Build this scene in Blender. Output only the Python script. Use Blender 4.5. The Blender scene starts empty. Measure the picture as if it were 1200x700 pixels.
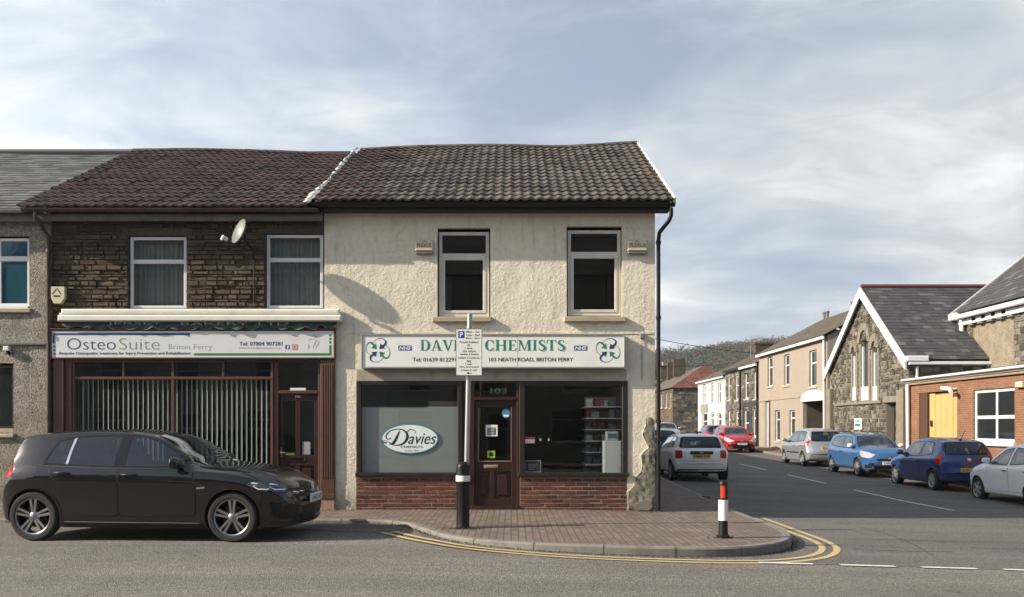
import bpy, math, random
from mathutils import Vector, Matrix, geometry
from mathutils.bvhtree import BVHTree

R = random.Random(11)
sc = bpy.context.scene
COL = sc.collection
PI = math.pi
EYE = 1.55
YF = 16.13            # the shop fronts' plane


def fx(px):           # photo column -> metres along the shop fronts
    return (px - 600) * YF / 1050


def fz(py):
    return EYE + (500 - py) * YF / 1050


def zg(x, y):         # road level
    return -0.026 * min(max(x + 1, 0), 14) + 0.016 * min(max(y - 22, 0), 130)


def zp(x, y):         # pavement level at the corner
    return 0.055 - 0.02 * min(max(x - 1.0, 0), 4) + 0.016 * min(max(y - 22, 0), 130)


# ------------------------------------------------------------------ objects
def tag(o, label=None, cat=None, group=None, kind=None):
    if label: o['label'] = label
    if cat: o['category'] = cat
    if group: o['group'] = group
    if kind: o['kind'] = kind
    return o


def thing(name, label, cat, loc=(0, 0, 0), rz=0, group=None):
    o = bpy.data.objects.new(name, None)
    o.empty_display_size = 0.2
    COL.objects.link(o)
    o.location = loc
    o.rotation_euler = (0, 0, rz)
    return tag(o, label, cat, group)


def root_of(o):
    while o.parent: o = o.parent
    return o


def link_mesh(name, me, parent=None):
    o = bpy.data.objects.new(name, me)
    COL.objects.link(o)
    if parent is not None: o.parent = parent
    return o


def copy_tree(o, parent=None):
    c = o.copy()
    COL.objects.link(c)
    c.parent = parent
    for ch in list(o.children):
        copy_tree(ch, c)
    return c


class Frame:
    """a wall plane: u runs right as seen from outside, z up, w outwards"""
    def __init__(s, o, u, n=None, up=None):
        s.o = Vector(o); s.u = Vector(u).normalized()
        s.k = Vector(up).normalized() if up else Vector((0, 0, 1))
        s.n = Vector(n).normalized() if n else s.u.cross(s.k)

    def P(s, u, z, w=0.0):
        return s.o + s.u * u + s.k * z + s.n * w


WORLD = Frame((0, 0, 0), (1, 0, 0))          # n = -Y: u=x, z=z, w=-y
FRONT = Frame((0, YF, 0), (1, 0, 0))


def ROW(X):                                  # wall facing -X, u = -y
    return Frame((X, 0, 0), (0, -1, 0))


def ru(px, X):                               # photo column -> u on plane X
    return -X * 1050 / (px - 600)


def rz(px, py, X):
    return EYE + (500 - py) * X / (px - 600)


class MB:
    def __init__(s):
        s.v = []; s.f = []; s.m = []; s.r = []

    def add(s, pts, faces, m=0, r=None):
        b = len(s.v)
        s.v += [tuple(p) for p in pts]
        r = R.random() if r is None else r
        for f in faces:
            s.f.append([b + i for i in f]); s.m.append(m); s.r.append(r)

    def face(s, pts, m=0, r=None):
        s.add(pts, [list(range(len(pts)))], m, r)

    def rect(s, F, u0, u1, z0, z1, w=0.0, m=0, r=None):
        s.face([F.P(u0, z0, w), F.P(u1, z0, w), F.P(u1, z1, w), F.P(u0, z1, w)], m, r)

    def box(s, F, u0, u1, z0, z1, w0, w1, m=0, r=None, ch=0.0):
        if u1 < u0: u0, u1 = u1, u0
        if z1 < z0: z0, z1 = z1, z0
        if w1 < w0: w0, w1 = w1, w0
        if ch <= 0:
            p = [F.P(u, z, w) for w in (w0, w1) for z in (z0, z1) for u in (u0, u1)]
            s.add(p, [(0, 2, 3, 1), (4, 5, 7, 6), (0, 1, 5, 4), (2, 6, 7, 3), (0, 4, 6, 2), (1, 3, 7, 5)], m, r)
            return
        c = min(ch, (u1 - u0) * .45, (z1 - z0) * .45, (w1 - w0) * .45)
        # back ring, front ring (inset at the face), with chamfer on front and side edges
        def ring(a, w):
            return [F.P(u0 + a, z0 + a, w), F.P(u1 - a, z0 + a, w), F.P(u1 - a, z1 - a, w), F.P(u0 + a, z1 - a, w)]
        p = ring(c, w0) + ring(0, w0 + c) + ring(0, w1 - c) + ring(c, w1)
        fs = [(3, 2, 1, 0), (12, 13, 14, 15)]
        for k in range(3):
            for i in range(4):
                j = (i + 1) % 4
                fs.append((k * 4 + i, k * 4 + j, k * 4 + 4 + j, k * 4 + 4 + i))
        s.add(p, fs, m, r)

    def tube(s, pts, rad, n=8, m=0, cap=True):
        pts = [Vector(p) for p in pts]
        rads = rad if isinstance(rad, (list, tuple)) else [rad] * len(pts)
        vs = []; fs = []
        up = None
        for i, p in enumerate(pts):
            t = (pts[min(i + 1, len(pts) - 1)] - pts[max(i - 1, 0)]).normalized()
            if up is None:
                up = Vector((0, 0, 1)) if abs(t.z) < .9 else Vector((1, 0, 0))
            a = t.cross(up).normalized(); b = a.cross(t).normalized(); up = b
            for k in range(n):
                q = 2 * PI * k / n
                vs.append(p + (a * math.cos(q) + b * math.sin(q)) * rads[i])
        for i in range(len(pts) - 1):
            for k in range(n):
                l = (k + 1) % n
                fs.append((i * n + k, i * n + l, i * n + n + l, i * n + n + k))
        if cap:
            fs.append(tuple(range(n - 1, -1, -1)))
            fs.append(tuple((len(pts) - 1) * n + k for k in range(n)))
        s.add(vs, fs, m)

    def lathe(s, prof, o=(0, 0, 0), axis='z', n=24, m=0, cap=True):
        """prof: (radius, height) pairs about an axis through o"""
        o = Vector(o); vs = []; fs = []
        for (r, h) in prof:
            for k in range(n):
                q = 2 * PI * k / n
                c, d = math.cos(q) * r, math.sin(q) * r
                vs.append(o + (Vector((c, d, h)) if axis == 'z' else Vector((c, h, d)) if axis == 'y' else Vector((h, c, d))))
        for i in range(len(prof) - 1):
            for k in range(n):
                l = (k + 1) % n
                fs.append((i * n + k, i * n + l, i * n + n + l, i * n + n + k))
        if cap and prof[0][0] > 1e-6: fs.append(tuple(range(n - 1, -1, -1)))
        if cap and prof[-1][0] > 1e-6: fs.append(tuple((len(prof) - 1) * n + k for k in range(n)))
        s.add(vs, fs, m)

    def prism(s, F, poly, w0, w1, m=0, r=None):
        n = len(poly)
        p = [F.P(u, z, w0) for u, z in poly] + [F.P(u, z, w1) for u, z in poly]
        fs = [tuple(range(n - 1, -1, -1)), tuple(range(n, 2 * n))]
        for i in range(n):
            j = (i + 1) % n
            fs.append((i, j, n + j, n + i))
        s.add(p, fs, m, r)

    def build(s, name, mats, parent=None, smooth=None, local=False, loc=None):
        me = bpy.data.meshes.new(name)
        off = Vector(loc) if loc is not None else Vector((0, 0, 0))
        if parent is not None and not local:
            off = root_of(parent).location.copy()
        vs = [(p[0] - off.x, p[1] - off.y, p[2] - off.z) for p in s.v]
        me.from_pydata(vs, [], s.f)
        if not isinstance(mats, (list, tuple)): mats = [mats]
        for m in mats:
            if m: me.materials.append(m)
        if len(mats) > 1: me.polygons.foreach_set('material_index', s.m)
        at = me.attributes.new('rnd', 'FLOAT', 'FACE')
        at.data.foreach_set('value', s.r)
        if smooth is not None:
            me.polygons.foreach_set('use_smooth', [True] * len(me.polygons))
            me.set_sharp_from_angle(angle=math.radians(smooth))
        me.update()
        o = link_mesh(name, me, parent)
        if parent is None and loc is not None: o.location = off
        return o


# ------------------------------------------------------------------ text
def text(name, body, F, u0, u1, z0, z1, w, mat, parent, bold=0.0, shear=0.0):
    """lettering filling the rectangle u0..u1, z0..z1 on the frame"""
    cu = bpy.data.curves.new('t', 'FONT')
    cu.body = body; cu.offset = bold; cu.shear = shear; cu.resolution_u = 4; cu.size = 1
    o = bpy.data.objects.new('t', cu); COL.objects.link(o)
    dg = bpy.context.evaluated_depsgraph_get(); dg.update()
    me = bpy.data.meshes.new_from_object(o.evaluated_get(dg))
    COL.objects.unlink(o); bpy.data.objects.remove(o); bpy.data.curves.remove(cu)
    xs = [v.co.x for v in me.vertices]; ys = [v.co.y for v in me.vertices]
    ax, bx, ay, by = min(xs), max(xs), min(ys), max(ys)
    off = root_of(parent).location
    for v in me.vertices:
        p = F.P(u0 + (v.co.x - ax) / (bx - ax) * (u1 - u0), z0 + (v.co.y - ay) / (by - ay) * (z1 - z0), w)
        v.co = p - off if F.local is False else p
    me.name = name; me.materials.clear(); me.materials.append(mat)
    o = link_mesh(name, me, parent)
    return o


Frame.local = False


# ------------------------------------------------------------------ walls
def holes_wall(mb, F, u0, u1, z0, z1, holes, reveal=.12, m=0, w=0.0, top=None, mr=None):
    us = sorted({u0, u1, *[h[0] for h in holes], *[h[1] for h in holes]})
    zs = sorted({z0, z1, *[h[2] for h in holes], *[h[3] for h in holes]})
    us = [u for u in us if u0 - 1e-6 <= u <= u1 + 1e-6]; zs = [z for z in zs if z0 - 1e-6 <= z <= z1 + 1e-6]
    for i in range(len(us) - 1):
        for j in range(len(zs) - 1):
            cu, cz = (us[i] + us[i + 1]) / 2, (zs[j] + zs[j + 1]) / 2
            if any(h[0] < cu < h[1] and h[2] < cz < h[3] for h in holes): continue
            mb.rect(F, us[i], us[i + 1], zs[j], zs[j + 1], w, m)
    mr = m if mr is None else mr
    for a, b, c, d in [h[:4] for h in holes]:
        for (p, q) in (((a, c), (b, c)), ((b, c), (b, d)), ((b, d), (a, d)), ((a, d), (a, c))):
            mb.face([F.P(p[0], p[1], w), F.P(q[0], q[1], w), F.P(q[0], q[1], w - reveal), F.P(p[0], p[1], w - reveal)], mr)


def rubble(mb, F, u0, u1, z0, z1, holes=(), rows=(.07, .15), lens=(.14, .42), dep=(.004, .035), gap=.012, m=0, bound=None, rng=R, regular=None, jit=1.0):
    z = z0; k = 0
    while z < z1 - .02:
        h = rng.uniform(*rows) if regular is None else regular[1]
        if z + h > z1 - .03: h = z1 - z
        hz = [hh for hh in holes if min(z + h, hh[3]) - max(z, hh[2]) > .25 * h]
        u = u0 - (0 if regular is None else (k % 2) * regular[0] / 2)
        k += 1
        while u < u1 - .02:
            l = rng.uniform(*lens) if regular is None else regular[0]
            a, b = max(u, u0), min(u + l, u1)
            u += l
            if bound:
                zc = z + h / 2
                lo, hi = bound(zc)
                a, b = max(a, lo), min(b, hi)
            segs = [(a, b)]
            for hh in hz:
                ns = []
                for (p, q) in segs:
                    if hh[1] <= p or hh[0] >= q: ns.append((p, q)); continue
                    if hh[0] > p: ns.append((p, hh[0]))
                    if hh[1] < q: ns.append((hh[1], q))
                segs = ns
            for (p, q) in segs:
                if q - p < .03: continue
                g = gap / 2
                d = rng.uniform(*dep)
                j = lambda s: rng.uniform(-s, s) * jit
                c = .008
                A, B, Cc, D = p + g, q - g, z + g, z + h - g
                if B - A < .02 or D - Cc < .02: continue
                o1 = [(A + j(.004), Cc + j(.004)), (B + j(.004), Cc + j(.004)), (B + j(.004), D + j(.004)), (A + j(.004), D + j(.004))]
                cx, cz = (A + B) / 2, (Cc + D) / 2
                pts = [F.P(x, y, -.012) for x, y in o1]
                ins = [(x + (c if x < cx else -c), y + (c if y < cz else -c)) for x, y in o1]
                pts += [F.P(x, y, d + j(.007)) for x, y in ins]
                fs = [(4, 5, 6, 7)] + [(i, (i + 1) % 4, 4 + (i + 1) % 4, 4 + i) for i in range(4)]
                mb.add(pts, fs, m)
        z += h


def roof_tiles(mb, F, W, S, pitch=.165, per=2, expo=.34, hgt=.028, lift=.032, m=0, sag=None, rng=R, jit=1.0, steps=6):
    """F.u along the eaves, F.k up the slope, F.n the outward normal"""
    tw = pitch * per
    ncol = int(math.ceil(W / tw)); nrow = int(math.ceil(S / expo))
    for i in range(nrow):
        s0 = i * expo
        for j in range(ncol):
            ua = j * tw; ub = min(ua + tw, W)
            if ub - ua < .02: continue
            n = max(2, int(round((ub - ua) / pitch * steps)))
            js, jl, jr = rng.uniform(-.010, .010) * jit, rng.uniform(-.006, .008) * jit, rng.uniform(-.006, .006) * jit
            s1 = min(s0 + expo + .03, S)
            a = []; b = []; c = []
            for k in range(n + 1):
                u = ua + (ub - ua) * k / n
                t = (u / pitch) % 1.0
                h = hgt * (0.5 + 0.5 * math.cos(2 * PI * t)) ** 1.2 if hgt else 0
                sg = sag(u, s0) if sag else 0
                sg1 = sag(u, s1) if sag else 0
                tilt = jr * (k / n - .5) * 2
                a.append(F.P(u, s0 + js - .002, h + lift - .034 + sg))
                b.append(F.P(u, s0 + js, h + lift + jl + tilt + sg))
                c.append(F.P(u, s1, h + .004 + sg1))
            pts = a + b + c
            q = n + 1
            fs = []
            for k in range(n):
                fs.append((k, k + 1, q + k + 1, q + k))
                fs.append((q + k, q + k + 1, 2 * q + k + 1, 2 * q + k))
            mb.add(pts, fs, m)


def slates(mb, F, W, S, w=.3, expo=.22, m=0, rng=R, sag=None, jit=1.0, clip=None):
    nrow = int(math.ceil(S / expo))
    for i in range(nrow):
        s0 = i * expo; s1 = min(s0 + expo + .02, S)
        u = -(i % 2) * w / 2
        while u < W:
            a, b = max(u, 0), min(u + w, W)
            u += w
            if clip:
                lo, hi = clip(s0); a, b = max(a, lo), min(b, hi)
            if b - a < .02: continue
            l = .010 + rng.uniform(-.003, .007) * jit; js = rng.uniform(-.006, .006) * jit
            g = .003
            f = (lambda x, y: sag(x, y)) if sag else (lambda x, y: 0)
            p = [F.P(a + g, s0 + js, f(a, s0) - .004), F.P(b - g, s0 + js, f(b, s0) - .004),
                 F.P(a + g, s0 + js, f(a, s0) + l + rng.uniform(0, .003)), F.P(b - g, s0 + js, f(b, s0) + l + rng.uniform(0, .003)),
                 F.P(a + g, s1, f(a, s1) + .001), F.P(b - g, s1, f(b, s1) + .001)]
            mb.add(p, [(0, 1, 3, 2), (2, 3, 5, 4)], m)
        # side edges are hidden by the neighbours


def round_poly(pts, rad, n=4):
    out = []
    k = len(pts)
    for i in range(k):
        p = Vector(pts[i]); a = Vector(pts[i - 1]); b = Vector(pts[(i + 1) % k])
        da, db = (a - p), (b - p)
        r = min(rad, da.length * .45, db.length * .45)
        A = p + da.normalized() * r; B = p + db.normalized() * r
        for t in range(n + 1):
            q = t / n
            out.append(tuple(A * (1 - q) ** 2 + p * 2 * q * (1 - q) + B * q * q))
    return out


def catmull(pts, n=8, closed=False):
    out = []
    P = [Vector(p) for p in pts]
    for i in range(len(P) - 1):
        p0, p1, p2, p3 = P[max(i - 1, 0)], P[i], P[i + 1], P[min(i + 2, len(P) - 1)]
        for k in range(n):
            t = k / n
            out.append(.5 * ((2 * p1) + (-p0 + p2) * t + (2 * p0 - 5 * p1 + 4 * p2 - p3) * t * t + (-p0 + 3 * p1 - 3 * p2 + p3) * t ** 3))
    out.append(P[-1])
    return out


def in_poly(pts, x, y):
    c = False
    j = len(pts) - 1
    for i in range(len(pts)):
        a, b = pts[i], pts[j]
        if (a[1] > y) != (b[1] > y) and x < (b[0] - a[0]) * (y - a[1]) / (b[1] - a[1]) + a[0]: c = not c
        j = i
    return c


def fill_poly(poly, step, holes=()):
    """triangulated polygon with interior points"""
    pts = []
    k = len(poly)
    for i in range(k):
        a = Vector(poly[i]); b = Vector(poly[(i + 1) % k])
        n = max(1, int((b - a).length / step))
        for t in range(n): pts.append(a.lerp(b, t / n))
    nb = len(pts)
    xs = [p.x for p in pts]; ys = [p.y for p in pts]

    def inside(x, y):
        c = False
        j = nb - 1
        for i in range(nb):
            a, b = pts[i], pts[j]
            if (a.y > y) != (b.y > y) and x < (b.x - a.x) * (y - a.y) / (b.y - a.y) + a.x: c = not c
            j = i
        return c
    grid = []
    y = min(ys) + step / 2
    while y < max(ys):
        x = min(xs) + step / 2
        while x < max(xs):
            if inside(x, y):
                if min((p.x - x) ** 2 + (p.y - y) ** 2 for p in pts[:nb]) > (step * .35) ** 2:
                    grid.append(Vector((x, y)))
            x += step
        y += step
    edges = [(i, (i + 1) % nb) for i in range(nb)]
    allp = list(pts)
    for h in holes:
        grid = [g for g in grid if not in_poly(h, g.x, g.y)]
        b0 = len(allp); m = 0
        for i in range(len(h)):
            a = Vector(h[i]); b = Vector(h[(i + 1) % len(h)])
            n = max(1, int((b - a).length / step))
            for t in range(n): allp.append(a.lerp(b, t / n)); m += 1
        edges += [(b0 + i, b0 + (i + 1) % m) for i in range(m)]
    V, E, Fc, *_ = geometry.delaunay_2d_cdt(allp + grid, edges, [], 1, 1e-5)
    if holes:
        Fc = [f for f in Fc if not any(in_poly(h, sum(V[i].x for i in f) / len(f), sum(V[i].y for i in f) / len(f)) for h in holes)]
    return V, Fc


def ground_patch(name, poly, step, zf, mat, kind='structure'):
    V, Fc = fill_poly(poly, step)
    mb = MB()
    pts = [(v.x, v.y, zf(v.x, v.y)) for v in V]
    mb.add(pts, [list(f) for f in Fc])
    o = mb.build(name, mat, smooth=180)
    # all faces up
    me = o.data
    if sum(p.normal.z for p in me.polygons) < 0: me.flip_normals()
    o['kind'] = kind
    return o


def strip(poly, half):
    """left and right offsets of a 2D polyline"""
    L, Q = [], []
    n = len(poly)
    for i in range(n):
        a = Vector(poly[max(i - 1, 0)][:2]); b = Vector(poly[min(i + 1, n - 1)][:2])
        t = (b - a).normalized(); nn = Vector((-t.y, t.x))
        p = Vector(poly[i][:2])
        L.append(p + nn * half); Q.append(p - nn * half)
    return L, Q


def offset_line(poly, d):
    return strip(poly, d)[0]


def pchip(pts):
    xs = [p[0] for p in pts]; ys = [p[1] for p in pts]; n = len(xs)
    h = [xs[i + 1] - xs[i] for i in range(n - 1)]; dl = [(ys[i + 1] - ys[i]) / h[i] for i in range(n - 1)]
    d = [0] * n; d[0], d[-1] = dl[0], dl[-1]
    for i in range(1, n - 1):
        if dl[i - 1] * dl[i] <= 0: d[i] = 0
        else:
            w1, w2 = 2 * h[i] + h[i - 1], h[i] + 2 * h[i - 1]
            d[i] = (w1 + w2) / (w1 / dl[i - 1] + w2 / dl[i])

    def f(x):
        if x <= xs[0]: return ys[0]
        if x >= xs[-1]: return ys[-1]
        lo, hi = 0, n - 1
        while hi - lo > 1:
            m_ = (lo + hi) // 2
            if xs[m_] <= x: lo = m_
            else: hi = m_
        t = (x - xs[lo]) / h[lo]
        return (ys[lo] * (1 + 2 * t) * (1 - t) ** 2 + h[lo] * d[lo] * t * (1 - t) ** 2 + ys[hi] * t * t * (3 - 2 * t) + h[lo] * d[hi] * t * t * (t - 1))
    return f
# ------------------------------------------------------------------ materials
class N:
    def __init__(s, mat):
        s.m = mat; s.t = mat.node_tree; s.t.nodes.clear()
        s.out = s.t.nodes.new('ShaderNodeOutputMaterial' if isinstance(mat, bpy.types.Material) else 'ShaderNodeOutputWorld')
        s.tc = s.t.nodes.new('ShaderNodeTexCoord')
        s.obj = s.tc.outputs['Object']

    def set(s, sock, v):
        if isinstance(v, bpy.types.NodeSocket): s.t.links.new(v, sock)
        elif v is not None: sock.default_value = v

    def node(s, ty, ins=None, **kw):
        n = s.t.nodes.new(ty)
        for k, v in kw.items(): setattr(n, k, v)
        for k, v in (ins or {}).items(): s.set(n.inputs[k], v)
        return n

    def noise(s, scale, detail=5, rough=.6, vec=None, dist=0):
        return s.node('ShaderNodeTexNoise', {'Vector': vec or s.obj, 'Scale': scale, 'Detail': detail, 'Roughness': rough, 'Distortion': dist}).outputs['Fac']

    def voro(s, scale, feature='F1', vec=None, out='Distance', rnd=1.0):
        n = s.node('ShaderNodeTexVoronoi', {'Vector': vec or s.obj, 'Scale': scale, 'Randomness': rnd}, feature=feature)
        return n.outputs[out]

    def map(s, scale=(1, 1, 1), loc=(0, 0, 0), rot=(0, 0, 0), vec=None):
        return s.node('ShaderNodeMapping', {'Vector': vec or s.obj, 'Location': loc, 'Rotation': rot, 'Scale': scale}).outputs[0]

    def ramp(s, fac, stops, interp='LINEAR'):
        n = s.node('ShaderNodeValToRGB', {'Fac': fac}); cr = n.color_ramp; cr.interpolation = interp
        while len(cr.elements) < len(stops): cr.elements.new(.5)
        for e, (p, c) in zip(cr.elements, stops):
            e.position = p
            e.color = (c, c, c, 1) if isinstance(c, (int, float)) else (*c, 1)
        return n.outputs['Color']

    def mix(s, fac, a, b, mode='MIX'):
        n = s.node('ShaderNodeMix', data_type='RGBA', blend_type=mode)
        n.clamp_factor = True
        s.set(n.inputs[0], fac)
        for sock, v in ((n.inputs[6], a), (n.inputs[7], b)):
            if isinstance(v, (tuple, list)): v = (*v[:3], 1)
            elif isinstance(v, (int, float)): v = (v, v, v, 1)
            s.set(sock, v)
        return n.outputs[2]

    def math(s, op, a, b=None, c=None):
        n = s.node('ShaderNodeMath', operation=op)
        s.set(n.inputs[0], a)
        if b is not None: s.set(n.inputs[1], b)
        if c is not None: s.set(n.inputs[2], c)
        return n.outputs[0]

    def attr(s, name='rnd'):
        return s.node('ShaderNodeAttribute', attribute_name=name).outputs['Fac']

    def objrnd(s):
        return s.node('ShaderNodeObjectInfo').outputs['Random']

    def bump(s, h, strength=.5, dist=.01, prev=None):
        n = s.node('ShaderNodeBump', {'Height': h, 'Strength': strength, 'Distance': dist})
        if prev is not None: s.set(n.inputs['Normal'], prev)
        return n.outputs[0]

    def bsdf(s, base, rough=.6, metal=0.0, normal=None, **kw):
        b = s.node('ShaderNodeBsdfPrincipled')
        if isinstance(base, (tuple, list)): base = (*base[:3], 1)
        s.set(b.inputs['Base Color'], base); s.set(b.inputs['Roughness'], rough); s.set(b.inputs['Metallic'], metal)
        if normal is not None: s.set(b.inputs['Normal'], normal)
        for k, v in kw.items(): s.set(b.inputs[k.replace('_', ' ')], v)
        s.t.links.new(b.outputs[0], s.out.inputs[0])
        return b


def newmat(name):
    m = bpy.data.materials.new(name); m.use_nodes = True
    return m, N(m)


def sc3(c, k): return tuple(min(1, x * k) for x in c)


def basic(name, color, rough=.6, metal=0.0, var=.18, scale=4, bump=.15, bscale=60, coat=0.0, dirt=0.0, spec=.5):
    m, n = newmat(name)
    f = n.noise(scale, 6)
    c = n.mix(f, sc3(color, 1 - var), sc3(color, 1 + var))
    if dirt:
        d = n.ramp(n.noise(scale * .6, 8, .7), [(.5, 0), (.75, 1)])
        c = n.mix(n.math('MULTIPLY', d, dirt), c, sc3(color, .35))
    nm = n.bump(n.noise(bscale, 3), bump, .004) if bump else None
    n.bsdf(c, rough, metal, nm, Coat_Weight=coat, Coat_Roughness=.04, Specular_IOR_Level=spec)
    return m


def rough_render(name, color, stain, scale=1.0, bump=1.0, dirty=.5):
    """hand-trowelled painted render with worn, dirty places"""
    m, n = newmat(name)
    big = n.noise(1.1, 6, .6); mid = n.noise(9, 6, .65); fine = n.noise(70, 4, .7)
    c = n.mix(n.ramp(big, [(.3, 0), (.75, 1)]), color, sc3(color, .86))
    c = n.mix(n.ramp(mid, [(.45, 0), (.8, .5)]), c, stain)
    st = n.noise(3.2, 8, .7, n.map((2.2, 2.2, .35)))
    c = n.mix(n.math('MULTIPLY', n.ramp(st, [(.55, 0), (.75, 1)]), dirty), c, sc3(stain, .75))
    sep = n.node('ShaderNodeSeparateXYZ', {'Vector': n.obj}).outputs['Z']
    low = n.ramp(n.math('ADD', sep, n.math('MULTIPLY', n.math('SUBTRACT', mid, .5), 1.1)), [(.05, 1), (.55, 0)])
    c = n.mix(n.math('MULTIPLY', low, .65), c, (.16, .145, .11))
    trow = n.noise(18, 5, .55, n.map((1, 1, 1.5)), .9)
    ridg = n.voro(14, 'SMOOTH_F1', n.map((1.2, 1.2, .8)))
    h = n.math('ADD', n.math('MULTIPLY', trow, 1.0), n.math('ADD', n.math('MULTIPLY', fine, .22), n.math('MULTIPLY', ridg, .35)))
    # some places were floated smooth, others left rough
    h = n.math('MULTIPLY', h, n.ramp(n.noise(1.9, 5, .6, n.map(loc=(3, 1, 7))), [(.34, .30), (.62, 1.0)]))
    wob = n.node('ShaderNodeVectorMath', {0: n.obj, 1: n.node('ShaderNodeVectorMath', {0: n.node('ShaderNodeTexNoise', {'Vector': n.obj, 'Scale': 2.2, 'Detail': 7}).outputs['Color'], 'Scale': .5}, operation='SCALE').outputs[0]}, operation='ADD').outputs[0]
    crk = n.ramp(n.voro(.62, 'DISTANCE_TO_EDGE', wob), [(0, 1), (.006, 0)])
    crk = n.math('MULTIPLY', crk, n.ramp(n.noise(.8, 2, .5, n.map(loc=(9, 4, 2))), [(.50, 0), (.56, 1)]))
    c = n.mix(n.math('MULTIPLY', crk, .28), c, sc3(stain, .5))
    nm = n.bump(h, .72 * bump, .028)
    n.bsdf(c, .9, 0, nm, Specular_IOR_Level=.25)
    return m


def pebbledash(name, ca, cb, scale=55):
    m, n = newmat(name)
    v = n.node('ShaderNodeTexVoronoi', {'Vector': n.obj, 'Scale': scale})
    vc = n.node('ShaderNodeSeparateColor', {'Color': v.outputs['Color']}).outputs[0]
    c = n.mix(n.ramp(vc, [(.1, 0), (.85, 1)]), ca, cb)
    c = n.mix(n.ramp(n.noise(2.2, 7, .65), [(.4, 0), (.75, .75)]), c, sc3(ca, .6))
    h = n.math('SUBTRACT', 1.0, v.outputs['Distance'])
    nm = n.bump(h, .9, .012)
    n.bsdf(c, .92, 0, nm, Specular_IOR_Level=.2)
    return m


def stone(name, stops, rough=.9, bump=.8, bs=26, stain=.4):
    """stones coloured one by one (attribute rnd on each stone)"""
    m, n = newmat(name)
    c = n.ramp(n.attr(), stops)
    f = n.noise(11, 7, .7)
    c = n.mix(n.math('MULTIPLY', n.ramp(f, [(.35, 0), (.8, 1)]), .55), c, sc3(stops[0][1], .8), 'MIX')
    c = n.mix(n.math('MULTIPLY', n.ramp(n.noise(.9, 5, .6), [(.45, 0), (.7, 1)]), stain), c, (.035, .032, .028))
    nm = n.bump(n.math('ADD', n.noise(bs, 8, .75), n.math('MULTIPLY', n.noise(bs * 4, 3), .3)), bump, .016)
    n.bsdf(c, rough, 0, nm, Specular_IOR_Level=.2)
    return m


def tile_mat(name, stops, lichen=(.32, .31, .27), amt=.25, moss=.2):
    m, n = newmat(name)
    c = n.ramp(n.attr(), stops)
    f = n.noise(24, 7, .75)
    c = n.mix(n.math('MULTIPLY', n.ramp(f, [(.54, 0), (.68, 1)]), amt), c, lichen)
    f2 = n.noise(2.6, 6, .7)
    c = n.mix(n.math('MULTIPLY', n.ramp(f2, [(.5, 0), (.72, 1)]), moss), c, (.045, .05, .025))
    nm = n.bump(n.noise(90, 5, .7), .4, .005)
    n.bsdf(c, .82, 0, nm, Specular_IOR_Level=.3)
    return m


def asphalt(name, base, lights=.5, bump=.8, warm=1.0):
    m, n = newmat(name)
    a = n.node('ShaderNodeTexVoronoi', {'Vector': n.obj, 'Scale': 95})
    ac = n.node('ShaderNodeSeparateColor', {'Color': a.outputs['Color']}).outputs[0]
    c = n.mix(n.ramp(ac, [(.05, 0), (.95, 1)]), sc3(base, .55), sc3(base, 1.55))
    c = n.mix(n.math('MULTIPLY', n.ramp(ac, [(.9, 0), (.95, 1)]), lights), c, (.42, .40, .36))
    c = n.mix(n.ramp(n.noise(.55, 7, .65), [(.3, 0), (.75, 1)]), c, n.mix(1.0, c, (.74, .73, .73), 'MULTIPLY'))
    # worn bands along the traffic and oily blots
    band = n.noise(1.3, 4, .6, n.map((.06, 1.0, 1)))
    c = n.mix(n.math('MULTIPLY', n.ramp(band, [(.4, 0), (.62, 1)]), .85), c, n.mix(1.0, c, (1.36, 1.31, 1.24), 'MULTIPLY'))
    blot = n.noise(2.1, 5, .6)
    c = n.mix(n.math('MULTIPLY', n.ramp(blot, [(.62, 0), (.74, 1)]), .5), c, sc3(base, .5))
    # hairline cracks
    cr = n.node('ShaderNodeTexVoronoi', {'Vector': n.node('ShaderNodeVectorMath', {0: n.obj, 1: n.node('ShaderNodeTexNoise', {'Vector': n.obj, 'Scale': 1.5, 'Detail': 6}).outputs['Color']}, operation='ADD').outputs[0], 'Scale': .42}, feature='DISTANCE_TO_EDGE')
    line = n.ramp(cr.outputs['Distance'], [(.0, 1), (.006, 0)])
    line = n.math('MULTIPLY', line, n.ramp(n.noise(.35, 3), [(.52, 0), (.6, 1)]))
    c = n.mix(n.math('MULTIPLY', line, .7), c, sc3(base, .25))
    h = n.math('ADD', n.math('SUBTRACT', 1, a.outputs['Distance']), n.math('MULTIPLY', n.noise(30, 4), .6))
    nm = n.bump(h, bump, .009)
    n.bsdf(c, .86, 0, nm, Specular_IOR_Level=.35)
    return m


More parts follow.
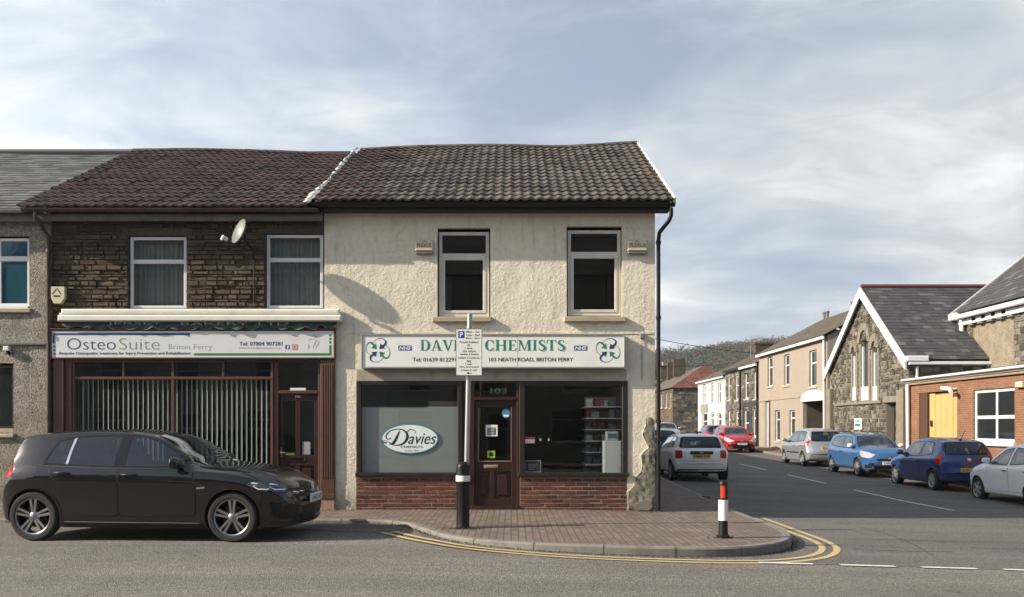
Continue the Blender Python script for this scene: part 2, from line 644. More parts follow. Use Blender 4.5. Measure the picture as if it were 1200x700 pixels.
def pavers(name, ca, cb, mortar, bw=.2, bh=.1, rot=0.0):
    m, n = newmat(name)
    vec = n.map((1, 1, 1), rot=(0, 0, rot))
    wob = n.node('ShaderNodeTexNoise', {'Vector': n.obj, 'Scale': 3.0, 'Detail': 3}).outputs['Color']
    vec = n.node('ShaderNodeVectorMath', {0: vec, 1: n.node('ShaderNodeVectorMath', {0: wob, 'Scale': .018}, operation='SCALE').outputs[0]}, operation='ADD').outputs[0]
    b = n.node('ShaderNodeTexBrick', {'Vector': vec, 'Color1': (*ca, 1), 'Color2': (*cb, 1), 'Mortar': (*mortar, 1), 'Scale': 1.0,
               'Mortar Size': .008, 'Mortar Smooth': .2, 'Bias': 0.0, 'Brick Width': bw, 'Row Height': bh})
    c = n.mix(n.ramp(n.noise(2.3, 7, .7), [(.35, 0), (.75, .8)]), b.outputs['Color'], sc3(mortar, 1.1))
    c = n.mix(n.math('MULTIPLY', n.ramp(n.noise(38, 5, .8), [(.5, 0), (.8, 1)]), .5), c, sc3(ca, 1.5))
    spots = n.ramp(n.voro(2.4), [(.045, 1), (.06, 0)])
    c = n.mix(n.math('MULTIPLY', spots, .55), c, (.04, .037, .035))
    h = n.math('SUBTRACT', n.math('MULTIPLY', n.noise(45, 5), .35), b.outputs['Fac'])
    nm = n.bump(h, .8, .008)
    n.bsdf(c, .85, 0, nm, Specular_IOR_Level=.3)
    return m


def brickwall(name, ca, cb, mortar, axis='x', bw=.225, bh=.075):
    """small far brickwork on a wall in the X or Y plane"""
    m, n = newmat(name)
    vec = n.map((1, 1, 1), rot=(PI / 2, 0, 0) if axis == 'y' else (PI / 2, 0, PI / 2))
    sx = n.node('ShaderNodeSeparateXYZ', {'Vector': n.obj})
    cmb = n.node('ShaderNodeCombineXYZ', {'X': sx.outputs['Y' if axis == 'x' else 'X'], 'Y': sx.outputs['Z'], 'Z': 0.0}).outputs[0]
    b = n.node('ShaderNodeTexBrick', {'Vector': cmb, 'Color1': (*ca, 1), 'Color2': (*cb, 1), 'Mortar': (*mortar, 1), 'Scale': 1.0,
               'Mortar Size': .010, 'Mortar Smooth': .2, 'Brick Width': bw, 'Row Height': bh})
    c = n.mix(n.ramp(n.noise(1.7, 7, .7), [(.4, 0), (.8, .6)]), b.outputs['Color'], sc3(ca, .5))
    nm = n.bump(n.math('SUBTRACT', n.math('MULTIPLY', n.noise(60, 4), .4), b.outputs['Fac']), .8, .008)
    n.bsdf(c, .88, 0, nm, Specular_IOR_Level=.2)
    return m


def glass_mat(name, tint=(.8, .84, .83), refl=1.0, wav=0.0):
    m, n = newmat(name)
    bk = n.node('ShaderNodeNewGeometry').outputs['Backfacing']      # a thin pane reflects alike from both sides
    lw = n.node('ShaderNodeFresnel', {'IOR': n.math('MULTIPLY_ADD', bk, 1 / 1.52 - 1.52, 1.52)})
    nm = n.bump(n.noise(wav, 2), .05, .02) if wav else None
    if nm is not None: n.set(lw.inputs['Normal'], nm)
    tr = n.node('ShaderNodeBsdfTransparent', {'Color': (*tint, 1)})
    gl = n.node('ShaderNodeBsdfGlossy', {'Color': (.95, .97, 1, 1), 'Roughness': .015})
    if nm is not None: n.set(gl.inputs['Normal'], nm)
    fac = n.math('MINIMUM', n.math('MULTIPLY', lw.outputs[0], 1.9 * refl), 1.0)
    mx = n.node('ShaderNodeMixShader', {0: fac, 1: tr.outputs[0], 2: gl.outputs[0]})
    n.t.links.new(mx.outputs[0], n.out.inputs[0])
    return m


def dark_glass(name, color=(.012, .014, .016), rough=.03, wav=14.0):
    m, n = newmat(name)
    nm = n.bump(n.noise(wav, 2), .04, .02)
    n.bsdf(n.mix(n.noise(3, 2), color, sc3(color, 1.8)), rough, 0, nm, Specular_IOR_Level=.5)
    return m


def paint(name, color, metal=.0, rough=.35, dirt=.25, coat=.9):
    m, n = newmat(name)
    sep = n.node('ShaderNodeSeparateXYZ', {'Vector': n.obj}).outputs['Z']
    f = n.noise(3, 6, .7)
    low = n.ramp(n.math('ADD', sep, n.math('MULTIPLY', n.math('SUBTRACT', f, .5), .5)), [(.18, 1), (.6, 0)])
    c = n.mix(n.math('MULTIPLY', low, dirt), color, (.16, .15, .135))
    r = n.math('ADD', rough, n.math('MULTIPLY', low, .3))
    nm = n.bump(n.noise(7, 2), .02, .02)
    n.bsdf(c, r, metal, nm, Specular_IOR_Level=.15, Coat_Weight=coat, Coat_Roughness=n.math('ADD', .008, n.math('MULTIPLY', n.ramp(f, [(.45, 0), (.75, 1)]), .03)), Coat_Normal=nm, Coat_IOR=1.65)
    return m


def worn_paint(name, color, under, wear=.45):
    m, n = newmat(name)
    f = n.noise(16, 8, .75); g = n.noise(150, 3)
    k = n.ramp(n.math('ADD', n.math('MULTIPLY', f, .75), n.math('MULTIPLY', g, .25)), [(wear, 1), (wear + .09, 0)])
    c = n.mix(n.noise(5, 4), color, sc3(color, .8))
    c = n.mix(n.math('MULTIPLY', k, .85), c, under)
    nm = n.bump(n.voro(95), .6, .006)
    n.bsdf(c, .8, 0, nm)
    return m


def emit(name, color, s):
    m, n = newmat(name)
    e = n.node('ShaderNodeEmission', {'Color': n.mix(n.noise(4, 1), color, sc3(color, .97)), 'Strength': s})
    n.t.links.new(e.outputs[0], n.out.inputs[0])
    return m


M = {}
M['cream'] = rough_render('cream_render', (.80, .735, .59), (.47, .425, .33), dirty=.7, bump=.8)
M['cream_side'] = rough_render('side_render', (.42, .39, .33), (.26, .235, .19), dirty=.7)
M['concrete_band'] = basic('band_render', (.40, .36, .29), .9, var=.2, scale=6, bump=.5, bscale=40, dirt=.4)
M['exposed'] = stone('exposed_stone', [(0, (.22, .205, .16)), (.5, (.30, .275, .21)), (1, (.36, .34, .28))], bs=12, stain=.25)
M['pebble'] = pebbledash('grey_pebbledash', (.17, .155, .125), (.42, .385, .32))
M['sill'] = basic('sill_stone', (.40, .345, .26), .85, var=.25, scale=8, bump=.4, dirt=.4)
M['osteo_stone'] = stone('brown_rubble', [(0, (.080, .058, .041)), (.3, (.108, .077, .051)), (.6, (.135, .099, .066)), (.85, (.158, .118, .08)), (1, (.10, .086, .07))], stain=.3)
M['mortar'] = basic('dark_mortar', (.085, .07, .052), .95, var=.3, scale=9, bump=.8, bscale=30)
M['church_stone'] = stone('grey_rubble', [(0, (.058, .052, .045)), (.4, (.12, .108, .09)), (.75, (.19, .171, .14)), (1, (.30, .272, .222))], stain=.5)
M['church_mortar'] = basic('grey_mortar', (.22, .195, .15), .95, var=.3, scale=5, bump=.8, bscale=30)
M['dressed'] = basic('dressed_stone', (.20, .174, .135), .9, var=.3, scale=4, bump=.6, bscale=22, dirt=.5)
M['brick_red'] = stone('riser_brick', [(0, (.085, .034, .024)), (.35, (.15, .052, .034)), (.7, (.20, .072, .045)), (1, (.10, .055, .045))], bump=.4, bs=50, stain=.45)
M['brick_mortar'] = basic('brick_mortar', (.26, .20, .16), .95, var=.25, scale=8, bump=.6, bscale=60, dirt=.5)
M['annex_brick'] = brickwall('annex_brick', (.215, .09, .052), (.275, .12, .07), (.26, .205, .15), 'x')
M['tile_brown'] = tile_mat('brown_roof_tile', [(0, (.045, .027, .023)), (.5, (.062, .037, .030)), (1, (.085, .052, .042))], (.16, .12, .10), .25, .12)
M['tile_grey'] = tile_mat('weathered_roof_tile', [(0, (.045, .036, .031)), (.5, (.075, .061, .051)), (1, (.11, .09, .076))], (.33, .29, .25), .55, .25)
M['slate'] = tile_mat('welsh_slate', [(0, (.075, .078, .082)), (.5, (.105, .108, .11)), (1, (.145, .147, .147))], (.26, .26, .25), .18, .15)
M['slate_dark'] = tile_mat('purple_slate', [(0, (.045, .044, .052)), (.45, (.060, .058, .066)), (.85, (.074, .071, .077)), (1, (.13, .125, .125))], (.2, .2, .2), .15, .2)
M['slate_brown'] = tile_mat('brown_far_tile', [(0, (.075, .062, .047)), (.5, (.10, .083, .064)), (1, (.13, .108, .085))], (.18, .17, .13), .3, .25)
M['tile_red'] = tile_mat('red_far_tile', [(0, (.095, .036, .03)), (.5, (.14, .05, .04)), (1, (.17, .07, .055))], (.18, .12, .1), .2, .1)
M['upvc'] = basic('white_upvc', (.72, .72, .72), .3, var=.06, scale=3, bump=0, dirt=.12)
M['upvc_old'] = basic('weathered_white_frame', (.62, .59, .52), .45, var=.12, scale=6, bump=.1, dirt=.3)
M['white_board'] = basic('white_painted_board', (.60, .597, .585), .5, var=.06, scale=3, bump=.1, dirt=.12)
M['brown_paint'] = basic('brown_timber_paint', (.085, .036, .023), .5, var=.3, scale=7, bump=.25, bscale=50, dirt=.3)
M['worn_brown'] = basic('worn_bare_timber', (.30, .21, .14), .85, var=.4, scale=9, bump=.5, dirt=.4)
M['door_brown'] = basic('dark_brown_door', (.034, .013, .010), .38, var=.25, scale=5, bump=.1)
M['frame_dark'] = basic('dark_shop_frame', (.020, .015, .012), .4, var=.3, scale=6, bump=.1)
M['black'] = basic('black_plastic', (.010, .010, .011), .45, var=.3, scale=8, bump=.1, spec=.25)
M['gutter_brown'] = basic('brown_gutter', (.055, .030, .024), .5, var=.3, scale=5, bump=.1, dirt=.3)
M['fascia_grey'] = basic('grey_fascia_board', (.16, .145, .12), .8, var=.3, scale=7, bump=.3, dirt=.5)
M['lead'] = basic('lead_flashing', (.30, .30, .31), .7, var=.3, scale=9, bump=.4, dirt=.3)
M['flash_white'] = basic('patched_white_mortar', (.42, .41, .39), .9, var=.45, scale=12, bump=.8, bscale=40, dirt=.5)
M['glass'] = glass_mat('window_glass', refl=.7)
M['shop_glass'] = glass_mat('shop_glass', (.86, .9, .89), .75, 1.5)
M['dark_glass'] = dark_glass('dark_window_glass')
M['blue_glass'] = dark_glass('blue_window_glass', (.012, .05, .07))
M['car_glass'] = glass_mat('car_glass', (.50, .58, .57), 1.0)
M['car_lining'] = basic('car_lining', (.06, .06, .062), .9, var=.2, bump=.1)
M['car_seat'] = basic('car_seat_cloth', (.035, .035, .038), .9, var=.25, bump=.2)
M['curtain'] = basic('grey_net_curtain', (.22, .255, .235), .95, var=.25, scale=5, bump=.2)
M['blind'] = basic('pale_blind_fabric', (.50, .505, .50), .9, var=.1, scale=8, bump=.15, bscale=120)
M['film'] = basic('frosted_film', (.35, .365, .352), .6, var=.10, scale=1.6, bump=0)
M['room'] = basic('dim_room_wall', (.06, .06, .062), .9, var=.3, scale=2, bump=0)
M['asphalt'] = asphalt('old_asphalt', (.150, .140, .128), .6, .9)
M['asphalt_side'] = asphalt('side_asphalt', (.112, .107, .101), .3, .6)
M['asphalt_patch'] = asphalt('patched_asphalt', (.098, .093, .087), .25, .6)
M['paver'] = pavers('brick_pavers', (.165, .125, .10), (.25, .192, .155), (.075, .062, .052), .2, .1, PI / 2)
M['far_pave'] = pavers('red_pavers', (.19, .10, .075), (.23, .125, .095), (.1, .07, .06), .4, .2)
M['kerb'] = basic('concrete_kerb', (.19, .178, .155), .9, var=.3, scale=6, bump=.6, bscale=70, dirt=.6)
M['yellow'] = worn_paint('yellow_line', (.55, .42, .21), (.15, .14, .12), .36)
M['white_line'] = worn_paint('white_line', (.72, .71, .67), (.14, .135, .12), .38)
M['grass'] = basic('verge', (.06, .075, .03), .95, var=.4, scale=.8, bump=.6, bscale=6)
M['sign_white'] = basic('sign_panel', (.70, .71, .71), .35, var=.05, scale=2, bump=.03, dirt=.12)
M['sign_light'] = basic('sign_lightbox', (.84, .83, .79), .3, var=.06, scale=1.4, bump=.03, dirt=.14)
M['alu'] = basic('sign_trim', (.42, .42, .41), .4, .6, var=.1, bump=.05)
M['navy'] = basic('navy_vinyl', (.018, .035, .16), .4, var=.1, bump=0)
M['blue_vinyl'] = basic('blue_vinyl', (.02, .06, .26), .4, var=.1, bump=0)
M['green_vinyl'] = basic('green_vinyl', (.045, .20, .055), .4, var=.1, bump=0)
M['pale_green'] = basic('sage_vinyl', (.17, .29, .17), .4, var=.1, bump=0)
M['teal'] = basic('teal_vinyl', (.012, .22, .15), .4, var=.1, bump=0)
M['black_vinyl'] = basic('black_vinyl', (.02, .02, .022), .45, var=.1, bump=0)
M['grey_vinyl'] = basic('grey_vinyl', (.30, .30, .31), .5, var=.1, bump=0)
M['pink_vinyl'] = basic('pink_vinyl', (.55, .06, .12), .4, var=.3, scale=20, bump=0)
M['white_vinyl'] = basic('white_vinyl', (.80, .80, .80), .4, var=.04, bump=0)
M['pale_oval'] = basic('pale_oval_vinyl', (.74, .82, .81), .4, var=.05, bump=0)
M['awning_white'] = basic('awning_cassette', (.74, .72, .64), .45, var=.08, scale=4, bump=.05, dirt=.22)
M['awning_green'] = basic('awning_cloth', (.028, .060, .055), .8, var=.35, scale=6, bump=.3)
M['gloss_black'] = basic('gloss_black_trim', (.008, .008, .009), .06, var=.2, bump=0)
M['galv'] = basic('galvanised_steel', (.38, .39, .39), .45, .7, var=.15, scale=12, bump=.1)
M['alarm_cream'] = basic('alarm_box_cream', (.62, .56, .38), .5, var=.12, scale=6, bump=.05, dirt=.25)
M['dish'] = basic('shaded_dish_grey', (.20, .20, .195), .5, var=.12, scale=6, bump=.05, dirt=.3)  # grey set darker to carry the eaves' shade on the dish
M['red_refl'] = basic('red_reflector', (.62, .045, .02), .3, var=.1, bump=0)
M['white_band'] = basic('white_reflective_band', (.75, .75, .74), .4, var=.06, bump=0, dirt=.15)
M['rubber'] = basic('tyre_rubber', (.018, .018, .018), .8, var=.3, scale=14, bump=.3)
M['alloy'] = basic('alloy_rim', (.36, .36, .37), .28, .9, var=.1, bump=0)
M['hubcap'] = basic('hubcap_silver', (.45, .46, .47), .38, .6, var=.12, bump=0, dirt=.2)
M['dark_metal'] = basic('dark_wheel_metal', (.03, .03, .032), .5, .5, var=.2, bump=0)  # plain dark metal of wheel barrel, brake disc and trim bars
M['chrome'] = basic('chrome_trim', (.75, .75, .76), .12, 1.0, var=.05, bump=0)
M['lens'] = dark_glass('headlamp_lens', (.30, .31, .33), .05)
M['lens_dark'] = dark_glass('smoked_lens', (.045, .05, .06), .05)
M['tail_lens'] = dark_glass('tail_lamp_red', (.32, .012, .015), .08)
M['amber'] = dark_glass('amber_lens', (.55, .20, .06), .1)
M['plate_yellow'] = basic('yellow_plate', (.72, .50, .06), .4, var=.05, bump=0)
M['plate_white'] = basic('white_plate', (.74, .74, .74), .4, var=.05, bump=0)
M['pink'] = rough_render('pink_render', (.33, .28, .23), (.26, .215, .175), bump=.5, dirty=.35)
M['white_wall'] = rough_render('white_render', (.52, .52, .50), (.44, .43, .41), bump=.3, dirty=.2)
M['panel_dash'] = pebbledash('panel_pebbledash', (.20, .17, .125), (.32, .275, .20), 30)
M['yellow_wood'] = basic('yellow_timber', (.48, .335, .13), .7, var=.14, scale=5, bump=.3, dirt=.15)
M['yellow_dark'] = basic('board_gap', (.25, .17, .06), .8, var=.2, bump=0)
M['dark_stone'] = stone('dark_passage_stone', [(0, (.05, .045, .04)), (.6, (.09, .08, .07)), (1, (.15, .13, .11))])
M['chimney_brick'] = brickwall('chimney_brick', (.07, .05, .04), (.10, .068, .052), (.09, .08, .07), 'x')
M['pot'] = basic('chimney_pot', (.42, .30, .20), .85, var=.2, bump=.2)
M['hill'] = basic('hill_grass', (.075, .078, .045), .95, var=.5, scale=.03, bump=0)
M['maroon'] = basic('maroon_door_paint', (.13, .03, .035), .4, var=.2, bump=.05)
M['moss'] = basic('kerb_moss', (.05, .06, .02), .95, var=.4, scale=20, bump=.6)
M['grit'] = basic('gutter_grit', (.055, .048, .038), .95, var=.5, scale=14, bump=.9, bscale=90)
M['warm_lamp'] = emit('small_ceiling_lamp', (1, .95, .85), 40.0)
M['box_card'] = basic('brown_cardboard', (.26, .15, .085), .85, var=.15, bump=.1)
M['poster_blue'] = basic('blue_sticker', (.05, .25, .42), .5, var=.3, scale=30, bump=0)
M['poster_green'] = basic('green_sticker', (.30, .50, .05), .5, var=.2, scale=30, bump=0)
M['pack_red'] = basic('red_packet', (.16, .035, .035), .5, var=.2, bump=0)
M['pack_blue'] = basic('blue_packet', (.07, .12, .20), .5, var=.2, bump=0)
M['pack_pale'] = basic('pale_packet', (.36, .38, .38), .5, var=.2, bump=0)
# ================================================================== THE SETTING
def grid_sheet(name, xs, ys, zf, mat):
    mb = MB()
    nx = len(xs)
    pts = [(x, y, zf(x, y)) for y in ys for x in xs]
    mb.add(pts, [(j * nx + i, j * nx + i + 1, (j + 1) * nx + i + 1, (j + 1) * nx + i) for j in range(len(ys) - 1) for i in range(nx - 1)])
    o = mb.build(name, mat, smooth=180)
    o['kind'] = 'structure'
    return o


def frange(a, b, s):
    n = max(1, int(round((b - a) / s)))
    return [a + (b - a) * i / n for i in range(n + 1)]


grid_sheet('ground', [-3000, -600, -200] + frange(-60, 60, 4) + [200, 600, 3000], [-1500, -300, -60] + frange(-20, 170, 4) + [400, 1000, 3500],
           lambda x, y: zg(x, y) - .05, M['grass'])

# kerb line of the built-out corner (outer bottom edge)
KP = [(-40, 14.40), (-14, 14.42), (-6, 14.44), (-3.2, 14.42), (-2.35, 14.36), (-1.75, 14.05), (-1.30, 13.15), (-.85, 12.25), (-.25, 11.72), (.6, 11.36), (1.7, 11.2), (2.7, 11.3),
      (3.4, 11.75), (3.85, 12.4), (4.1, 13.3), (4.15, 14.5), (4.15, 16), (4.25, 20), (4.4, 24), (4.4, 60), (4.4, 150)]
K = [(-40, 14.40)] + [tuple(p) for p in catmull(KP[1:-1], 7)] + [(4.4, 150)]
Ki = [tuple(p) for p in offset_line(K, .125)]
pav_poly = Ki + [(-40, 150)]
pav_poly = [p for p in Ki if p[1] < 151] + [(1.5, 150), (1.5, 17.2), (-40, 17.2)]
ground_patch('pavement', pav_poly, .8, zp, M['paver'])
mb = MB()
acc = 0
for i in range(len(K) - 1):
    (a, b), (c, d), (e, f), (g, h) = K[i], K[i + 1], Ki[i + 1], Ki[i]
    L = math.hypot(c - a, d - b)
    n = max(1, int(L / 4))
    for k in range(n):
        t0, t1 = k / n, (k + 1) / n
        l = lambda p, q, t: p + (q - p) * t
        A = (l(a, c, t0), l(b, d, t0)); B = (l(a, c, t1), l(b, d, t1)); C_ = (l(g, e, t1), l(h, f, t1)); D = (l(g, e, t0), l(h, f, t0))
        ins = lambda P, Q, q: (P[0] + (Q[0] - P[0]) * q, P[1] + (Q[1] - P[1]) * q)
        A2, B2 = ins(A, D, .16), ins(B, C_, .16)
        top = lambda p: max(zp(*p), zg(*p) + .045) + .004
        pts = [(*A, zg(*A) - .04), (*B, zg(*B) - .04), (*A, top(A) - .022), (*B, top(B) - .022), (*A2, top(A)), (*B2, top(B)), (*D, top(D)), (*C_, top(C_)), (*D, top(D) - .1), (*C_, top(C_) - .1)]
        mb.add(pts, [(0, 1, 3, 2), (2, 3, 5, 4), (4, 5, 7, 6), (6, 7, 9, 8)])
o = mb.build('kerb', M['kerb'], smooth=40); o['kind'] = 'structure'
# joints between kerb stones
mb = MB()
acc = 0; nxt = .45
for i in range(1, len(K) - 3):
    (a, b), (c, d) = K[i], K[i + 1]
    L = math.hypot(c - a, d - b)
    while acc + L > nxt and b < 40:
        t = (nxt - acc) / L
        p = Vector((a + (c - a) * t, b + (d - b) * t)); tt = Vector((c - a, d - b)).normalized(); nn = Vector((-tt.y, tt.x))
        zt = max(zp(*p), zg(*p) + .045) + .006
        o1, o2 = p - nn * .003, p + nn * .128
        w = tt * .006
        mb.face([(*(o1 - w), zg(*p)), (*(o1 + w), zg(*p)), (*(o1 + w), zt), (*(o1 - w), zt)])
        mb.face([(*(o1 - w), zt), (*(o1 + w), zt), (*(o2 + w), zt), (*(o2 - w), zt)])
        nxt += .9
    acc += L
o = mb.build('kerb_joints', M['mortar']); o['kind'] = 'structure'

# roads
grid_sheet('main_road', frange(-60, 70, 2), frange(-2.5, 14.6, .9), zg, M['asphalt'])
side = [(2.95, 10.85), (70, 10.35), (70, 17), (15, 17), (15, 150), (4.0, 150), (3.6, 30), (3.5, 14), (3.0, 11.6)]
ground_patch('side_road', side, 2.2, lambda x, y: zg(x, y) + .004, M['asphalt_side'])
o = grid_sheet('opposite_pavement', frange(-60, 70, 10), [-9, -5.5, -2.5], lambda x, y: zg(x, y) + .11, M['paver'])
# far pavement beside the right-hand row
mb = MB()
ys = frange(24, 150, 3)
for y0, y1 in zip(ys, ys[1:]):
    for (xa, xb, za, zb) in ((13.9, 13.905, -.05, .115), (13.905, 14.03, .115, .118)):
        mb.face([(xa, y0, zg(xa, y0) + za), (xb, y0, zg(xa, y0) + zb), (xb, y1, zg(xa, y1) + zb), (xa, y1, zg(xa, y1) + za)])
o = mb.build('far_kerb', M['kerb']); o['kind'] = 'structure'
grid_sheet('far_pavement', [14.03, 15.6, 30], ys, lambda x, y: zg(13, y) + .115, M['far_pave'])

# painted lines
def line_strip(name, poly, half, mat, lift=.009):
    L, Q = strip(poly, half)
    mb = MB()
    for i in range(len(poly) - 1):
        P = [L[i], Q[i], Q[i + 1], L[i + 1]]
        mb.face([(p.x, p.y, zg(p.x, p.y) + lift) for p in P])
    o = mb.build(name, mat, smooth=180); o['kind'] = 'structure'
    if sum(p.normal.z for p in o.data.polygons) < 0: o.data.flip_normals()
    return o


YP = [(-1.75, 13.2), (-1.15, 12.28), (-.5, 11.6), (.5, 11.12), (1.7, 10.93), (2.9, 10.98), (3.7, 11.42), (4.2, 12.15), (4.43, 13.1), (4.44, 14.6), (4.45, 16.6)]
YL = [tuple(p) for p in catmull(YP, 8)]
line_strip('yellow_line', YL, .045, M['yellow'])
line_strip('yellow_line', offset_line(YL, -.19), .045, M['yellow'])
for y0, y1 in ((14.2, 16.0), (19.4, 25.0), (27.3, 31.0), (33.6, 37.5), (41, 45), (48, 52), (56, 60)):
    x = 9.2 if y0 < 15 else 9.55
    line_strip('centre_dash', [(x, t) for t in frange(y0, y1, 1)], .05, M['white_line'])
for k in range(6):
    x0 = 2.98 + k * .98
    line_strip('giveway_dash', [(t, 10.83 - (t - 3) * .016) for t in frange(x0, x0 + .66, .22)], .05, M['white_line'], .012)

for pts_ in ([(5.2, 13.6), (6.0, 13.62), (6.9, 13.55)], [(4.7, 12.35), (5.4, 12.3), (6.1, 12.36)], [(6.6, 12.9), (8.4, 12.75), (10.5, 12.8)], [(4.9, 17.4), (8, 17.2), (11.5, 17.5)], [(5.6, 11.9), (6.0, 14.0), (5.9, 16.2)]):
    line_strip('road_seam', [tuple(p) for p in catmull(pts_, 8)], .012, M['grit'], .007)
ground_patch('road_patch', [(-3.1, 14.38), (-2.4, 14.3), (-1.9, 14.02), (-1.62, 13.55), (-1.9, 13.1), (-2.6, 13.15), (-3.3, 13.6)], .4, lambda x, y: zg(x, y) + .005, M['asphalt_patch'])
ground_patch('road_patch', [(7.2, 12.0), (9.4, 11.95), (9.45, 13.0), (7.25, 13.1)], .6, lambda x, y: zg(x, y) + .007, M['asphalt_patch'])
# grit and weeds gathered along the kerb foot
mb = MB()
rg = random.Random(3)
for i in range(6, len(K) - 1):
    (a, b), (c, d) = K[i], K[i + 1]
    if b > 30: break
    L = math.hypot(c - a, d - b)
    tt = Vector((c - a, d - b)).normalized(); nn = Vector((tt.y, -tt.x))
    for k in range(int(L * 130)):
        t = rg.random(); q = abs(rg.gauss(0, .055))
        p = Vector((a, b)) + tt * L * t + nn * q
        s = rg.uniform(.004, .016)
        z = zg(p.x, p.y) + .006
        th = rg.uniform(0, 6)
        pts = [(p.x + math.cos(th + w) * s, p.y + math.sin(th + w) * s * rg.uniform(.5, 1), z) for w in (0, 2.1, 4.2)] + [(p.x, p.y, z + s * .8)]
        mb.add(pts, [(0, 1, 3), (1, 2, 3), (2, 0, 3)])
o = mb.build('grit', M['grit']); o['kind'] = 'stuff'
tag(o, 'dark grit and leaf litter lying along the kerb foot', 'grit')


# ================================================================== SHARED BUILDING PARTS
def window(parent, F, u0, u1, z0, z1, w, mat, glass, fr=.05, hbars=(), vbars=(), depth=.05, sill=None, back=None, sash=0.0, name='window', sillmat=None):
    mb = MB()
    mb.box(F, u0, u0 + fr, z0, z1, w - depth, w, ch=.006)
    mb.box(F, u1 - fr, u1, z0, z1, w - depth, w, ch=.006)
    mb.box(F, u0 + fr, u1 - fr, z0, z0 + fr, w - depth, w - .002, ch=.006)
    mb.box(F, u0 + fr, u1 - fr, z1 - fr, z1, w - depth, w - .002, ch=.006)
    for (z, t) in hbars: mb.box(F, u0 + fr, u1 - fr, z - t / 2, z + t / 2, w - depth, w - .004, ch=.006)
    for v in vbars:
        u, t = v[0], v[1]
        za, zb = (z0 + fr, z1 - fr) if len(v) < 4 else (v[2], v[3])
        mb.box(F, u - t / 2, u + t / 2, za, zb, w - depth, w - .006, ch=.006)
    if sash:   # an opening casement inside the lower light
        zt = min([z for z, t in hbars], default=z1)
        a, b, c, d = u0 + fr, u1 - fr, z0 + fr, zt - .03
        for (p, q, r, s_) in ((a, a + sash, c, d), (b - sash, b, c, d), (a + sash, b - sash, c, c + sash), (a + sash, b - sash, d - sash, d)):
            mb.box(F, p, q, r, s_, w - depth + .01, w + .012, ch=.006)
    o = mb.build(name, mat, parent)
    g = MB(); g.rect(F, u0 + fr * .5, u1 - fr * .5, z0 + fr * .5, z1 - fr * .5, w - depth * .6)
    g.build('pane', glass, o)
    if sill:
        s = MB(); s.box(F, sill[0], sill[1], sill[2], sill[3], -.02, sill[4], ch=.012)
        s.build('sill', sillmat or M['sill'], o)
    if back:
        c = MB()
        # a hanging with folds
        n = 40
        pts = []
        for k in range(n + 1):
            u = u0 + (u1 - u0) * k / n
            ww = w - depth - .12 + .018 * math.sin(k * 1.9) + .01 * math.sin(k * .7)
            pts += [F.P(u, z0, ww), F.P(u, z1, ww)]
        c.add(pts, [(2 * k, 2 * k + 2, 2 * k + 3, 2 * k + 1) for k in range(n)])
        c.build('curtain', back, o, smooth=60)
    return o


def pipe(F, pts, rad, mat, parent, name='downpipe', brackets=(), n=10):
    mb = MB(); mb.tube([F.P(*p) for p in pts], rad, n)
    for z in brackets:
        p = min(pts, key=lambda q: abs(q[1] - z))
        mb.lathe([(rad * 1.35, -.03), (rad * 1.35, .03)], F.P(p[0], z, p[2]), 'z', n)
    return mb.build(name, mat, parent, smooth=40)


def gutter(F, u0, u1, z, w, rad, mat, parent, joints=1.8):
    mb = MB()
    n = 9
    def prof(r): return [(w - r * math.cos(PI * k / (n - 1)) * -1, z - r * math.sin(PI * k / (n - 1))) for k in range(n)]
    A = prof(rad); B = prof(rad * .88)
    ring = A + B[::-1]
    pts = [F.P(u, p[1], p[0]) for u in (u0, u1) for p in ring]
    q = len(ring)
    mb.add(pts, [(i, (i + 1) % q, q + (i + 1) % q, q + i) for i in range(q)] + [tuple(range(q)), tuple(range(2 * q - 1, q - 1, -1))])
    u = u0 + joints * .6
    while u < u1:
        A2 = prof(rad * 1.1); pts = [F.P(x, p[1], p[0]) for x in (u - .05, u + .05) for p in A2]
        mb.add(pts, [(i, i + 1, n + i + 1, n + i) for i in range(n - 1)])
        u += joints
    return mb.build('gutter', mat, parent, smooth=50)


def shell(mb, F, u0, u1, zb, ze, zr, depth, m=0, half=None, sides=(True, True), roofm=None):
    """side gables, back wall, back slope and an inner lining under the front slope"""
    h = depth / 2 if half is None else half
    for u, on in ((u0, sides[0]), (u1, sides[1])):
        if on: mb.face([F.P(u, zb, 0), F.P(u, ze, 0), F.P(u, zr, -h), F.P(u, ze, -depth), F.P(u, zb, -depth)], m)
    mb.face([F.P(u0, zb, -depth), F.P(u1, zb, -depth), F.P(u1, ze, -depth), F.P(u0, ze, -depth)], m)


# ================================================================== THE CHEMIST'S SHOP
CU0, CU1 = fx(380), fx(767.5)
ZE, ZR = 5.44, 7.94
chem = thing('shop_building', 'cream rendered corner chemist shop with dark tiled roof and brown shopfront', 'shop', ((CU0 + CU1) / 2, YF, .05))
wl = (fx(512.5), fx(574.5), fz(371.7), fz(267)); wr = (fx(664), fx(729), fz(371.0), fz(265))
sf = (fx(417.5), fx(735), -.4, fz(446))
mb = MB()
holes_wall(mb, FRONT, CU0, CU1, -.4, 5.5, [wl, wr], reveal=.13)
# reopen the shopfront: rebuild the wall with all three openings
mb = MB(); holes_wall(mb, FRONT, CU0, CU1, -.4, 5.5, [wl, wr, sf], reveal=.13)
# slight step of the render above the sign
mb.box(FRONT, CU0 + .005, CU1 - .005, fz(391.5), fz(389.5), 0, .012)
mb.build('wall', M['cream'], chem)
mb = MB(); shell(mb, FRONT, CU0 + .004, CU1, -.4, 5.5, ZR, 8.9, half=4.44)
mb.build('side_wall', M['cream_side'], chem)
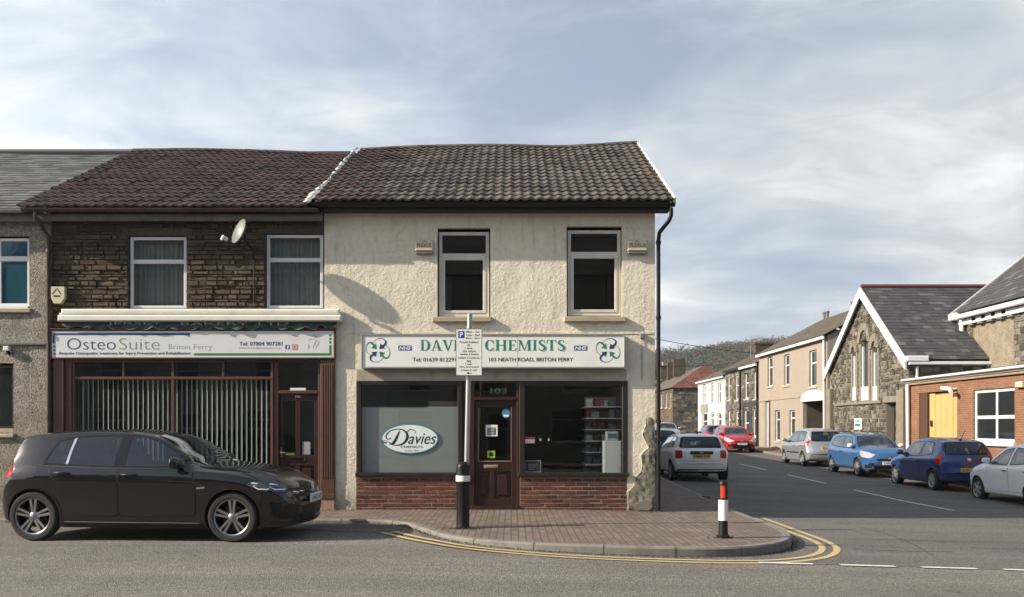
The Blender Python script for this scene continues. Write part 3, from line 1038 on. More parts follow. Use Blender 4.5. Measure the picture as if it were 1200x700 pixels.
# lintel strip between sign and windows
mb = MB(); mb.box(FRONT, fx(418), fx(734), fz(446.5), fz(433), -.02, .006)
mb.build('lintel', M['concrete_band'], chem)
window(chem, FRONT, fx(514), fx(573), fz(370.5), fz(271), -.075, M['upvc_old'], M['glass'], fr=.06, hbars=[(fz(299), .085)], sash=.05, sill=(fx(507), fx(576), fz(378), fz(372), .09))
window(chem, FRONT, fx(665.5), fx(728), fz(369.5), fz(269), -.075, M['upvc_old'], M['glass'], fr=.06, hbars=[(fz(297), .085)], sash=.05, sill=(fx(661), fx(733), fz(377.7), fz(371.7), .09))
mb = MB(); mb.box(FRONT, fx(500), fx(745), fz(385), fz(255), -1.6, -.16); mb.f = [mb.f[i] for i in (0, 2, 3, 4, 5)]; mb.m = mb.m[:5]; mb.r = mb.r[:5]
mb.build('dark_window_backing', M['black'], chem)  # black box added behind the upper panes so they read unlit


def pitched(parent, F, u0, u1, ze, zr, we, half, tile, matn, sag=None, rng=None, kind='tiles', **kw):
    """front slope of a roof as laid tiles, plus lining; returns slope length"""
    rise, run = zr - ze, half + we
    S = math.hypot(rise, run)
    RF = Frame(F.P(u0, ze, we), F.u, n=None, up=(F.k * rise - F.n * run))
    RF.n = RF.u.cross(RF.k)
    mb = MB()
    if kind == 'tiles': roof_tiles(mb, RF, u1 - u0, S, sag=sag, rng=rng or R, **kw)
    else: slates(mb, RF, u1 - u0, S, sag=sag, rng=rng or R, **kw)
    # underlay, so that the roof is closed
    n = 12
    pts = []
    for k in range(n + 1):
        u = (u1 - u0) * k / n
        for s_ in (0, S / 2, S): pts.append(RF.P(u, s_, (sag(u, s_) if sag else 0) - .015))
    mb.add(pts, [(3 * k + j, 3 * k + 3 + j, 3 * k + 4 + j, 3 * k + 1 + j) for k in range(n) for j in (0, 1)])
    # back slope
    mb.face([F.P(u0, zr, -half), F.P(u1, zr, -half), F.P(u1, ze, -2 * half - we), F.P(u0, ze, -2 * half - we)])
    o = mb.build('roof', matn, parent)
    return o, RF, S


_rl = pchip([(-3.6, -.06), (-1.96, .015), (-.39, .04), (.98, .005), (1.96, .05), (2.9, .11)])
csag = lambda u, s: (s / 5.4) * _rl(u + fx(364) + .16)
roof, RF, S = pitched(chem, FRONT, fx(364) + .16, 2.84, ZE + .07, ZR, .42, 4.44, None, M['tile_grey'], sag=csag, pitch=.172, per=2, expo=.33, hgt=.028, lift=.030)
roof.data.materials.append(M['tile_brown'])       # browner tiles were laid next to the joint
rg = random.Random(14); _last = {}
for pl in roof.data.polygons:
    key = round(roof.data.attributes['rnd'].data[pl.index].value, 6)
    if key not in _last: _last[key] = (pl.center.x + chem.location.x) < -3.3 + .22 * (pl.center.z - .5) * .5 + rg.uniform(-.5, .4)
    if _last[key]: pl.material_index = 1
mb = MB()          # ridge tiles
u = 0
L = 2.84 - (fx(364) + .16)
while u < L:
    b = min(u + .42, L)
    pts = []
    for uu in (u, b + .01):
        z = csag(uu, S)
        for k in range(9):
            a = PI * k / 8
            pts.append(RF.P(uu, S, z) + Vector((0, -.12 * math.cos(a), .085 * math.sin(a) - .03 + R.uniform(-.004, .004))))
    mb.add(pts, [(k, k + 1, 10 + k, 9 + k) for k in range(8)])
    u += .43
mb.build('ridge_tile', M['tile_grey'], roof, smooth=60)
mb = MB()          # white verge board on the right gable
p = []
for s_ in (0, S):
    for (du, dn) in ((0, -.10), (.03, -.10), (.03, .055), (0, .055)): p.append(RF.P(L + du + .004, s_, dn + csag(L, s_)))
mb.add(p, [(0, 1, 2, 3), (7, 6, 5, 4)] + [(i, 4 + i, 4 + (i + 1) % 4, (i + 1) % 4) for i in range(4)])
mb.build('verge_board', M['white_board'], roof)
mb = MB(); mb.box(FRONT, fx(380), 2.80, 5.385, 5.53, .27, .30); mb.box(FRONT, fx(380), 2.80, 5.385, 5.40, 0, .27)
mb.build('fascia_board', M['black'], chem)
gutter(FRONT, -3.53, 2.86, 5.475, .37, .062, M['black'], chem)
pu = fx(767.5) + .055
pipe(FRONT, [(2.80, 5.40, .37), (2.80, 5.26, .37), (2.77, 5.18, .34), (pu + .01, 5.02, .1), (pu, 4.9, .05), (pu, 3.5, .05), (pu, 1.64, .05), (pu, .06, .05)], .036, M['black'], chem, brackets=(4.85, 3.5, 1.64))
# exposed patch where the render has fallen away
pp = [(757, 492), (761, 488.5), (765.5, 491), (767.2, 520), (767.2, 597.4), (747, 597.6), (735, 597.8), (736.5, 586), (734.5, 577), (742, 571), (745, 559), (751, 553), (753, 545), (749.8, 534), (755, 529), (760.5, 525), (755, 514), (752.8, 509), (756.5, 499)]
rg = random.Random(8)
poly = [(fx(a) + rg.uniform(-.008, .008), fz(b)) for a, b in pp]
V, Fc = fill_poly(poly, .06)
mb = MB()
mb.add([FRONT.P(v.x, v.y, .006 + (0 if i < 60 else rg.uniform(0, .022))) for i, v in enumerate(V)], [list(f) for f in Fc])
mb.build('bare_patch', M['exposed'], chem)
mb = MB(); q = [(743, 594), (748, 588), (756, 585.5), (762, 588), (764.5, 594), (760, 598), (746, 597.5)]
mb.prism(FRONT, [(fx(a), fz(b)) for a, b in q], .0, .045)
mb.build('patch_stone', M['dressed'], chem)
# torn lip of thick render round the patch
mb = MB()
for i in range(7, len(poly)):
    a = Vector(poly[i]); b = Vector(poly[(i + 1) % len(poly)])
    n = 4
    for k in range(n):
        p = a.lerp(b, k / n); q2 = a.lerp(b, (k + 1) / n)
        mb.tube([FRONT.P(p.x, p.y, .008), FRONT.P(q2.x, q2.y, .008)], rg.uniform(.003, .008), 6)
mb.build('render_edge', M['cream'], chem, smooth=60)

# ---- shopfront
for (a, b) in ((417.5, 541.5), (609, 735)):
    mb = MB()
    rubble(mb, FRONT, fx(a), fx(b), -.05, fz(558.5), regular=(.225, .0745), dep=(.0, .006), gap=.011, jit=.35, rng=random.Random(int(a)))
    o = mb.build('stall_riser', M['brick_red'], chem)
    mb = MB(); mb.rect(FRONT, fx(a), fx(b), -.3, fz(557), -.004)
    mb.build('mortar', M['brick_mortar'], o)


def shop_window(F, parent, a, b, c, d, fr, mat, glass, w=.025, name='shop_window'):
    mb = MB()
    u0, u1, z0, z1 = fx(a), fx(b), fz(d), fz(c)
    mb.box(F, u0, u0 + fr, z0, z1, -.08, w, ch=.01); mb.box(F, u1 - fr, u1, z0, z1, -.08, w, ch=.01)
    mb.box(F, u0 + fr, u1 - fr, z1 - fr, z1, -.08, w - .003, ch=.01)
    mb.box(F, u0 - .02, u1 + .02, z0 - .03, z0 + .035, -.08, w + .04, ch=.012)
    o = mb.build(name, mat, parent)
    g = MB(); g.rect(F, u0 + fr * .6, u1 - fr * .6, z0 + .01, z1 - fr * .6, -.035)
    g.build('pane', glass, o)
    return o


w1 = shop_window(FRONT, chem, 418, 542, 446.5, 556.5, .085, M['frame_dark'], M['shop_glass'])
w2 = shop_window(FRONT, chem, 608.5, 735.5, 446.5, 556.5, .10, M['frame_dark'], M['shop_glass'])
# frosted film with the oval sign
mb = MB(); mb.rect(FRONT, fx(423), fx(538), fz(554), fz(476.5), -.055)
mb.build('frosted_film', M['film'], w1)
mb = MB(); mb.box(FRONT, fx(424), fx(500), fz(477.3), fz(476), -.054, -.050)
mb.build('film_edge', M['frame_dark'], w1)


def ellipse(F, cu, cz, a, b, w, n=48, a0=0, a1=2 * PI):
    return [F.P(cu + a * math.cos(a0 + (a1 - a0) * k / n), cz + b * math.sin(a0 + (a1 - a0) * k / n), w) for k in range(n)]


oc = (fx(480), fz(514.5))
mb = MB()
A = ellipse(FRONT, *oc, fx(513.5) - fx(480), fz(497.2) - fz(514.5), -.033); B = ellipse(FRONT, *oc, fx(512) - fx(480), fz(498.4) - fz(514.5), -.033)
mb.add(A + B, [(i, (i + 1) % 48, 48 + (i + 1) % 48, 48 + i) for i in range(48)])
mb.build('oval_border', M['poster_blue'], w1)
mb = MB(); mb.face(ellipse(FRONT, *oc, fx(512.2) - fx(480), fz(498.2) - fz(514.5), -.0325)); mb.build('oval_sticker', M['pale_oval'], w1)
text('script_lettering', 'avies', FRONT, fx(478), fx(511), fz(520.5), fz(508), -.030, M['black_vinyl'], w1, shear=.35)


def stroke(mb, F, pts, wid, w, n=10):
    """a pen stroke: width interpolated along a smooth line"""
    C = catmull([Vector((a, b, 0)) for a, b in pts], n)
    m = len(C)
    L, Q = strip([(p.x, p.y) for p in C], 1.0)
    P = []
    for i, p in enumerate(C):
        t = i / (m - 1) * (len(wid) - 1); k = min(int(t), len(wid) - 2); h = (wid[k] + (wid[k + 1] - wid[k]) * (t - k)) / 2
        d = (L[i] - Vector((p.x, p.y))).normalized() * h
        P += [F.P(p.x + d.x, p.y + d.y, w), F.P(p.x - d.x, p.y - d.y, w)]
    mb.add(P, [(2 * i, 2 * i + 1, 2 * i + 3, 2 * i + 2) for i in range(m - 1)])


mb = MB()
st = lambda pts, wid, w: stroke(mb, FRONT, [(fx(a), fz(b)) for a, b in pts], wid, w)
st([(468, 505), (465, 512), (461, 519), (456, 521)], [.012, .04, .05, .01], -.0302)              # D stem
st([(456, 520), (463, 522), (472, 520), (477, 513), (475, 506), (467, 503), (457, 505), (452, 511), (454, 515), (458, 513)], [.012, .012, .03, .05, .03, .014, .012, .022, .012, .01], -.0298)
st([(453, 519), (447, 518.5), (450, 516.5), (457, 519)], [.02, .014, .01, .01], -.0294)
st([(475, 508), (480, 503.5), (486, 505), (486, 508)], [.01, .01, .01, .008], -.0292)
mb.build('script_capital', M['black_vinyl'], w1)
text('small_lettering', 'CHEMISTS', FRONT, fx(469), fx(495), fz(525.3), fz(522.5), -.030, M['black_vinyl'], w1)
text('date_lettering', 'SINCE 1895', FRONT, fx(474), fx(490), fz(529.2), fz(527.6), -.030, M['black_vinyl'], w1)
# stickers in the right window
mb = MB(); mb.rect(FRONT, fx(615), fx(627), fz(520), fz(512), -.033); o = mb.build('red_sticker', M['pink_vinyl'], w2)
mb = MB(); mb.rect(FRONT, fx(615.5), fx(626.5), fz(519.5), fz(515), -.0325); mb.build('sticker_text_field', M['white_vinyl'], w2)
mb = MB(); mb.rect(FRONT, fx(615), fx(634), fz(553.5), fz(540), -.0335); mb.build('sticker_border', M['grey_vinyl'], w2)
mb = MB(); mb.rect(FRONT, fx(615.7), fx(633.3), fz(552.8), fz(540.7), -.033); mb.build('grey_notice', M['black_vinyl'], w2)
mb = MB()
for k in range(4): mb.rect(FRONT, fx(619), fx(630 - k), fz(544.6 + k * 2), fz(544 + k * 2), -.0325)
mb.build('notice_writing', M['grey_vinyl'], w2)
mb = MB()
for q in (632, 642): mb.rect(FRONT, fx(q), fx(q + 2.4), fz(517), fz(514), -.033)
mb.build('white_sticker', M['grey_vinyl'], w2)

# ---- door
DW = -.06
fr = MB()
fr.box(FRONT, fx(542), fx(556), -.02, fz(446.5), -.12, DW + .05, ch=.01)
fr.box(FRONT, fx(605.5), fx(609), -.02, fz(446.5), -.12, DW + .05, ch=.01)
fr.box(FRONT, fx(556), fx(605.5), fz(449), fz(446.5), -.12, DW + .045, ch=.008)
fr.box(FRONT, fx(556), fx(605.5), fz(469.5), fz(465.5), -.12, DW + .06, ch=.01)
fr.box(FRONT, fx(552), fx(609), fz(598), fz(593), -.12, DW + .09, ch=.01)
fr.build('door_frame', M['door_brown'], chem)
mb = MB(); mb.rect(FRONT, fx(555), fx(606), fz(466), fz(448.5), DW - .01)
tr = mb.build('fanlight', M['shop_glass'], chem)
text('fanlight_writing', '103', FRONT, fx(574), fx(594), fz(461.5), fz(454.5), DW - .07, M['pale_green'], tr, bold=.02)
dr = MB()
a, b, c, d = fx(556.5), fx(605), fz(593), fz(469.8)
dr.box(FRONT, a, a + .05, c, d, DW - .05, DW, ch=.006)
dr.box(FRONT, b - .085, b, c, d, DW - .05, DW, ch=.006)
dr.box(FRONT, a + .05, b - .085, fz(477.5), d, DW - .05, DW - .002, ch=.006)
dr.box(FRONT, a + .05, b - .085, fz(553), fz(541), DW - .05, DW - .002, ch=.006)
dr.box(FRONT, a + .05, b - .085, c, fz(585), DW - .05, DW - .002, ch=.006)
dr.box(FRONT, fx(574), fx(579.5), fz(585), fz(553), DW - .05, DW - .004, ch=.006)
dr.rect(FRONT, a + .02, b - .03, c, fz(545), DW - .035)
for (p, q) in ((fx(560.5), fx(572.5)), (fx(581), fx(597.5))): dr.box(FRONT, p + .03, q - .03, fz(581), fz(557), DW - .04, DW - .012, ch=.012)
door = dr.build('door', M['door_brown'], chem)
mb = MB(); mb.rect(FRONT, a + .04, b - .07, fz(542), fz(476.5), DW - .03); mb.build('door_pane', M['shop_glass'], door)
mb = MB()
mb.box(FRONT, a + .05, a + .062, fz(541), fz(477.5), DW - .01, DW + .006); mb.box(FRONT, b - .097, b - .085, fz(541), fz(477.5), DW - .01, DW + .006)
mb.box(FRONT, a + .05, b - .085, fz(541.3), fz(540.3), DW - .01, DW + .008)
mb.build('glazing_bead', M['worn_brown'], door)
mb = MB(); mb.box(FRONT, fx(567), fx(583.5), fz(549), fz(545), DW, DW + .012, ch=.004); mb.box(FRONT, fx(569), fx(581.5), fz(548), fz(546), DW + .012, DW + .018, ch=.003)
mb.build('letter_plate', M['worn_brown'], door)
mb = MB(); mb.rect(FRONT, fx(569), fx(583), fz(511.5), fz(498), DW - .028); o = mb.build('white_notice', M['white_vinyl'], door)
mb = MB()
mb.rect(FRONT, fx(571), fx(581), fz(510), fz(501.3), DW - .0275)
o2 = mb.build('notice_field', M['black_vinyl'], door)
mb = MB()
for k in range(4): mb.rect(FRONT, fx(572), fx(580 - (k % 2)), fz(503.2 + k * 1.9), fz(502.6 + k * 1.9), DW - .027)
mb.build('notice_line', M['white_vinyl'], door)
mb = MB(); mb.rect(FRONT, fx(571), fx(580), fz(537), fz(528.5), DW - .028); mb.build('green_sticker', M['poster_green'], door)
mb = MB(); mb.rect(FRONT, fx(573), fx(578), fz(535), fz(530.5), DW - .0275); mb.build('sticker_mark', M['black_vinyl'], door)
mb = MB(); mb.face(ellipse(FRONT, fx(593), fz(484.5), .075, .085, DW - .028, 28)); mb.build('round_sticker', M['poster_blue'], door)
mb = MB(); mb.rect(FRONT, fx(590), fx(596), fz(488.5), fz(486), DW - .0275); mb.build('sticker_band', M['white_vinyl'], door)

# ---- the room behind
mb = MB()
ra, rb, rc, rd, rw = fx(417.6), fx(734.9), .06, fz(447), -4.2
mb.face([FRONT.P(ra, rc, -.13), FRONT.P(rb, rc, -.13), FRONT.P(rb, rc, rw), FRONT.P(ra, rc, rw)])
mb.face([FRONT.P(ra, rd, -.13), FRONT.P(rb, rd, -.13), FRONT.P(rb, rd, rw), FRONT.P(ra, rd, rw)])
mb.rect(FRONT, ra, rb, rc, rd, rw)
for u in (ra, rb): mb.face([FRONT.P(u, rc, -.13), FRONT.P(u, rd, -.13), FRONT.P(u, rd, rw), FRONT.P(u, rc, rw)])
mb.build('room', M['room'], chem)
# shelving inside the right window
sh = thing('display_shelves', 'white shelf unit stocked with packets seen through the right chemist window', 'shelves', (fx(700), YF + .9, .06))
mb = MB()
SF = Frame((0, YF, 0), (1, 0, 0))
mb.box(SF, fx(741), fx(745), .07, fz(462), -1.7, -.8); mb.box(SF, fx(694), fx(741), .07, fz(462), -1.72, -1.68)
mb.build('side_panel', M['pack_pale'], sh)
rg = random.Random(5)
for k, py in enumerate((476, 490, 504, 518, 532, 547)):
    mb = MB(); mb.box(SF, fx(690), fx(738), fz(py) - .012, fz(py) + .012, -1.7, -.75, ch=.004)
    o = mb.build('shelf', M['white_board'], sh)
    u = fx(692)
    pk = MB()
    while u < fx(735):
        wd = rg.uniform(.06, .16); hh = rg.uniform(.06, .17)
        pk.box(SF, u, u + wd, fz(py) + .013, fz(py) + .013 + hh, -1.1 - rg.random() * .2, -.82 - rg.random() * .1, m=rg.randrange(3), ch=.004)
        u += wd + rg.uniform(.01, .06)
    pk.build('packets', [M['pack_red'], M['pack_blue'], M['pack_pale']], sh)
bx = MB(); bx.box(SF, fx(708.5), fx(728.5), .55, fz(517), -.48, -.10, ch=.006)
bx.box(SF, fx(709.5), fx(727.5), .08, .56, -.46, -.12)
o = bx.build('display_plinth', M['white_board'], None, loc=(fx(718), YF + .4, .06))
tag(o, 'plain white display plinth standing inside the right chemist window', 'plinth')
bx = MB(); bx.box(SF, fx(712), fx(726), fz(516.7), fz(506), -.4, -.18, m=0, ch=.01); bx.box(SF, fx(713.5), fx(724.5), fz(514), fz(508.5), -.18, -.177, m=1)
o = bx.build('packet_box', [M['pack_pale'], M['pack_blue']], None, loc=(fx(719), YF + .4, fz(516.7)))
tag(o, 'pale packet box resting on top of the white display plinth', 'box')
bx = MB(); bx.box(SF, fx(501), fx(537), fz(476), fz(470), -.5, -.2, ch=.006)
bx.box(SF, fx(500), fx(538), .08, fz(476.2), -.55, -.19, m=1)
o = bx.build('window_shelf', [M['box_card'], M['room']], None, loc=(fx(519), YF + .4, .06))
tag(o, 'brown box on a shelf behind the frosted chemist window', 'shelf')
for px in (618, 650, 673, 690, 711):
    mb = MB(); mb.lathe([(.0, -.012), (.018, -.012), (.022, 0.0), (.022, .02)], FRONT.P(fx(px), rd - .025, -.55), 'z', 12)
    o = mb.build('ceiling_lamp', M['warm_lamp'], None, smooth=40, loc=FRONT.P(fx(px), rd - .02, -.55))
    tag(o, 'tiny round ceiling spotlight glowing inside the right chemist window', 'lamp', 'row of spotlights in the chemist window')

# ---- the fascia sign
sg = thing('shop_sign', 'long white fascia sign of the chemist with green serif lettering', 'sign', (fx(578), YF - .08, fz(432)))
mb = MB(); mb.box(FRONT, fx(426.5), fx(729.5), fz(431.5), fz(394.5), 0, .155)
mb.build('panel', M['sign_light'], sg)
mb = MB()
a, b, c, d = fx(425), fx(731), fz(432.6), fz(393.3)
mb.box(FRONT, a, b, c, c + .03, 0, .17, ch=.005); mb.box(FRONT, a, b, d - .022, d, 0, .17, ch=.005)
mb.box(FRONT, a, a + .022, c + .03, d - .022, 0, .17, ch=.005); mb.box(FRONT, b - .022, b, c + .03, d - .022, 0, .17, ch=.005)
mb.build('sign_frame', M['alu'], sg)
mb = MB(); mb.box(FRONT, fx(606.2), fx(606.7), fz(431), fz(395), .1545, .1565); mb.build('panel_joint', M['grey_vinyl'], sg)

# serif capitals drawn stroke by stroke (unit height)
TH, TN, SH = .20, .06, .05
def _rect(a, b, c, d): return [(a, c), (b, c), (b, d), (a, d)]
def _stem(x, y0=0, y1=1, t=TH, so=.07): return [_rect(x, x + t, y0, y1), _rect(x - so, x + t + so, 0, SH), _rect(x - so, x + t + so, 1 - SH, 1)]
def _arc(cx, cy, ro, so_, ri, si, a0, a1, n=18):
    out = []
    for k in range(n):
        q, r = math.radians(a0 + (a1 - a0) * k / n), math.radians(a0 + (a1 - a0) * (k + 1) / n)
        out.append([(cx + ro * math.cos(q), cy + so_ * math.sin(q)), (cx + ro * math.cos(r), cy + so_ * math.sin(r)), (cx + ri * math.cos(r), cy + si * math.sin(r)), (cx + ri * math.cos(q), cy + si * math.sin(q))])
    return out
def _curve(pts, wid):
    C = catmull([Vector((a, b, 0)) for a, b in pts], 6); m = len(C); L, Q = strip([(p.x, p.y) for p in C], 1.0); P = []
    for i, p in enumerate(C):
        t = i / (m - 1) * (len(wid) - 1); k = min(int(t), len(wid) - 2); h = (wid[k] + (wid[k + 1] - wid[k]) * (t - k)) / 2
        d = (L[i] - Vector((p.x, p.y))).normalized() * h
        P.append(((p.x + d.x, p.y + d.y), (p.x - d.x, p.y - d.y)))
    return [[P[i][0], P[i][1], P[i + 1][1], P[i + 1][0]] for i in range(m - 1)]
GL = {
    'D': (.86, _stem(.09) + [_rect(.29, .42, 0, SH), _rect(.29, .42, 1 - SH, 1)] + _arc(.40, .5, .44, .5, .23, .45, -90, 90)),
    'A': (.90, [[(.40, 1), (.52, 1), (.88, 0), (.65, 0)], [(.40, 1), (.45, .86), (.17, 0), (.10, 0)], _rect(.22, .62, .30, .30 + TN), _rect(.0, .28, 0, SH), _rect(.56, .96, 0, SH)]),
    'V': (.90, [[(.04, 1), (.28, 1), (.54, .0), (.42, 0)], [(.48, .14), (.54, 0), (.84, 1), (.77, 1)], _rect(-.03, .37, 1 - SH, 1), _rect(.66, .94, 1 - SH, 1)]),
    'I': (.40, _stem(.10)),
    'E': (.74, _stem(.09) + [_rect(.29, .66, 0, SH), _rect(.29, .64, 1 - SH, 1), _rect(.29, .48, .49, .49 + TN), [(.66, 0), (.70, .27), (.65, .27), (.58, SH)], [(.64, 1), (.66, .75), (.61, .75), (.56, 1 - SH)], _rect(.46, .50, .40, .64)]),
    'S': (.64, _curve([(.53, .74), (.47, .92), (.31, .97), (.16, .89), (.12, .74), (.22, .60), (.40, .47), (.52, .34), (.52, .17), (.40, .05), (.25, .03), (.12, .12), (.08, .28)], [.04, .05, .07, .12, .17, .20, .20, .17, .13, .08, .05, .04]) + [_rect(.51, .55, .70, .98), _rect(.06, .10, .02, .30)]),
    'C': (.82, _arc(.44, .5, .40, .51, .19, .45, 50, 310, 26) + [_rect(.72, .76, .66, 1.0), _rect(.72, .76, .0, .3), [(.60, .08), (.76, .27), (.72, .30), (.56, .12)], [(.60, .92), (.74, .70), (.74, .78), (.66, .95)]]),
    'H': (.98, _stem(.09) + _stem(.68) + [_rect(.29, .68, .48, .48 + TN)]),
    'M': (1.14, [_rect(.12, .18, 0, 1), _rect(.84, 1.04, 0, 1), [(.05, 1), (.28, 1), (.60, .0), (.52, 0)], [(.54, .06), (.58, .0), (.88, 1), (.82, 1)], _rect(.02, .28, 0, SH), _rect(.76, 1.12, 0, SH), _rect(.02, .2, 1 - SH, 1), _rect(.88, 1.12, 1 - SH, 1)]),
    'T': (.80, [_rect(.30, .50, 0, 1), _rect(.22, .58, 0, SH), _rect(.04, .76, 1 - SH, 1), [(.03, 1), (.10, 1 - SH), (.06, .72), (.02, .72)], [(.77, 1), (.70, 1 - SH), (.74, .72), (.78, .72)]]),
}


def serif(name, word, F, u0, u1, z0, z1, w, mat, parent):
    adv = [GL[c][0] + .07 for c in word]
    k = (u1 - u0) / sum(adv)
    mb = MB(); x = 0
    for ci, c in enumerate(word):
        for j, poly in enumerate(GL[c][1]):
            mb.face([F.P(u0 + (x + a) * k, z0 + b * (z1 - z0), w + .00012 * j) for a, b in poly])
        x += adv[ci]
    return mb.build(name, mat, parent)


serif('green_lettering', 'DAVIES', FRONT, fx(493.5), fx(559), fz(412), fz(399.5), .157, M['teal'], sg)
serif('green_lettering', 'CHEMISTS', FRONT, fx(568), fx(662.5), fz(412), fz(399.5), .157, M['teal'], sg)
text('telephone_line', 'Tel: 01639 812291', FRONT, fx(484.5), fx(535), fz(424.6), fz(420), .158, M['black_vinyl'], sg, bold=.008)
text('address_line', '103 NEATH ROAD, BRITON FERRY', FRONT, fx(573.5), fx(671), fz(425.2), fz(420), .158, M['black_vinyl'], sg, bold=.008)
for (a, b) in ((468, 483.5), (672, 687.3)):
    mb = MB(); mb.box(FRONT, fx(a), fx(b), fz(411.8), fz(406), .155, .1575); o = mb.build('health_badge', M['blue_vinyl'], sg)
    text('badge_lettering', 'NHS', FRONT, fx(a + 1), fx(b - 1), fz(411.1), fz(406.8), .1585, M['white_vinyl'], o, bold=.03, shear=.2)


def swirl(cpx, cpy, r):
    g = [MB(), MB()]
    cu, cz = fx(cpx), fz(cpy)
    for k in range(4):
        t = k * PI / 2
        rot = lambda x, y: (cu + r * (x * math.cos(t) - y * math.sin(t)), cz + r * (x * math.sin(t) + y * math.cos(t)))
        m = g[k % 2]
        stroke(m, FRONT, [rot(*p) for p in ((-.55, -.50), (-.92, -.15), (-1.0, .28), (-.82, .62), (-.55, .62), (-.34, .40))], [r * .03, r * .035, r * .05, r * .10, r * .16, r * .15], .157 + .0004 * k)
        m.face([FRONT.P(*rot(*p), .1574 + .0004 * k) for p in ((-.58, .20), (-.18, .58), (-.10, .10))])
    g[0].build('emblem_swirl', M['teal'], sg); g[1].build('emblem_swirl', M['navy'], sg)


swirl(444.5, 411.5, .21); swirl(711.5, 411.5, .21)

# ---- small things on the wall
for i, (a, b, lab) in enumerate(((487, 508, 'cream alarm box on the chemist wall left of the left upstairs window'), (734.5, 758, 'cream alarm box on the chemist wall by the roof downpipe'))):
    t = thing('alarm_box', lab, 'alarm box', (fx((a + b) / 2), YF - .05, fz(298)), group='alarm boxes on the chemist front')
    mb = MB(); mb.box(FRONT, fx(a), fx(b), fz(295.5), fz(282.5), .0, .10, ch=.02); mb.build('cover', M['alarm_cream'], t)
    mb = MB(); mb.box(FRONT, fx(a) + .01, fx(b) - .005, fz(298.6), fz(295.7), .0, .085, ch=.015); mb.build('strobe', M['dish'], t)
    text('lettering', 'PLEXUS', FRONT, fx(a + 2.5), fx(b - 2), fz(291), fz(286.6), .1015, M['black_vinyl'], t, bold=.01)
    mb = MB(); stroke(mb, FRONT, [(fx(a + 8), fz(285.5)), (fx(a + 11), fz(283.8)), (fx(a + 14), fz(285.8))], [.004, .012, .004], .1015); mb.build('emblem', M['black_vinyl'], t)
t = MB(); t.box(FRONT, fx(749.5), fx(754.5), fz(397), fz(391), 0, .06, ch=.01); t.tube([FRONT.P(fx(752), fz(397), .02), FRONT.P(fx(752), fz(432), .012), FRONT.P(fx(752), fz(446), .012)], .006, 6)
tag(t.build('junction_box', M['dish'], None, loc=FRONT.P(fx(752), fz(394), 0)), 'small pale junction box on the wall right of the chemist sign', 'junction box')
# ================================================================== THE OSTEOPATH'S SHOP
OU0, OU1 = fx(60), fx(380)
ost = thing('shop_building', 'brown stone shop with reddish tiled roof, awning and dark timber shopfront', 'shop', ((OU0 + OU1) / 2, YF, .05))
ow1 = (fx(150), fx(218), fz(361.5), fz(276)); ow2 = (fx(310.5), fx(379), fz(361.5), fz(273.5))
osf = (fx(76), fx(378.5), -.4, fz(386))
mb = MB(); holes_wall(mb, FRONT, OU0 - .25, OU1 + .01, -.4, 5.42, [ow1, ow2, osf], reveal=.13, w=-.03)
mb.build('wall', M['mortar'], ost)
mb = MB(); rubble(mb, FRONT, OU0 + .02, OU1 - .005, fz(388), 5.36, [ow1, ow2], rows=(.04, .105), lens=(.09, .32), dep=(-.012, .032), gap=.013, rng=random.Random(21))
mb.build('stonework', M['osteo_stone'], ost)
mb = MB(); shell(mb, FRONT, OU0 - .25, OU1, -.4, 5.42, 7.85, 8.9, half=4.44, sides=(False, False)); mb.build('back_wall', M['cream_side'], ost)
window(ost, FRONT, fx(151), fx(217.5), fz(361.3), fz(277), -.06, M['upvc'], M['glass'], fr=.055, hbars=[(fz(306), .075)], back=M['curtain'])
window(ost, FRONT, fx(311.5), fx(378), fz(361.3), fz(274.5), -.06, M['upvc'], M['glass'], fr=.055, hbars=[(fz(304), .075)], back=M['curtain'])
mb = MB(); mb.box(FRONT, ow1[0] - .12, ow1[1] + .12, ow1[3] + .003, ow1[3] + .14, -.04, .008, ch=.008); mb.build('lintel', M['mortar'], ost)
mb = MB(); mb.box(FRONT, ow2[0] - .12, OU1 - .01, ow2[3] + .003, ow2[3] + .14, -.04, .008, ch=.008)
mb.build('lintel', M['mortar'], ost)
osag = lambda u, s: (s / 5.4) * (.03 * math.sin(u * .9) - .012 * u)
oroof, ORF, OS = pitched(ost, FRONT, -8.68, fx(364) + .02, 5.40, 7.87, .42, 4.44, None, M['tile_brown'], sag=osag, pitch=.172, per=2, expo=.33, hgt=.027, lift=.030)
mb = MB()
L = fx(364) + .02 + 8.68; u = 0
while u < L:
    b = min(u + .42, L); pts = []
    for uu in (u, b + .01):
        for k in range(9):
            a = PI * k / 8
            pts.append(ORF.P(uu, OS, osag(uu, OS)) + Vector((0, -.12 * math.cos(a), .085 * math.sin(a) - .03 + R.uniform(-.004, .004))))
    mb.add(pts, [(k, k + 1, 10 + k, 9 + k) for k in range(8)]); u += .43
mb.build('ridge_tile', M['tile_brown'], oroof, smooth=60)
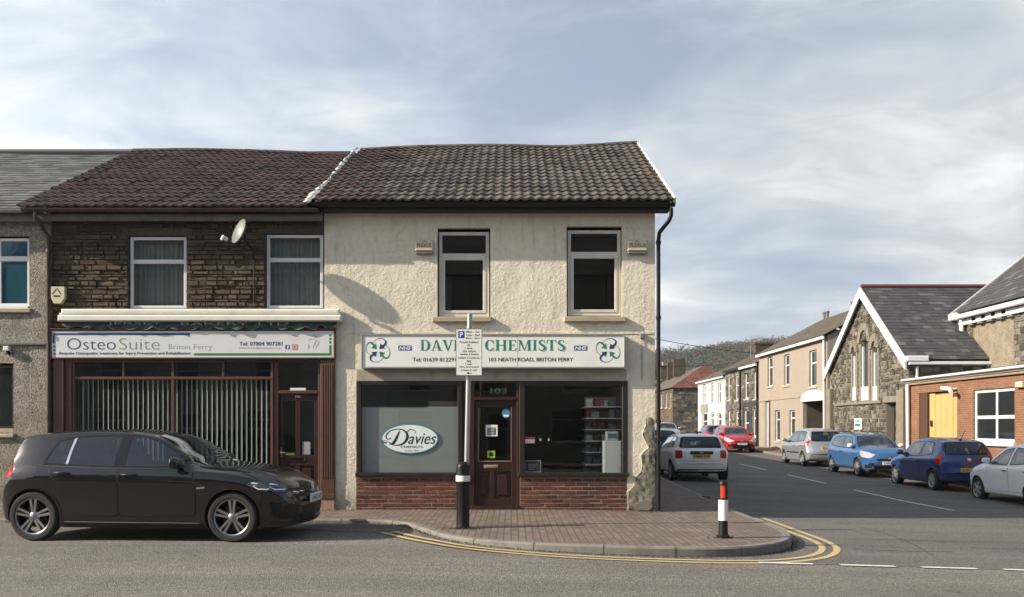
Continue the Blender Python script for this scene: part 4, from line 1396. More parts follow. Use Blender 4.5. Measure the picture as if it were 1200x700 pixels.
# smeared mortar over the joint of the two roofs
mb = MB(); rg = random.Random(4)
n = 60
Lp, Rp = [], []
for k in range(n + 1):
    s_ = S * k / n
    u0_ = L + .0
    wl_ = .05 + (.07 if s_ < 1.4 else 0) + rg.uniform(-.045, .035)
    wr_ = .03 + rg.uniform(-.05, .03)
    Lp.append(ORF.P(u0_ - wl_ + .04, s_, .05 + rg.uniform(-.008, .012))); Rp.append(ORF.P(u0_ + wr_ + .06, s_, .075 + rg.uniform(-.008, .012)))
pts = []
for a, b in zip(Lp, Rp): pts += [a, a.lerp(b, .5) + ORF.n * .035, b]
mb.add(pts, [(3 * k + j, 3 * k + 1 + j, 3 * k + 4 + j, 3 * k + 3 + j) for k in range(n) for j in (0, 1)])
mb.build('mortar_seam', M['flash_white'], oroof)
mb = MB(); mb.box(FRONT, -8.5, fx(381) - .01, 5.20, 5.32, .20, .23); mb.box(FRONT, -8.5, fx(381) - .01, 5.295, 5.31, -.03, .20)
mb.build('fascia_board', M['fascia_grey'], ost)
gutter(FRONT, -8.62, fx(380) - .03, 5.385, .36, .06, M['gutter_brown'], ost)
pu = fx(59.5)
pipe(FRONT, [(fx(54), 5.33, .36), (fx(54), 5.2, .34), (fx(56), 5.1, .2), (pu, 4.95, .07), (pu, 3, .07), (pu, .05, .07)], .038, M['gutter_brown'], ost, brackets=(4.7, 3.2, 1.7, .6))

# ---- timber shopfront
mb = MB()
mb.box(FRONT, fx(63.5), fx(76), -.05, fz(421), -.05, .05, ch=.01)
mb.box(FRONT, fx(76), fx(84), -.05, fz(421), -.06, .0, ch=.008)
mb.build('pilaster', M['brown_paint'], ost)
mb = MB()
mb.box(FRONT, fx(376), fx(393), .25, fz(421), -.05, .05, ch=.012)
for k in range(5):
    u = fx(378.3 + k * 2.7)
    mb.box(FRONT, u, u + .022, .62, fz(428), .05, .062, ch=.004)
mb.box(FRONT, fx(375.5), fx(393.5), .25, .34, .045, .07, ch=.008)
p2 = mb.build('pilaster', M['brown_paint'], ost)
mb = MB(); mb.box(FRONT, fx(376), fx(393), -.05, .25, -.05, .052, ch=.015); mb.build('worn_foot', M['worn_brown'], p2)
mb = MB()
FW = -.03
mb.box(FRONT, fx(84), fx(375.5), fz(424.5), fz(420), -.10, FW + .02, ch=.008)
mb.box(FRONT, fx(84), fx(320), fz(445), fz(441.5), -.10, FW + .015, ch=.01)
mb.box(FRONT, fx(84), fx(320), .45, .52, -.10, FW + .05, ch=.01)
mb.box(FRONT, fx(84), fx(320), -.05, .45, -.10, FW, ch=.01)
for p, za in ((84, .52), (200.3, .52), (316.7, .52)): mb.box(FRONT, fx(p), fx(p + 3.2), za, fz(424.5), -.10, FW + .01, ch=.008)
for p in (142.5, 260): mb.box(FRONT, fx(p), fx(p + 2.8), fz(441.5), fz(424.5), -.10, FW + .008, ch=.008)
sfront = mb.build('shopfront_frame', M['brown_paint'], ost)
mb = MB(); mb.rect(FRONT, fx(85), fx(319), .50, fz(423), -.065); mb.build('pane', M['shop_glass'], sfront)
mb = MB(); rg = random.Random(2)
for (a, b) in ((87.5, 200), (204, 316)):
    u = fx(a)
    while u < fx(b) - .05:
        ang = math.radians(50 + rg.uniform(-6, 6)); hw = .043
        du, dw = hw * math.cos(ang), hw * math.sin(ang)
        top, bot = fz(443), .56 + rg.uniform(-.01, .01)
        mb.face([FRONT.P(u - du, bot, -.135 - dw), FRONT.P(u + du, bot, -.135 + dw), FRONT.P(u + du, top, -.135 + dw), FRONT.P(u - du, top, -.135 - dw)])
        u += .09
mb.build('vertical_blind', M['blind'], ost)
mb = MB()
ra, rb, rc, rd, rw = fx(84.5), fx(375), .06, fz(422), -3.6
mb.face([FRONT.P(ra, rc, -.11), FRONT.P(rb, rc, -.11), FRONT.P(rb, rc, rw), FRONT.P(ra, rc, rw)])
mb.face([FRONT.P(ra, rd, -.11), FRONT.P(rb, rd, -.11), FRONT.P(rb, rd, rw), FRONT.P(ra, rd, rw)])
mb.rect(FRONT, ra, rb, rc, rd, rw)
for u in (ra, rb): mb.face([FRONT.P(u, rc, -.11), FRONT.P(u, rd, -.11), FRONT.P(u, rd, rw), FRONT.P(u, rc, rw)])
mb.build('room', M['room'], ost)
# door and the light over it
DW = -.09
mb = MB()
mb.box(FRONT, fx(320), fx(325.5), -.05, fz(424.5), -.16, DW + .05, ch=.008); mb.box(FRONT, fx(372), fx(376), -.05, fz(424.5), -.16, DW + .05, ch=.008)
mb.box(FRONT, fx(325.5), fx(372), fz(461.5), fz(457.5), -.16, DW + .055, ch=.008)
mb.build('door_frame', M['brown_paint'], ost)
mb = MB(); mb.rect(FRONT, fx(324.5), fx(373), fz(459), fz(424), DW); fl = mb.build('fanlight', M['shop_glass'], ost)
mb = MB(); mb.rect(FRONT, fx(338.5), fx(357), fz(458), fz(454.5), DW + .004); mb.build('pale_sticker', M['white_vinyl'], fl)
mb = MB()
a, b, c, d = fx(326), fx(371.5), .02, fz(461.8)
mb.box(FRONT, a, a + .07, c, d, DW - .05, DW, ch=.006); mb.box(FRONT, b - .07, b, c, d, DW - .05, DW, ch=.006)
mb.box(FRONT, a + .07, b - .07, fz(470), d, DW - .05, DW - .002, ch=.006)
mb.box(FRONT, a + .07, b - .07, fz(546), fz(534), DW - .05, DW - .002, ch=.006)
mb.box(FRONT, a + .07, b - .07, c, .12, DW - .05, DW - .002, ch=.006)
mb.box(FRONT, fx(345), fx(350.5), .12, fz(470), DW - .05, DW - .004, ch=.006)
mb.rect(FRONT, a + .02, b - .02, c, fz(540), DW - .03)
for (p, q) in ((fx(332), fx(344)), (fx(351.5), fx(365))): mb.box(FRONT, p + .02, q - .02, .18, fz(549), DW - .035, DW - .008, ch=.012)
odoor = mb.build('door', M['door_brown'], ost)
mb = MB(); mb.rect(FRONT, a + .05, b - .05, fz(536), fz(468), DW - .025); mb.build('door_pane', M['shop_glass'], odoor)
mb = MB(); mb.box(FRONT, fx(336), fx(356), fz(541), fz(536.5), DW, DW + .014, ch=.004); mb.build('letter_plate', M['chrome'], odoor)
mb = MB(); mb.box(FRONT, fx(326.8), fx(329), fz(536), fz(525), DW, DW + .012, ch=.003); mb.tube([FRONT.P(fx(328), fz(530.5), DW + .01), FRONT.P(fx(328), fz(530.5), DW + .05), FRONT.P(fx(333.5), fz(530.8), DW + .05)], .010, 8)
mb.build('handle', M['chrome'], odoor)
mb = MB(); mb.rect(FRONT, fx(352.5), fx(362), fz(533), fz(518), DW - .022); mb.build('paper_notice', M['grey_vinyl'], odoor)
mb = MB(); mb.rect(FRONT, fx(333), fx(343.5), fz(534.2), fz(531), DW - .022); mb.build('yellow_sticker', M['poster_green'], odoor)
text('door_number', '101', FRONT, fx(344.5), fx(350.5), fz(466.2), fz(463.4), DW + .002, M['white_vinyl'], odoor, bold=.02)
mb = MB(); mb.rect(FRONT, fx(303), fx(314), .60, .66, -.062); mb.build('yellow_sticker', M['poster_green'], sfront)

# ---- sign
sg = thing('shop_sign', 'white osteopath fascia sign with blue and green corner lines', 'sign', (fx(228), YF - .05, fz(420)))
mb = MB(); mb.box(FRONT, fx(63), fx(392), fz(419.5), fz(388.5), -.03, .075, ch=.004); mb.build('panel', M['sign_white'], sg)
mb = MB()
a, b, c, d = fx(61.5), fx(393.8), fz(421), fz(387)
mb.box(FRONT, a, b, c, c + .022, -.03, .088, ch=.004); mb.box(FRONT, a, b, d - .018, d, -.03, .088, ch=.004)
mb.box(FRONT, a, a + .018, c + .022, d - .018, -.03, .088, ch=.004); mb.box(FRONT, b - .018, b, c + .022, d - .018, -.03, .088, ch=.004)
mb.box(FRONT, a - .02, b + .01, d + .002, d + .025, -.03, .10, ch=.004)
mb.build('sign_frame', M['brown_paint'], sg)
mb = MB(); W = .0768
mb.rect(FRONT, fx(64), fx(224.5), fz(393.5), fz(391), W); mb.rect(FRONT, fx(64), fx(66.8), fz(403), fz(393.6), W)
for q in (406.5, 410.8, 415.2): mb.face(ellipse(FRONT, fx(66.2), fz(q), .02, .02, W, 16))
mb.build('blue_corner_line', M['blue_vinyl'], sg)
mb = MB()
mb.rect(FRONT, fx(229), fx(389.5), fz(417.3), fz(414.5), W); mb.rect(FRONT, fx(386.8), fx(389.5), fz(414.4), fz(405.2), W)
for q in (401.8, 397.7, 393.6): mb.face(ellipse(FRONT, fx(388), fz(q), .023, .023, W, 16))
mb.build('green_corner_line', M['green_vinyl'], sg)
text('blue_lettering', 'Osteo', FRONT, fx(81), fx(137.8), fz(410.3), fz(397), W, M['navy'], sg, bold=-.012)
text('green_lettering', 'Suite', FRONT, fx(141.8), fx(189), fz(410.3), fz(397), W, M['pale_green'], sg, bold=-.012)
text('place_lettering', 'Briton Ferry', FRONT, fx(199.5), fx(250), fz(411.8), fz(404), W, M['pale_green'], sg, bold=-.018)
text('service_lettering', 'Bespoke Osteopathic treatment for Injury Prevention and Rehabilitation', FRONT, fx(72), fx(225), fz(417.2), fz(412.8), W, M['black_vinyl'], sg, bold=.012)
text('telephone_line', 'Tel: 07804 907281', FRONT, fx(282), fx(332.3), fz(405.7), fz(401.2), W, M['navy'], sg, bold=.016)
text('email_line', 'Email: briton@osteosuite.co.uk', FRONT, fx(282), fx(331), fz(409.8), fz(407.3), W, M['grey_vinyl'], sg)
mb = MB(); mb.rect(FRONT, fx(335.6), fx(340.7), fz(410), fz(405), W); o = mb.build('social_badge', M['blue_vinyl'], sg)
text('badge_letter', 'f', FRONT, fx(337.6), fx(339.8), fz(409.9), fz(405.7), W + .001, M['white_vinyl'], o, bold=.03)
mb = MB(); mb.face([FRONT.P(u, z, W) for u, z in round_poly([(fx(343.2), fz(410.8)), (fx(350.3), fz(410.8)), (fx(350.3), fz(403.8)), (fx(343.2), fz(403.8))], .03)]); o = mb.build('social_badge', M['pink_vinyl'], sg)
mb = MB(); cu, cz = fx(346.75), fz(407.3)
for (r0, r1) in ((.026, .019),):
    A = ellipse(FRONT, cu, cz, r0, r0, W + .001, 20); B = ellipse(FRONT, cu, cz, r1, r1, W + .001, 20)
    mb.add(A + B, [(i, (i + 1) % 20, 20 + (i + 1) % 20, 20 + i) for i in range(20)])
A = [FRONT.P(u, z, W + .001) for u, z in round_poly([(cu - .041, cz - .041), (cu + .041, cz - .041), (cu + .041, cz + .041), (cu - .041, cz + .041)], .02)]
B = [FRONT.P(u, z, W + .001) for u, z in round_poly([(cu - .034, cz - .034), (cu + .034, cz - .034), (cu + .034, cz + .034), (cu - .034, cz + .034)], .016)]
n = len(A); mb.add(A + B, [(i, (i + 1) % n, n + (i + 1) % n, n + i) for i in range(n)])
mb.build('badge_mark', M['white_vinyl'], o)
mb = MB()     # the line drawing of a bent back
for pts in (((362, 399.5), (364.5, 398.2), (367.5, 398.8)), ((362.3, 403), (363, 407), (362.4, 410)), ((369, 397.5), (371, 401), (368.5, 406), (368, 410)), ((371.5, 398.8), (374.5, 402.5), (372, 406), (370.8, 410)), ((368, 392.5), (370, 394), (372, 397))):
    stroke(mb, FRONT, [(fx(a), fz(b)) for a, b in pts], [.004, .012, .004], W + .0005)
mb.build('back_drawing', M['grey_vinyl'], sg)

# ---- awning
aw = thing('awning', 'rolled shop awning in a long cream cassette with a dark scalloped valance', 'awning', (fx(233), YF - .1, fz(376)))
AF = FRONT
mb = MB(); k2 = 1.0
def apx(p, w): return (p - 600) * (YF - w) / 1050
def apz(p, w): return EYE + (500 - p) * (YF - w) / 1050
mb.box(AF, apx(71, .15), apx(397.5, .15), apz(368.3, .15), apz(362, .15), .0, .15, ch=.025)
mb.box(AF, apx(67, .19), apx(399.5, .19), apz(376.5, .19), apz(369.3, .19), .0, .19, ch=.022)
mb.box(AF, apx(70, .1), apx(398, .1), apz(370, .1), apz(367, .1), .0, .12)
mb.build('cassette', M['awning_white'], aw)
mb = MB(); n = 240
pts = []
rg = random.Random(6)
for k in range(n + 1):
    t = k / n
    u = apx(73, .12) + (apx(394, .12) - apx(73, .12)) * t
    sc_ = abs(math.sin(t * PI * 18))
    ww = .10 + .014 * math.sin(t * 80) + .012 * math.sin(t * 23)
    z1 = apz(376.5, .12); z0 = apz(381.5 + 5.2 * (.35 + .65 * sc_) - (2.5 if t < .1 or t > .93 else 0), .12)
    pts += [AF.P(u, z0, ww + .02), AF.P(u, (z0 + z1) / 2, ww + .012 * math.sin(t * 140)), AF.P(u, z1, ww)]
mb.add(pts, [(3 * k + j, 3 * k + 3 + j, 3 * k + 4 + j, 3 * k + 1 + j) for k in range(n) for j in (0, 1)])
mb.build('valance', M['awning_green'], aw, smooth=60)
mb = MB()
for k in range(n):
    if k % 1 == 0:
        a, b = Vector(pts[3 * k]), Vector(pts[3 * k + 3])
        mb.add([a + Vector((0, -.003, 0)), b + Vector((0, -.003, 0)), b + Vector((0, -.003, .008)), a + Vector((0, -.003, .008))], [(0, 1, 2, 3)])
mb.build('valance_hem', M['fascia_grey'], aw)
text('valance_lettering', 'JERSEY', AF, apx(126, .14), apx(190, .14), apz(381.2, .14), apz(377.6, .14), .142, M['grey_vinyl'], aw, bold=-.01)
text('valance_lettering', 'BAKERY', AF, apx(212, .14), apx(291, .14), apz(381.2, .14), apz(377.6, .14), .142, M['grey_vinyl'], aw, bold=-.01)
text('valance_lettering', 'LTD', AF, apx(303, .14), apx(338, .14), apz(381.2, .14), apz(377.6, .14), .142, M['grey_vinyl'], aw, bold=-.01)

# ---- dish, alarm box, cable
ds = thing('satellite_dish', 'grey satellite dish on a bracket high on the brown stone wall', 'satellite dish', (fx(276), YF, fz(272)))
cen = Vector((fx(293), YF - .47, 4.93)); aim = Vector((-.66, -.66, .34)).normalized()
sx = aim.cross(Vector((0, 0, 1))).normalized(); sy = sx.cross(aim).normalized()
mb = MB(); pts = []; nr, na = 6, 32
for i in range(nr + 1):
    r = i / nr
    for k in range(na):
        a = 2 * PI * k / na
        pts.append(cen + sx * (.19 * r * math.cos(a)) + sy * (.235 * r * math.sin(a)) + aim * (.075 * r * r))
mb.add(pts, [(i * na + k, i * na + (k + 1) % na, (i + 1) * na + (k + 1) % na, (i + 1) * na + k) for i in range(nr) for k in range(na)])
rim = pts[nr * na:]
b2 = [p - aim * .018 for p in pts]
mb.add(b2, [(i * na + (k + 1) % na, i * na + k, (i + 1) * na + k, (i + 1) * na + (k + 1) % na) for i in range(nr) for k in range(na)])
mb.add(rim + b2[nr * na:], [(k, (k + 1) % na, na + (k + 1) % na, na + k) for k in range(na)])
mb.build('reflector', M['dish'], ds, smooth=50)
mb = MB()
low = cen - sy * .23 + aim * .05
fb = cen - sy * .24 + aim * .26
mb.tube([cen - aim * .02, low - aim * .06, low.lerp(fb, .5) - sy * .03, fb], .014, 8)
mb.tube([cen - aim * .02, cen + Vector((.0, .2, -.08)), Vector((cen.x + .05, YF - .02, cen.z - .2))], .02, 8)
mb.build('arm', M['black'], ds, smooth=50)
mb = MB(); mb.tube([fb - aim * .05, fb + aim * .05], .035, 10); mb.tube([fb + aim * .0 + sx * .02, fb + sx * .11], .026, 10); mb.build('receiver', M['white_band'], ds, smooth=50)
cb = MB()
cb.tube([FRONT.P(fx(287), fz(288), .03), FRONT.P(fx(296), fz(292), .035), FRONT.P(fx(298), fz(310), .035), FRONT.P(fx(298.5), fz(340), .035), FRONT.P(fx(298), fz(361), .035)], .008, 6)
tag(cb.build('wall_cable', M['black'], None, loc=FRONT.P(fx(298), fz(320), 0)), 'black cable running down the brown stone wall below the dish', 'cable')
t = thing('alarm_box', 'cream alarm box with house emblem beside the brown downpipe', 'alarm box', (fx(70), YF, fz(357)))
mb = MB(); mb.prism(FRONT, [(fx(63), fz(337)), (fx(78.5), fz(337)), (fx(78.5), fz(350)), (fx(74), fz(356.5)), (fx(66), fz(356.5)), (fx(63), fz(350))][::-1], 0, .10); mb.build('cover', M['alarm_cream'], t)
mb = MB(); stroke(mb, FRONT, [(fx(64.5), fz(346)), (fx(67.5), fz(342.5)), (fx(70), fz(339.6)), (fx(72.5), fz(342.5)), (fx(75), fz(346))], [.018] * 3, .102); mb.rect(FRONT, fx(66), fx(74), fz(349), fz(347.2), .102); mb.build('emblem', M['black_vinyl'], t)

# ================================================================== THE PEBBLEDASHED HOUSE
peb = thing('terraced_house', 'grey pebbledashed house with slate roof at the left edge', 'house', (-10.6, YF, .05))
PU1 = fx(60.5)
pw1 = (fx(-40), fx(35), fz(363), fz(277)); pw2 = (fx(-45), fx(16.5), fz(507), fz(426))
mb = MB(); holes_wall(mb, FRONT, -15.5, PU1, -.4, 5.42, [pw1, pw2], reveal=.1, w=.02)
mb.face([FRONT.P(PU1, -.4, .02), FRONT.P(PU1, -.4, -.1), FRONT.P(PU1, 5.42, -.1), FRONT.P(PU1, 5.42, .02)])
# raised quoin strips and drip course
mb.box(FRONT, fx(39.5), PU1 - .005, fz(402), 5.2, .02, .035, ch=.006); mb.box(FRONT, fx(36.5), PU1 - .004, -.2, fz(405), .02, .034, ch=.006)
mb.build('wall', M['pebble'], peb)
mb = MB(); mb.box(FRONT, -15.4, fx(57), fz(405), fz(401.5), .02, .075, ch=.01); mb.build('drip_course', M['fascia_grey'], peb)
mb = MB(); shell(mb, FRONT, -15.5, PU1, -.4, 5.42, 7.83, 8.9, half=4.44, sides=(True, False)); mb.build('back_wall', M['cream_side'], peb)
window(peb, FRONT, fx(-39), fx(34.5), fz(359), fz(279), -.03, M['upvc'], M['blue_glass'], fr=.055, hbars=[(fz(303), .09)], vbars=[(fx(-2), .06)], sill=(fx(-42), fx(38), fz(367), fz(362), .08), sillmat=M['sill'])
mb = MB(); mb.box(FRONT, fx(-39), fx(34), fz(362.8), fz(358.8), -.06, .03, ch=.01); mb.build('sill_ledge', M['upvc'], peb)
window(peb, FRONT, fx(-44), fx(16), fz(503), fz(428), -.04, M['frame_dark'], M['dark_glass'], fr=.05, sill=(fx(-46), fx(18.5), fz(513), fz(508.5), .08))
mb = MB(); mb.box(FRONT, fx(-44), fx(16), fz(507.5), fz(502.5), -.06, .0, ch=.01); mb.build('sill_ledge', M['sill'], peb)
proof, PRF, PS = pitched(peb, FRONT, -15.8, -8.66, 5.38, 7.83, .34, 4.44, None, M['slate'], kind='slates', w=.30, expo=.21, sag=lambda u, s: (s / 5.4) * .03 * math.sin(u * .8))
mb = MB(); mb.tube([PRF.P(0, PS, .02), PRF.P(7.15, PS, .02)], .07, 8); mb.build('ridge_tile', M['slate'], proof)
mb = MB(); mb.box(FRONT, -15.6, fx(60), 5.2, 5.34, .16, .19); mb.box(FRONT, -15.6, fx(60), 5.3, 5.32, 0, .16); mb.build('fascia_board', M['fascia_grey'], peb)
gutter(FRONT, -15.6, -8.63, 5.385, .30, .058, M['lead'], peb)
l = thing('wall_lamp', 'small white security lamp on the pebbledashed wall', 'lamp', (fx(11), YF, fz(412)))
mb = MB(); mb.box(FRONT, fx(8), fx(14.5), fz(412), fz(406.5), .04, .13, ch=.012); mb.build('housing', M['white_band'], l)
mb = MB(); mb.box(FRONT, fx(10), fx(13), fz(416), fz(412), .02, .09, ch=.008); mb.build('bracket', M['black'], l)

# ================================================================== PARKING SIGN, BOLLARDS
def at_ground(px, py, z):      # a point seen at px,py that lies at height z
    d = (EYE - z) * 1050 / (500 - py) * -1
    return Vector(((px - 600) * d / 1050, d, z))


bp = at_ground(542.5, 620, .045)
t = thing('bollard', 'black fluted bollard with one white band at the foot of the parking sign post', 'bollard', bp)
mb = MB()
H = (620 - 541) * bp.y / 1050; r = .1
n = 40; prof = [(r * 1.02, 0), (r * 1.02, .03), (r * .97, .05), (r * .97, H * .68), (r * 1.03, H * .70), (r * 1.03, H * .80), (r * .97, H * .82), (r * .99, H * .90), (r * .97, H * .93), (r * .85, H * .965), (r * .5, H * .995), (0, H)]
pts = []; fs = []
for i, (rr, h) in enumerate(prof):
    for k in range(n):
        a = 2 * PI * k / n; q = rr * (1 - (.045 if k % 4 < 1 and .05 <= h < H * .69 else 0)) * (1 + (.03 if k % 2 and h > H * .81 and h < H * .93 else 0))
        pts.append((bp.x + q * math.cos(a), bp.y + q * math.sin(a), bp.z + h))
for i in range(len(prof) - 1):
    for k in range(n): fs.append((i * n + k, i * n + (k + 1) % n, i * n + n + (k + 1) % n, i * n + n + k))
mb.add(pts, fs); mb.build('post', M['black'], t, smooth=35)
mb = MB(); mb.lathe([(r * 1.04, H * .708), (r * 1.045, H * .712), (r * 1.045, H * .79), (r * 1.04, H * .794)], bp, 'z', 40); mb.build('white_band', M['white_band'], t, smooth=35)

sp = Vector((bp.x + .025, bp.y + .20, .045))
t = thing('parking_sign', 'grey steel post carrying a cream parking restriction sign in front of the chemist', 'sign', sp)
d = sp.y; ztop = EYE + (500 - 369.5) * d / 1050
top = Vector(((550.5 - 600) * d / 1050, d, ztop))
mb = MB(); mb.tube([sp, top], .038, 14); mb.lathe([(.040, 0), (.040, .015), (.02, .03), (0, .032)], top, 'z', 14); mb.build('post', M['galv'], t, smooth=40)
PF = Frame((0, d - .055, 0), (1, 0, 0)); dd = d - .055
gx = lambda p: (p - 600) * dd / 1050
gz = lambda p: EYE + (500 - p) * dd / 1050
mb = MB(); mb.box(PF, gx(534.2), gx(565), gz(440.5), gz(385.5), -.004, .004); sgp = mb.build('plate', M['black_vinyl'], t)
mb = MB(); mb.rect(PF, gx(534.8), gx(564.4), gz(439.9), gz(386.1), .0055); mb.build('plate_face', M['pale_sign'] if 'pale_sign' in M else M['sign_light'], t)
mb = MB(); mb.rect(PF, gx(537), gx(544.4), gz(396.5), gz(388.2), .0065); o = mb.build('parking_symbol', M['blue_vinyl'], t)
text('symbol_letter', 'P', PF, gx(538.9), gx(542.6), gz(395.4), gz(389.3), .0072, M['white_vinyl'], o, bold=.03)
lines = [('Mon - Sat', 546.5, 562, 389.2), ('Llun - Sad', 546.5, 562, 393.0), ('8am - 6pm', 546, 562.5, 396.8), ('Permit holders', 538.5, 561, 401.2), ('or', 548, 551, 405), ('1 hour', 545, 554, 408.4),
         ('No return', 542.5, 557.5, 411.9), ('within 2 hours', 539, 561, 415.4), ('Deiliaid trwyddedau', 536.5, 562.8, 420), ('neu', 547, 552, 423.8), ('1 awr', 545.5, 553.5, 427), ('Dim dychwelyd', 538.5, 561, 430.6), ('o fewn 2 awr', 540, 559.5, 434)]
for s_, a, b, y in lines: text('sign_line', s_, PF, gx(a), gx(b), gz(y + 1.1), gz(y - 1.4), .0065, M['black_vinyl'], t, bold=.012)
mb = MB(); mb.rect(PF, gx(549), gx(553), gz(437.9), gz(437.1), .0065); mb.face([PF.P(gx(546.5), gz(437.5), .0068), PF.P(gx(549.5), gz(439), .0068), PF.P(gx(549.5), gz(436), .0068)]); mb.build('arrow', M['black_vinyl'], t)
mb = MB()
for y in (396, 430): mb.lathe([(.043, -.02), (.043, .02)], (top.x - (y - 370) * .0002, d, gz(y)), 'z', 14)
mb.build('clamp', M['galv'], t)

bp = at_ground(847.5, 630.5, zp(3.0, 12))
t = thing('bollard', 'slim black and white bollard with red reflector near the kerb', 'bollard', bp)
H = (630.5 - 562.5) * bp.y / 1050; r = .062
mb = MB(); mb.lathe([(r * 1.5, 0), (r * 1.5, .03), (r * 1.1, .05), (r, .09), (r * .98, H * .92), (r * .9, H * .965), (r * .6, H * .99), (0, H)], bp, 'z', 28); mb.build('post', M['black'], t, smooth=35)
mb = MB(); mb.lathe([(r * 1.03, H * .30), (r * 1.06, H * .302), (r * 1.06, H * .655), (r * 1.03, H * .657)], bp, 'z', 28); mb.build('white_sleeve', M['white_band'], t, smooth=35)
mb = MB()
pts = []
for k in range(8):
    a = math.radians(-135 + 62 * k / 7)
    for z in (H * .69, H * .90): pts.append((bp.x + r * 1.05 * math.cos(a), bp.y + r * 1.05 * math.sin(a), bp.z + z))
mb.add(pts, [(2 * k, 2 * k + 2, 2 * k + 3, 2 * k + 1) for k in range(7)]); mb.build('red_reflector', M['red_refl'], t)

# moss and weeds at the bollard foot
mb = MB(); rg = random.Random(9)
for (cx, cy, n, sp_) in ((bp.x, bp.y - .05, 60, .10), (-.72, 13.05, 90, .13), (2.5, 16.05, 60, .25), (-3.2, 16.0, 50, .3)):
    for k in range(n):
        x, y = cx + rg.gauss(0, sp_), cy + rg.gauss(0, sp_ * .4); z = zp(x, y)
        a = rg.uniform(0, 6.3); l = rg.uniform(.015, .05); w = .006
        mb.add([(x - w, y, z), (x + w, y, z), (x + math.cos(a) * l * .6, y + math.sin(a) * l * .6, z + l)], [(0, 1, 2)])
o = mb.build('weeds', M['moss']); tag(o, 'small green weeds sprouting between paving and bollards', 'weeds', kind='stuff')
# ================================================================== THE ROW ACROSS THE SIDE STREET (walls facing -X)
XR = 15.5
RW = ROW(XR)


def U(px, X=XR): return ru(px, X)
def Zr(px, py, X=XR): return rz(px, py, X)


def row_window(parent, F, X, pl, pr, pt, pb, w=-.10, mat='upvc', glass='dark_glass', sill=True, hb=.45, fr=.07, name='window'):
    pc = (pl + pr) / 2
    u0, u1 = U(pl, X), U(pr, X)
    z0, z1 = Zr(pc, pb, X), Zr(pc, pt, X)
    h = (u0, u1, z0, z1)
    window(parent, F, u0 + .003, u1 - .003, z0 + .003, z1 - .003, w, M[mat], M[glass], fr=fr, hbars=[(z0 + (z1 - z0) * (1 - hb), .07)] if hb else (), sill=(u0 - .08, u1 + .08, z0 - .11, z0 - .002, .06) if sill else None, name=name)
    return h


# ---- the pink rendered house
pk = thing('terraced_house', 'pink rendered house with white arched passage and brown tiled roof', 'house', (XR, -U(930), -.2))
pu0, pu1 = U(889.5), U(969.5)
pze = 1.55 + (500 - 402) * XR / (940 - 600)
hs = []
for (l, r, t_, b_) in ((899.5, 905.5, 418.5, 452.8), (918.7, 925, 415.5, 451.5), (948.3, 957, 410.5, 453)):
    hs.append(row_window(pk, RW, XR, l, r, t_, b_, hb=.35))
for (l, r, t_, b_) in ((908, 914, 481, 517), (925, 931.4, 481, 511)):
    hs.append(row_window(pk, RW, XR, l, r, t_, b_, hb=.3))
dh = (U(896.3), U(901.8), -.6, Zr(899, 469.5)); hs.append(dh)
ph = (U(941), U(966.3), -.6, Zr(953, 470)); hs.append(ph)
mb = MB(); holes_wall(mb, RW, pu0, pu1, -.6, pze, hs, reveal=.2)
mb.box(RW, pu0 + .01, U(937.5), Zr(915, 467.5) - .05, Zr(915, 467.5) + .05, .0, .035, ch=.01)
mb.face([RW.P(pu1, -.6, 0), RW.P(pu1, pze, 0), RW.P(pu1, pze + 2.1, -4), RW.P(pu1, pze, -8), RW.P(pu1, -.6, -8)])
mb.face([RW.P(pu0, -.6, 0), RW.P(pu0, pze, 0), RW.P(pu0, pze + 2.1, -4), RW.P(pu0, pze, -8), RW.P(pu0, -.6, -8)])
mb.build('wall', M['pink'], pk)
mb = MB(); mb.rect(RW, dh[0], dh[1], -.5, dh[3] - .02, -.12); mb.box(RW, dh[0], dh[0] + .06, -.5, dh[3] - .01, -.16, -.05); mb.box(RW, dh[1] - .06, dh[1], -.5, dh[3] - .01, -.16, -.05)
dd_ = mb.build('door', M['pack_pale'], pk)
mb = MB(); mb.box(RW, dh[1] + .02, dh[1] + .16, -.3, dh[3] + .02, .0, .05); mb.build('door_surround', M['maroon'], pk)
mb = MB(); n = 14; ac, ar = (ph[0] + ph[1]) / 2, (ph[1] - ph[0]) / 2 + .12
poly = [(ac - ar, ph[3] - .01), (ac + ar, ph[3] - .01)] + [(ac + ar * math.cos(PI * k / n), ph[3] - .01 + .52 * math.sin(PI * k / n) ** .8 + .05) for k in range(n + 1)]
mb.prism(RW, poly, .0, .09); mb.build('arch_board', M['white_board'], pk)
mb = MB(); rubble(mb, RW, ph[0] + .02, ph[1] - .02, -.4, ph[3] - .02, rows=(.12, .25), lens=(.2, .5)); o = mb.build('passage_wall', M['dark_stone'], pk)
for v in o.data.vertices: v.co.x += 1.3
mb = MB(); mb.rect(RW, ph[0], ph[1], -.5, ph[3], -1.35)
for u in (ph[0], ph[1]): mb.face([RW.P(u, -.5, -.2), RW.P(u, ph[3], -.2), RW.P(u, ph[3], -1.35), RW.P(u, -.5, -1.35)])
mb.face([RW.P(ph[0], ph[3], -.2), RW.P(ph[1], ph[3], -.2), RW.P(ph[1], ph[3], -1.35), RW.P(ph[0], ph[3], -1.35)])
mb.build('passage_lining', M['dark_stone'], pk)
pitched(pk, RW, pu0 - .1, pu1 + .1, pze + .02, pze + 2.25, .25, 4.0, None, M['slate_brown'], kind='slates', w=.33, expo=.3)
mb = MB(); mb.box(RW, pu0 - .05, pu1 + .05, pze - .16, pze + .0, .14, .24, ch=.02); mb.build('gutter', M['white_board'], pk)
pipe(RW, [(U(967.8), pze - .1, .1), (U(967.8), 2, .08), (U(967.8), .0, .08)], .06, M['white_board'], pk)
mb = MB()
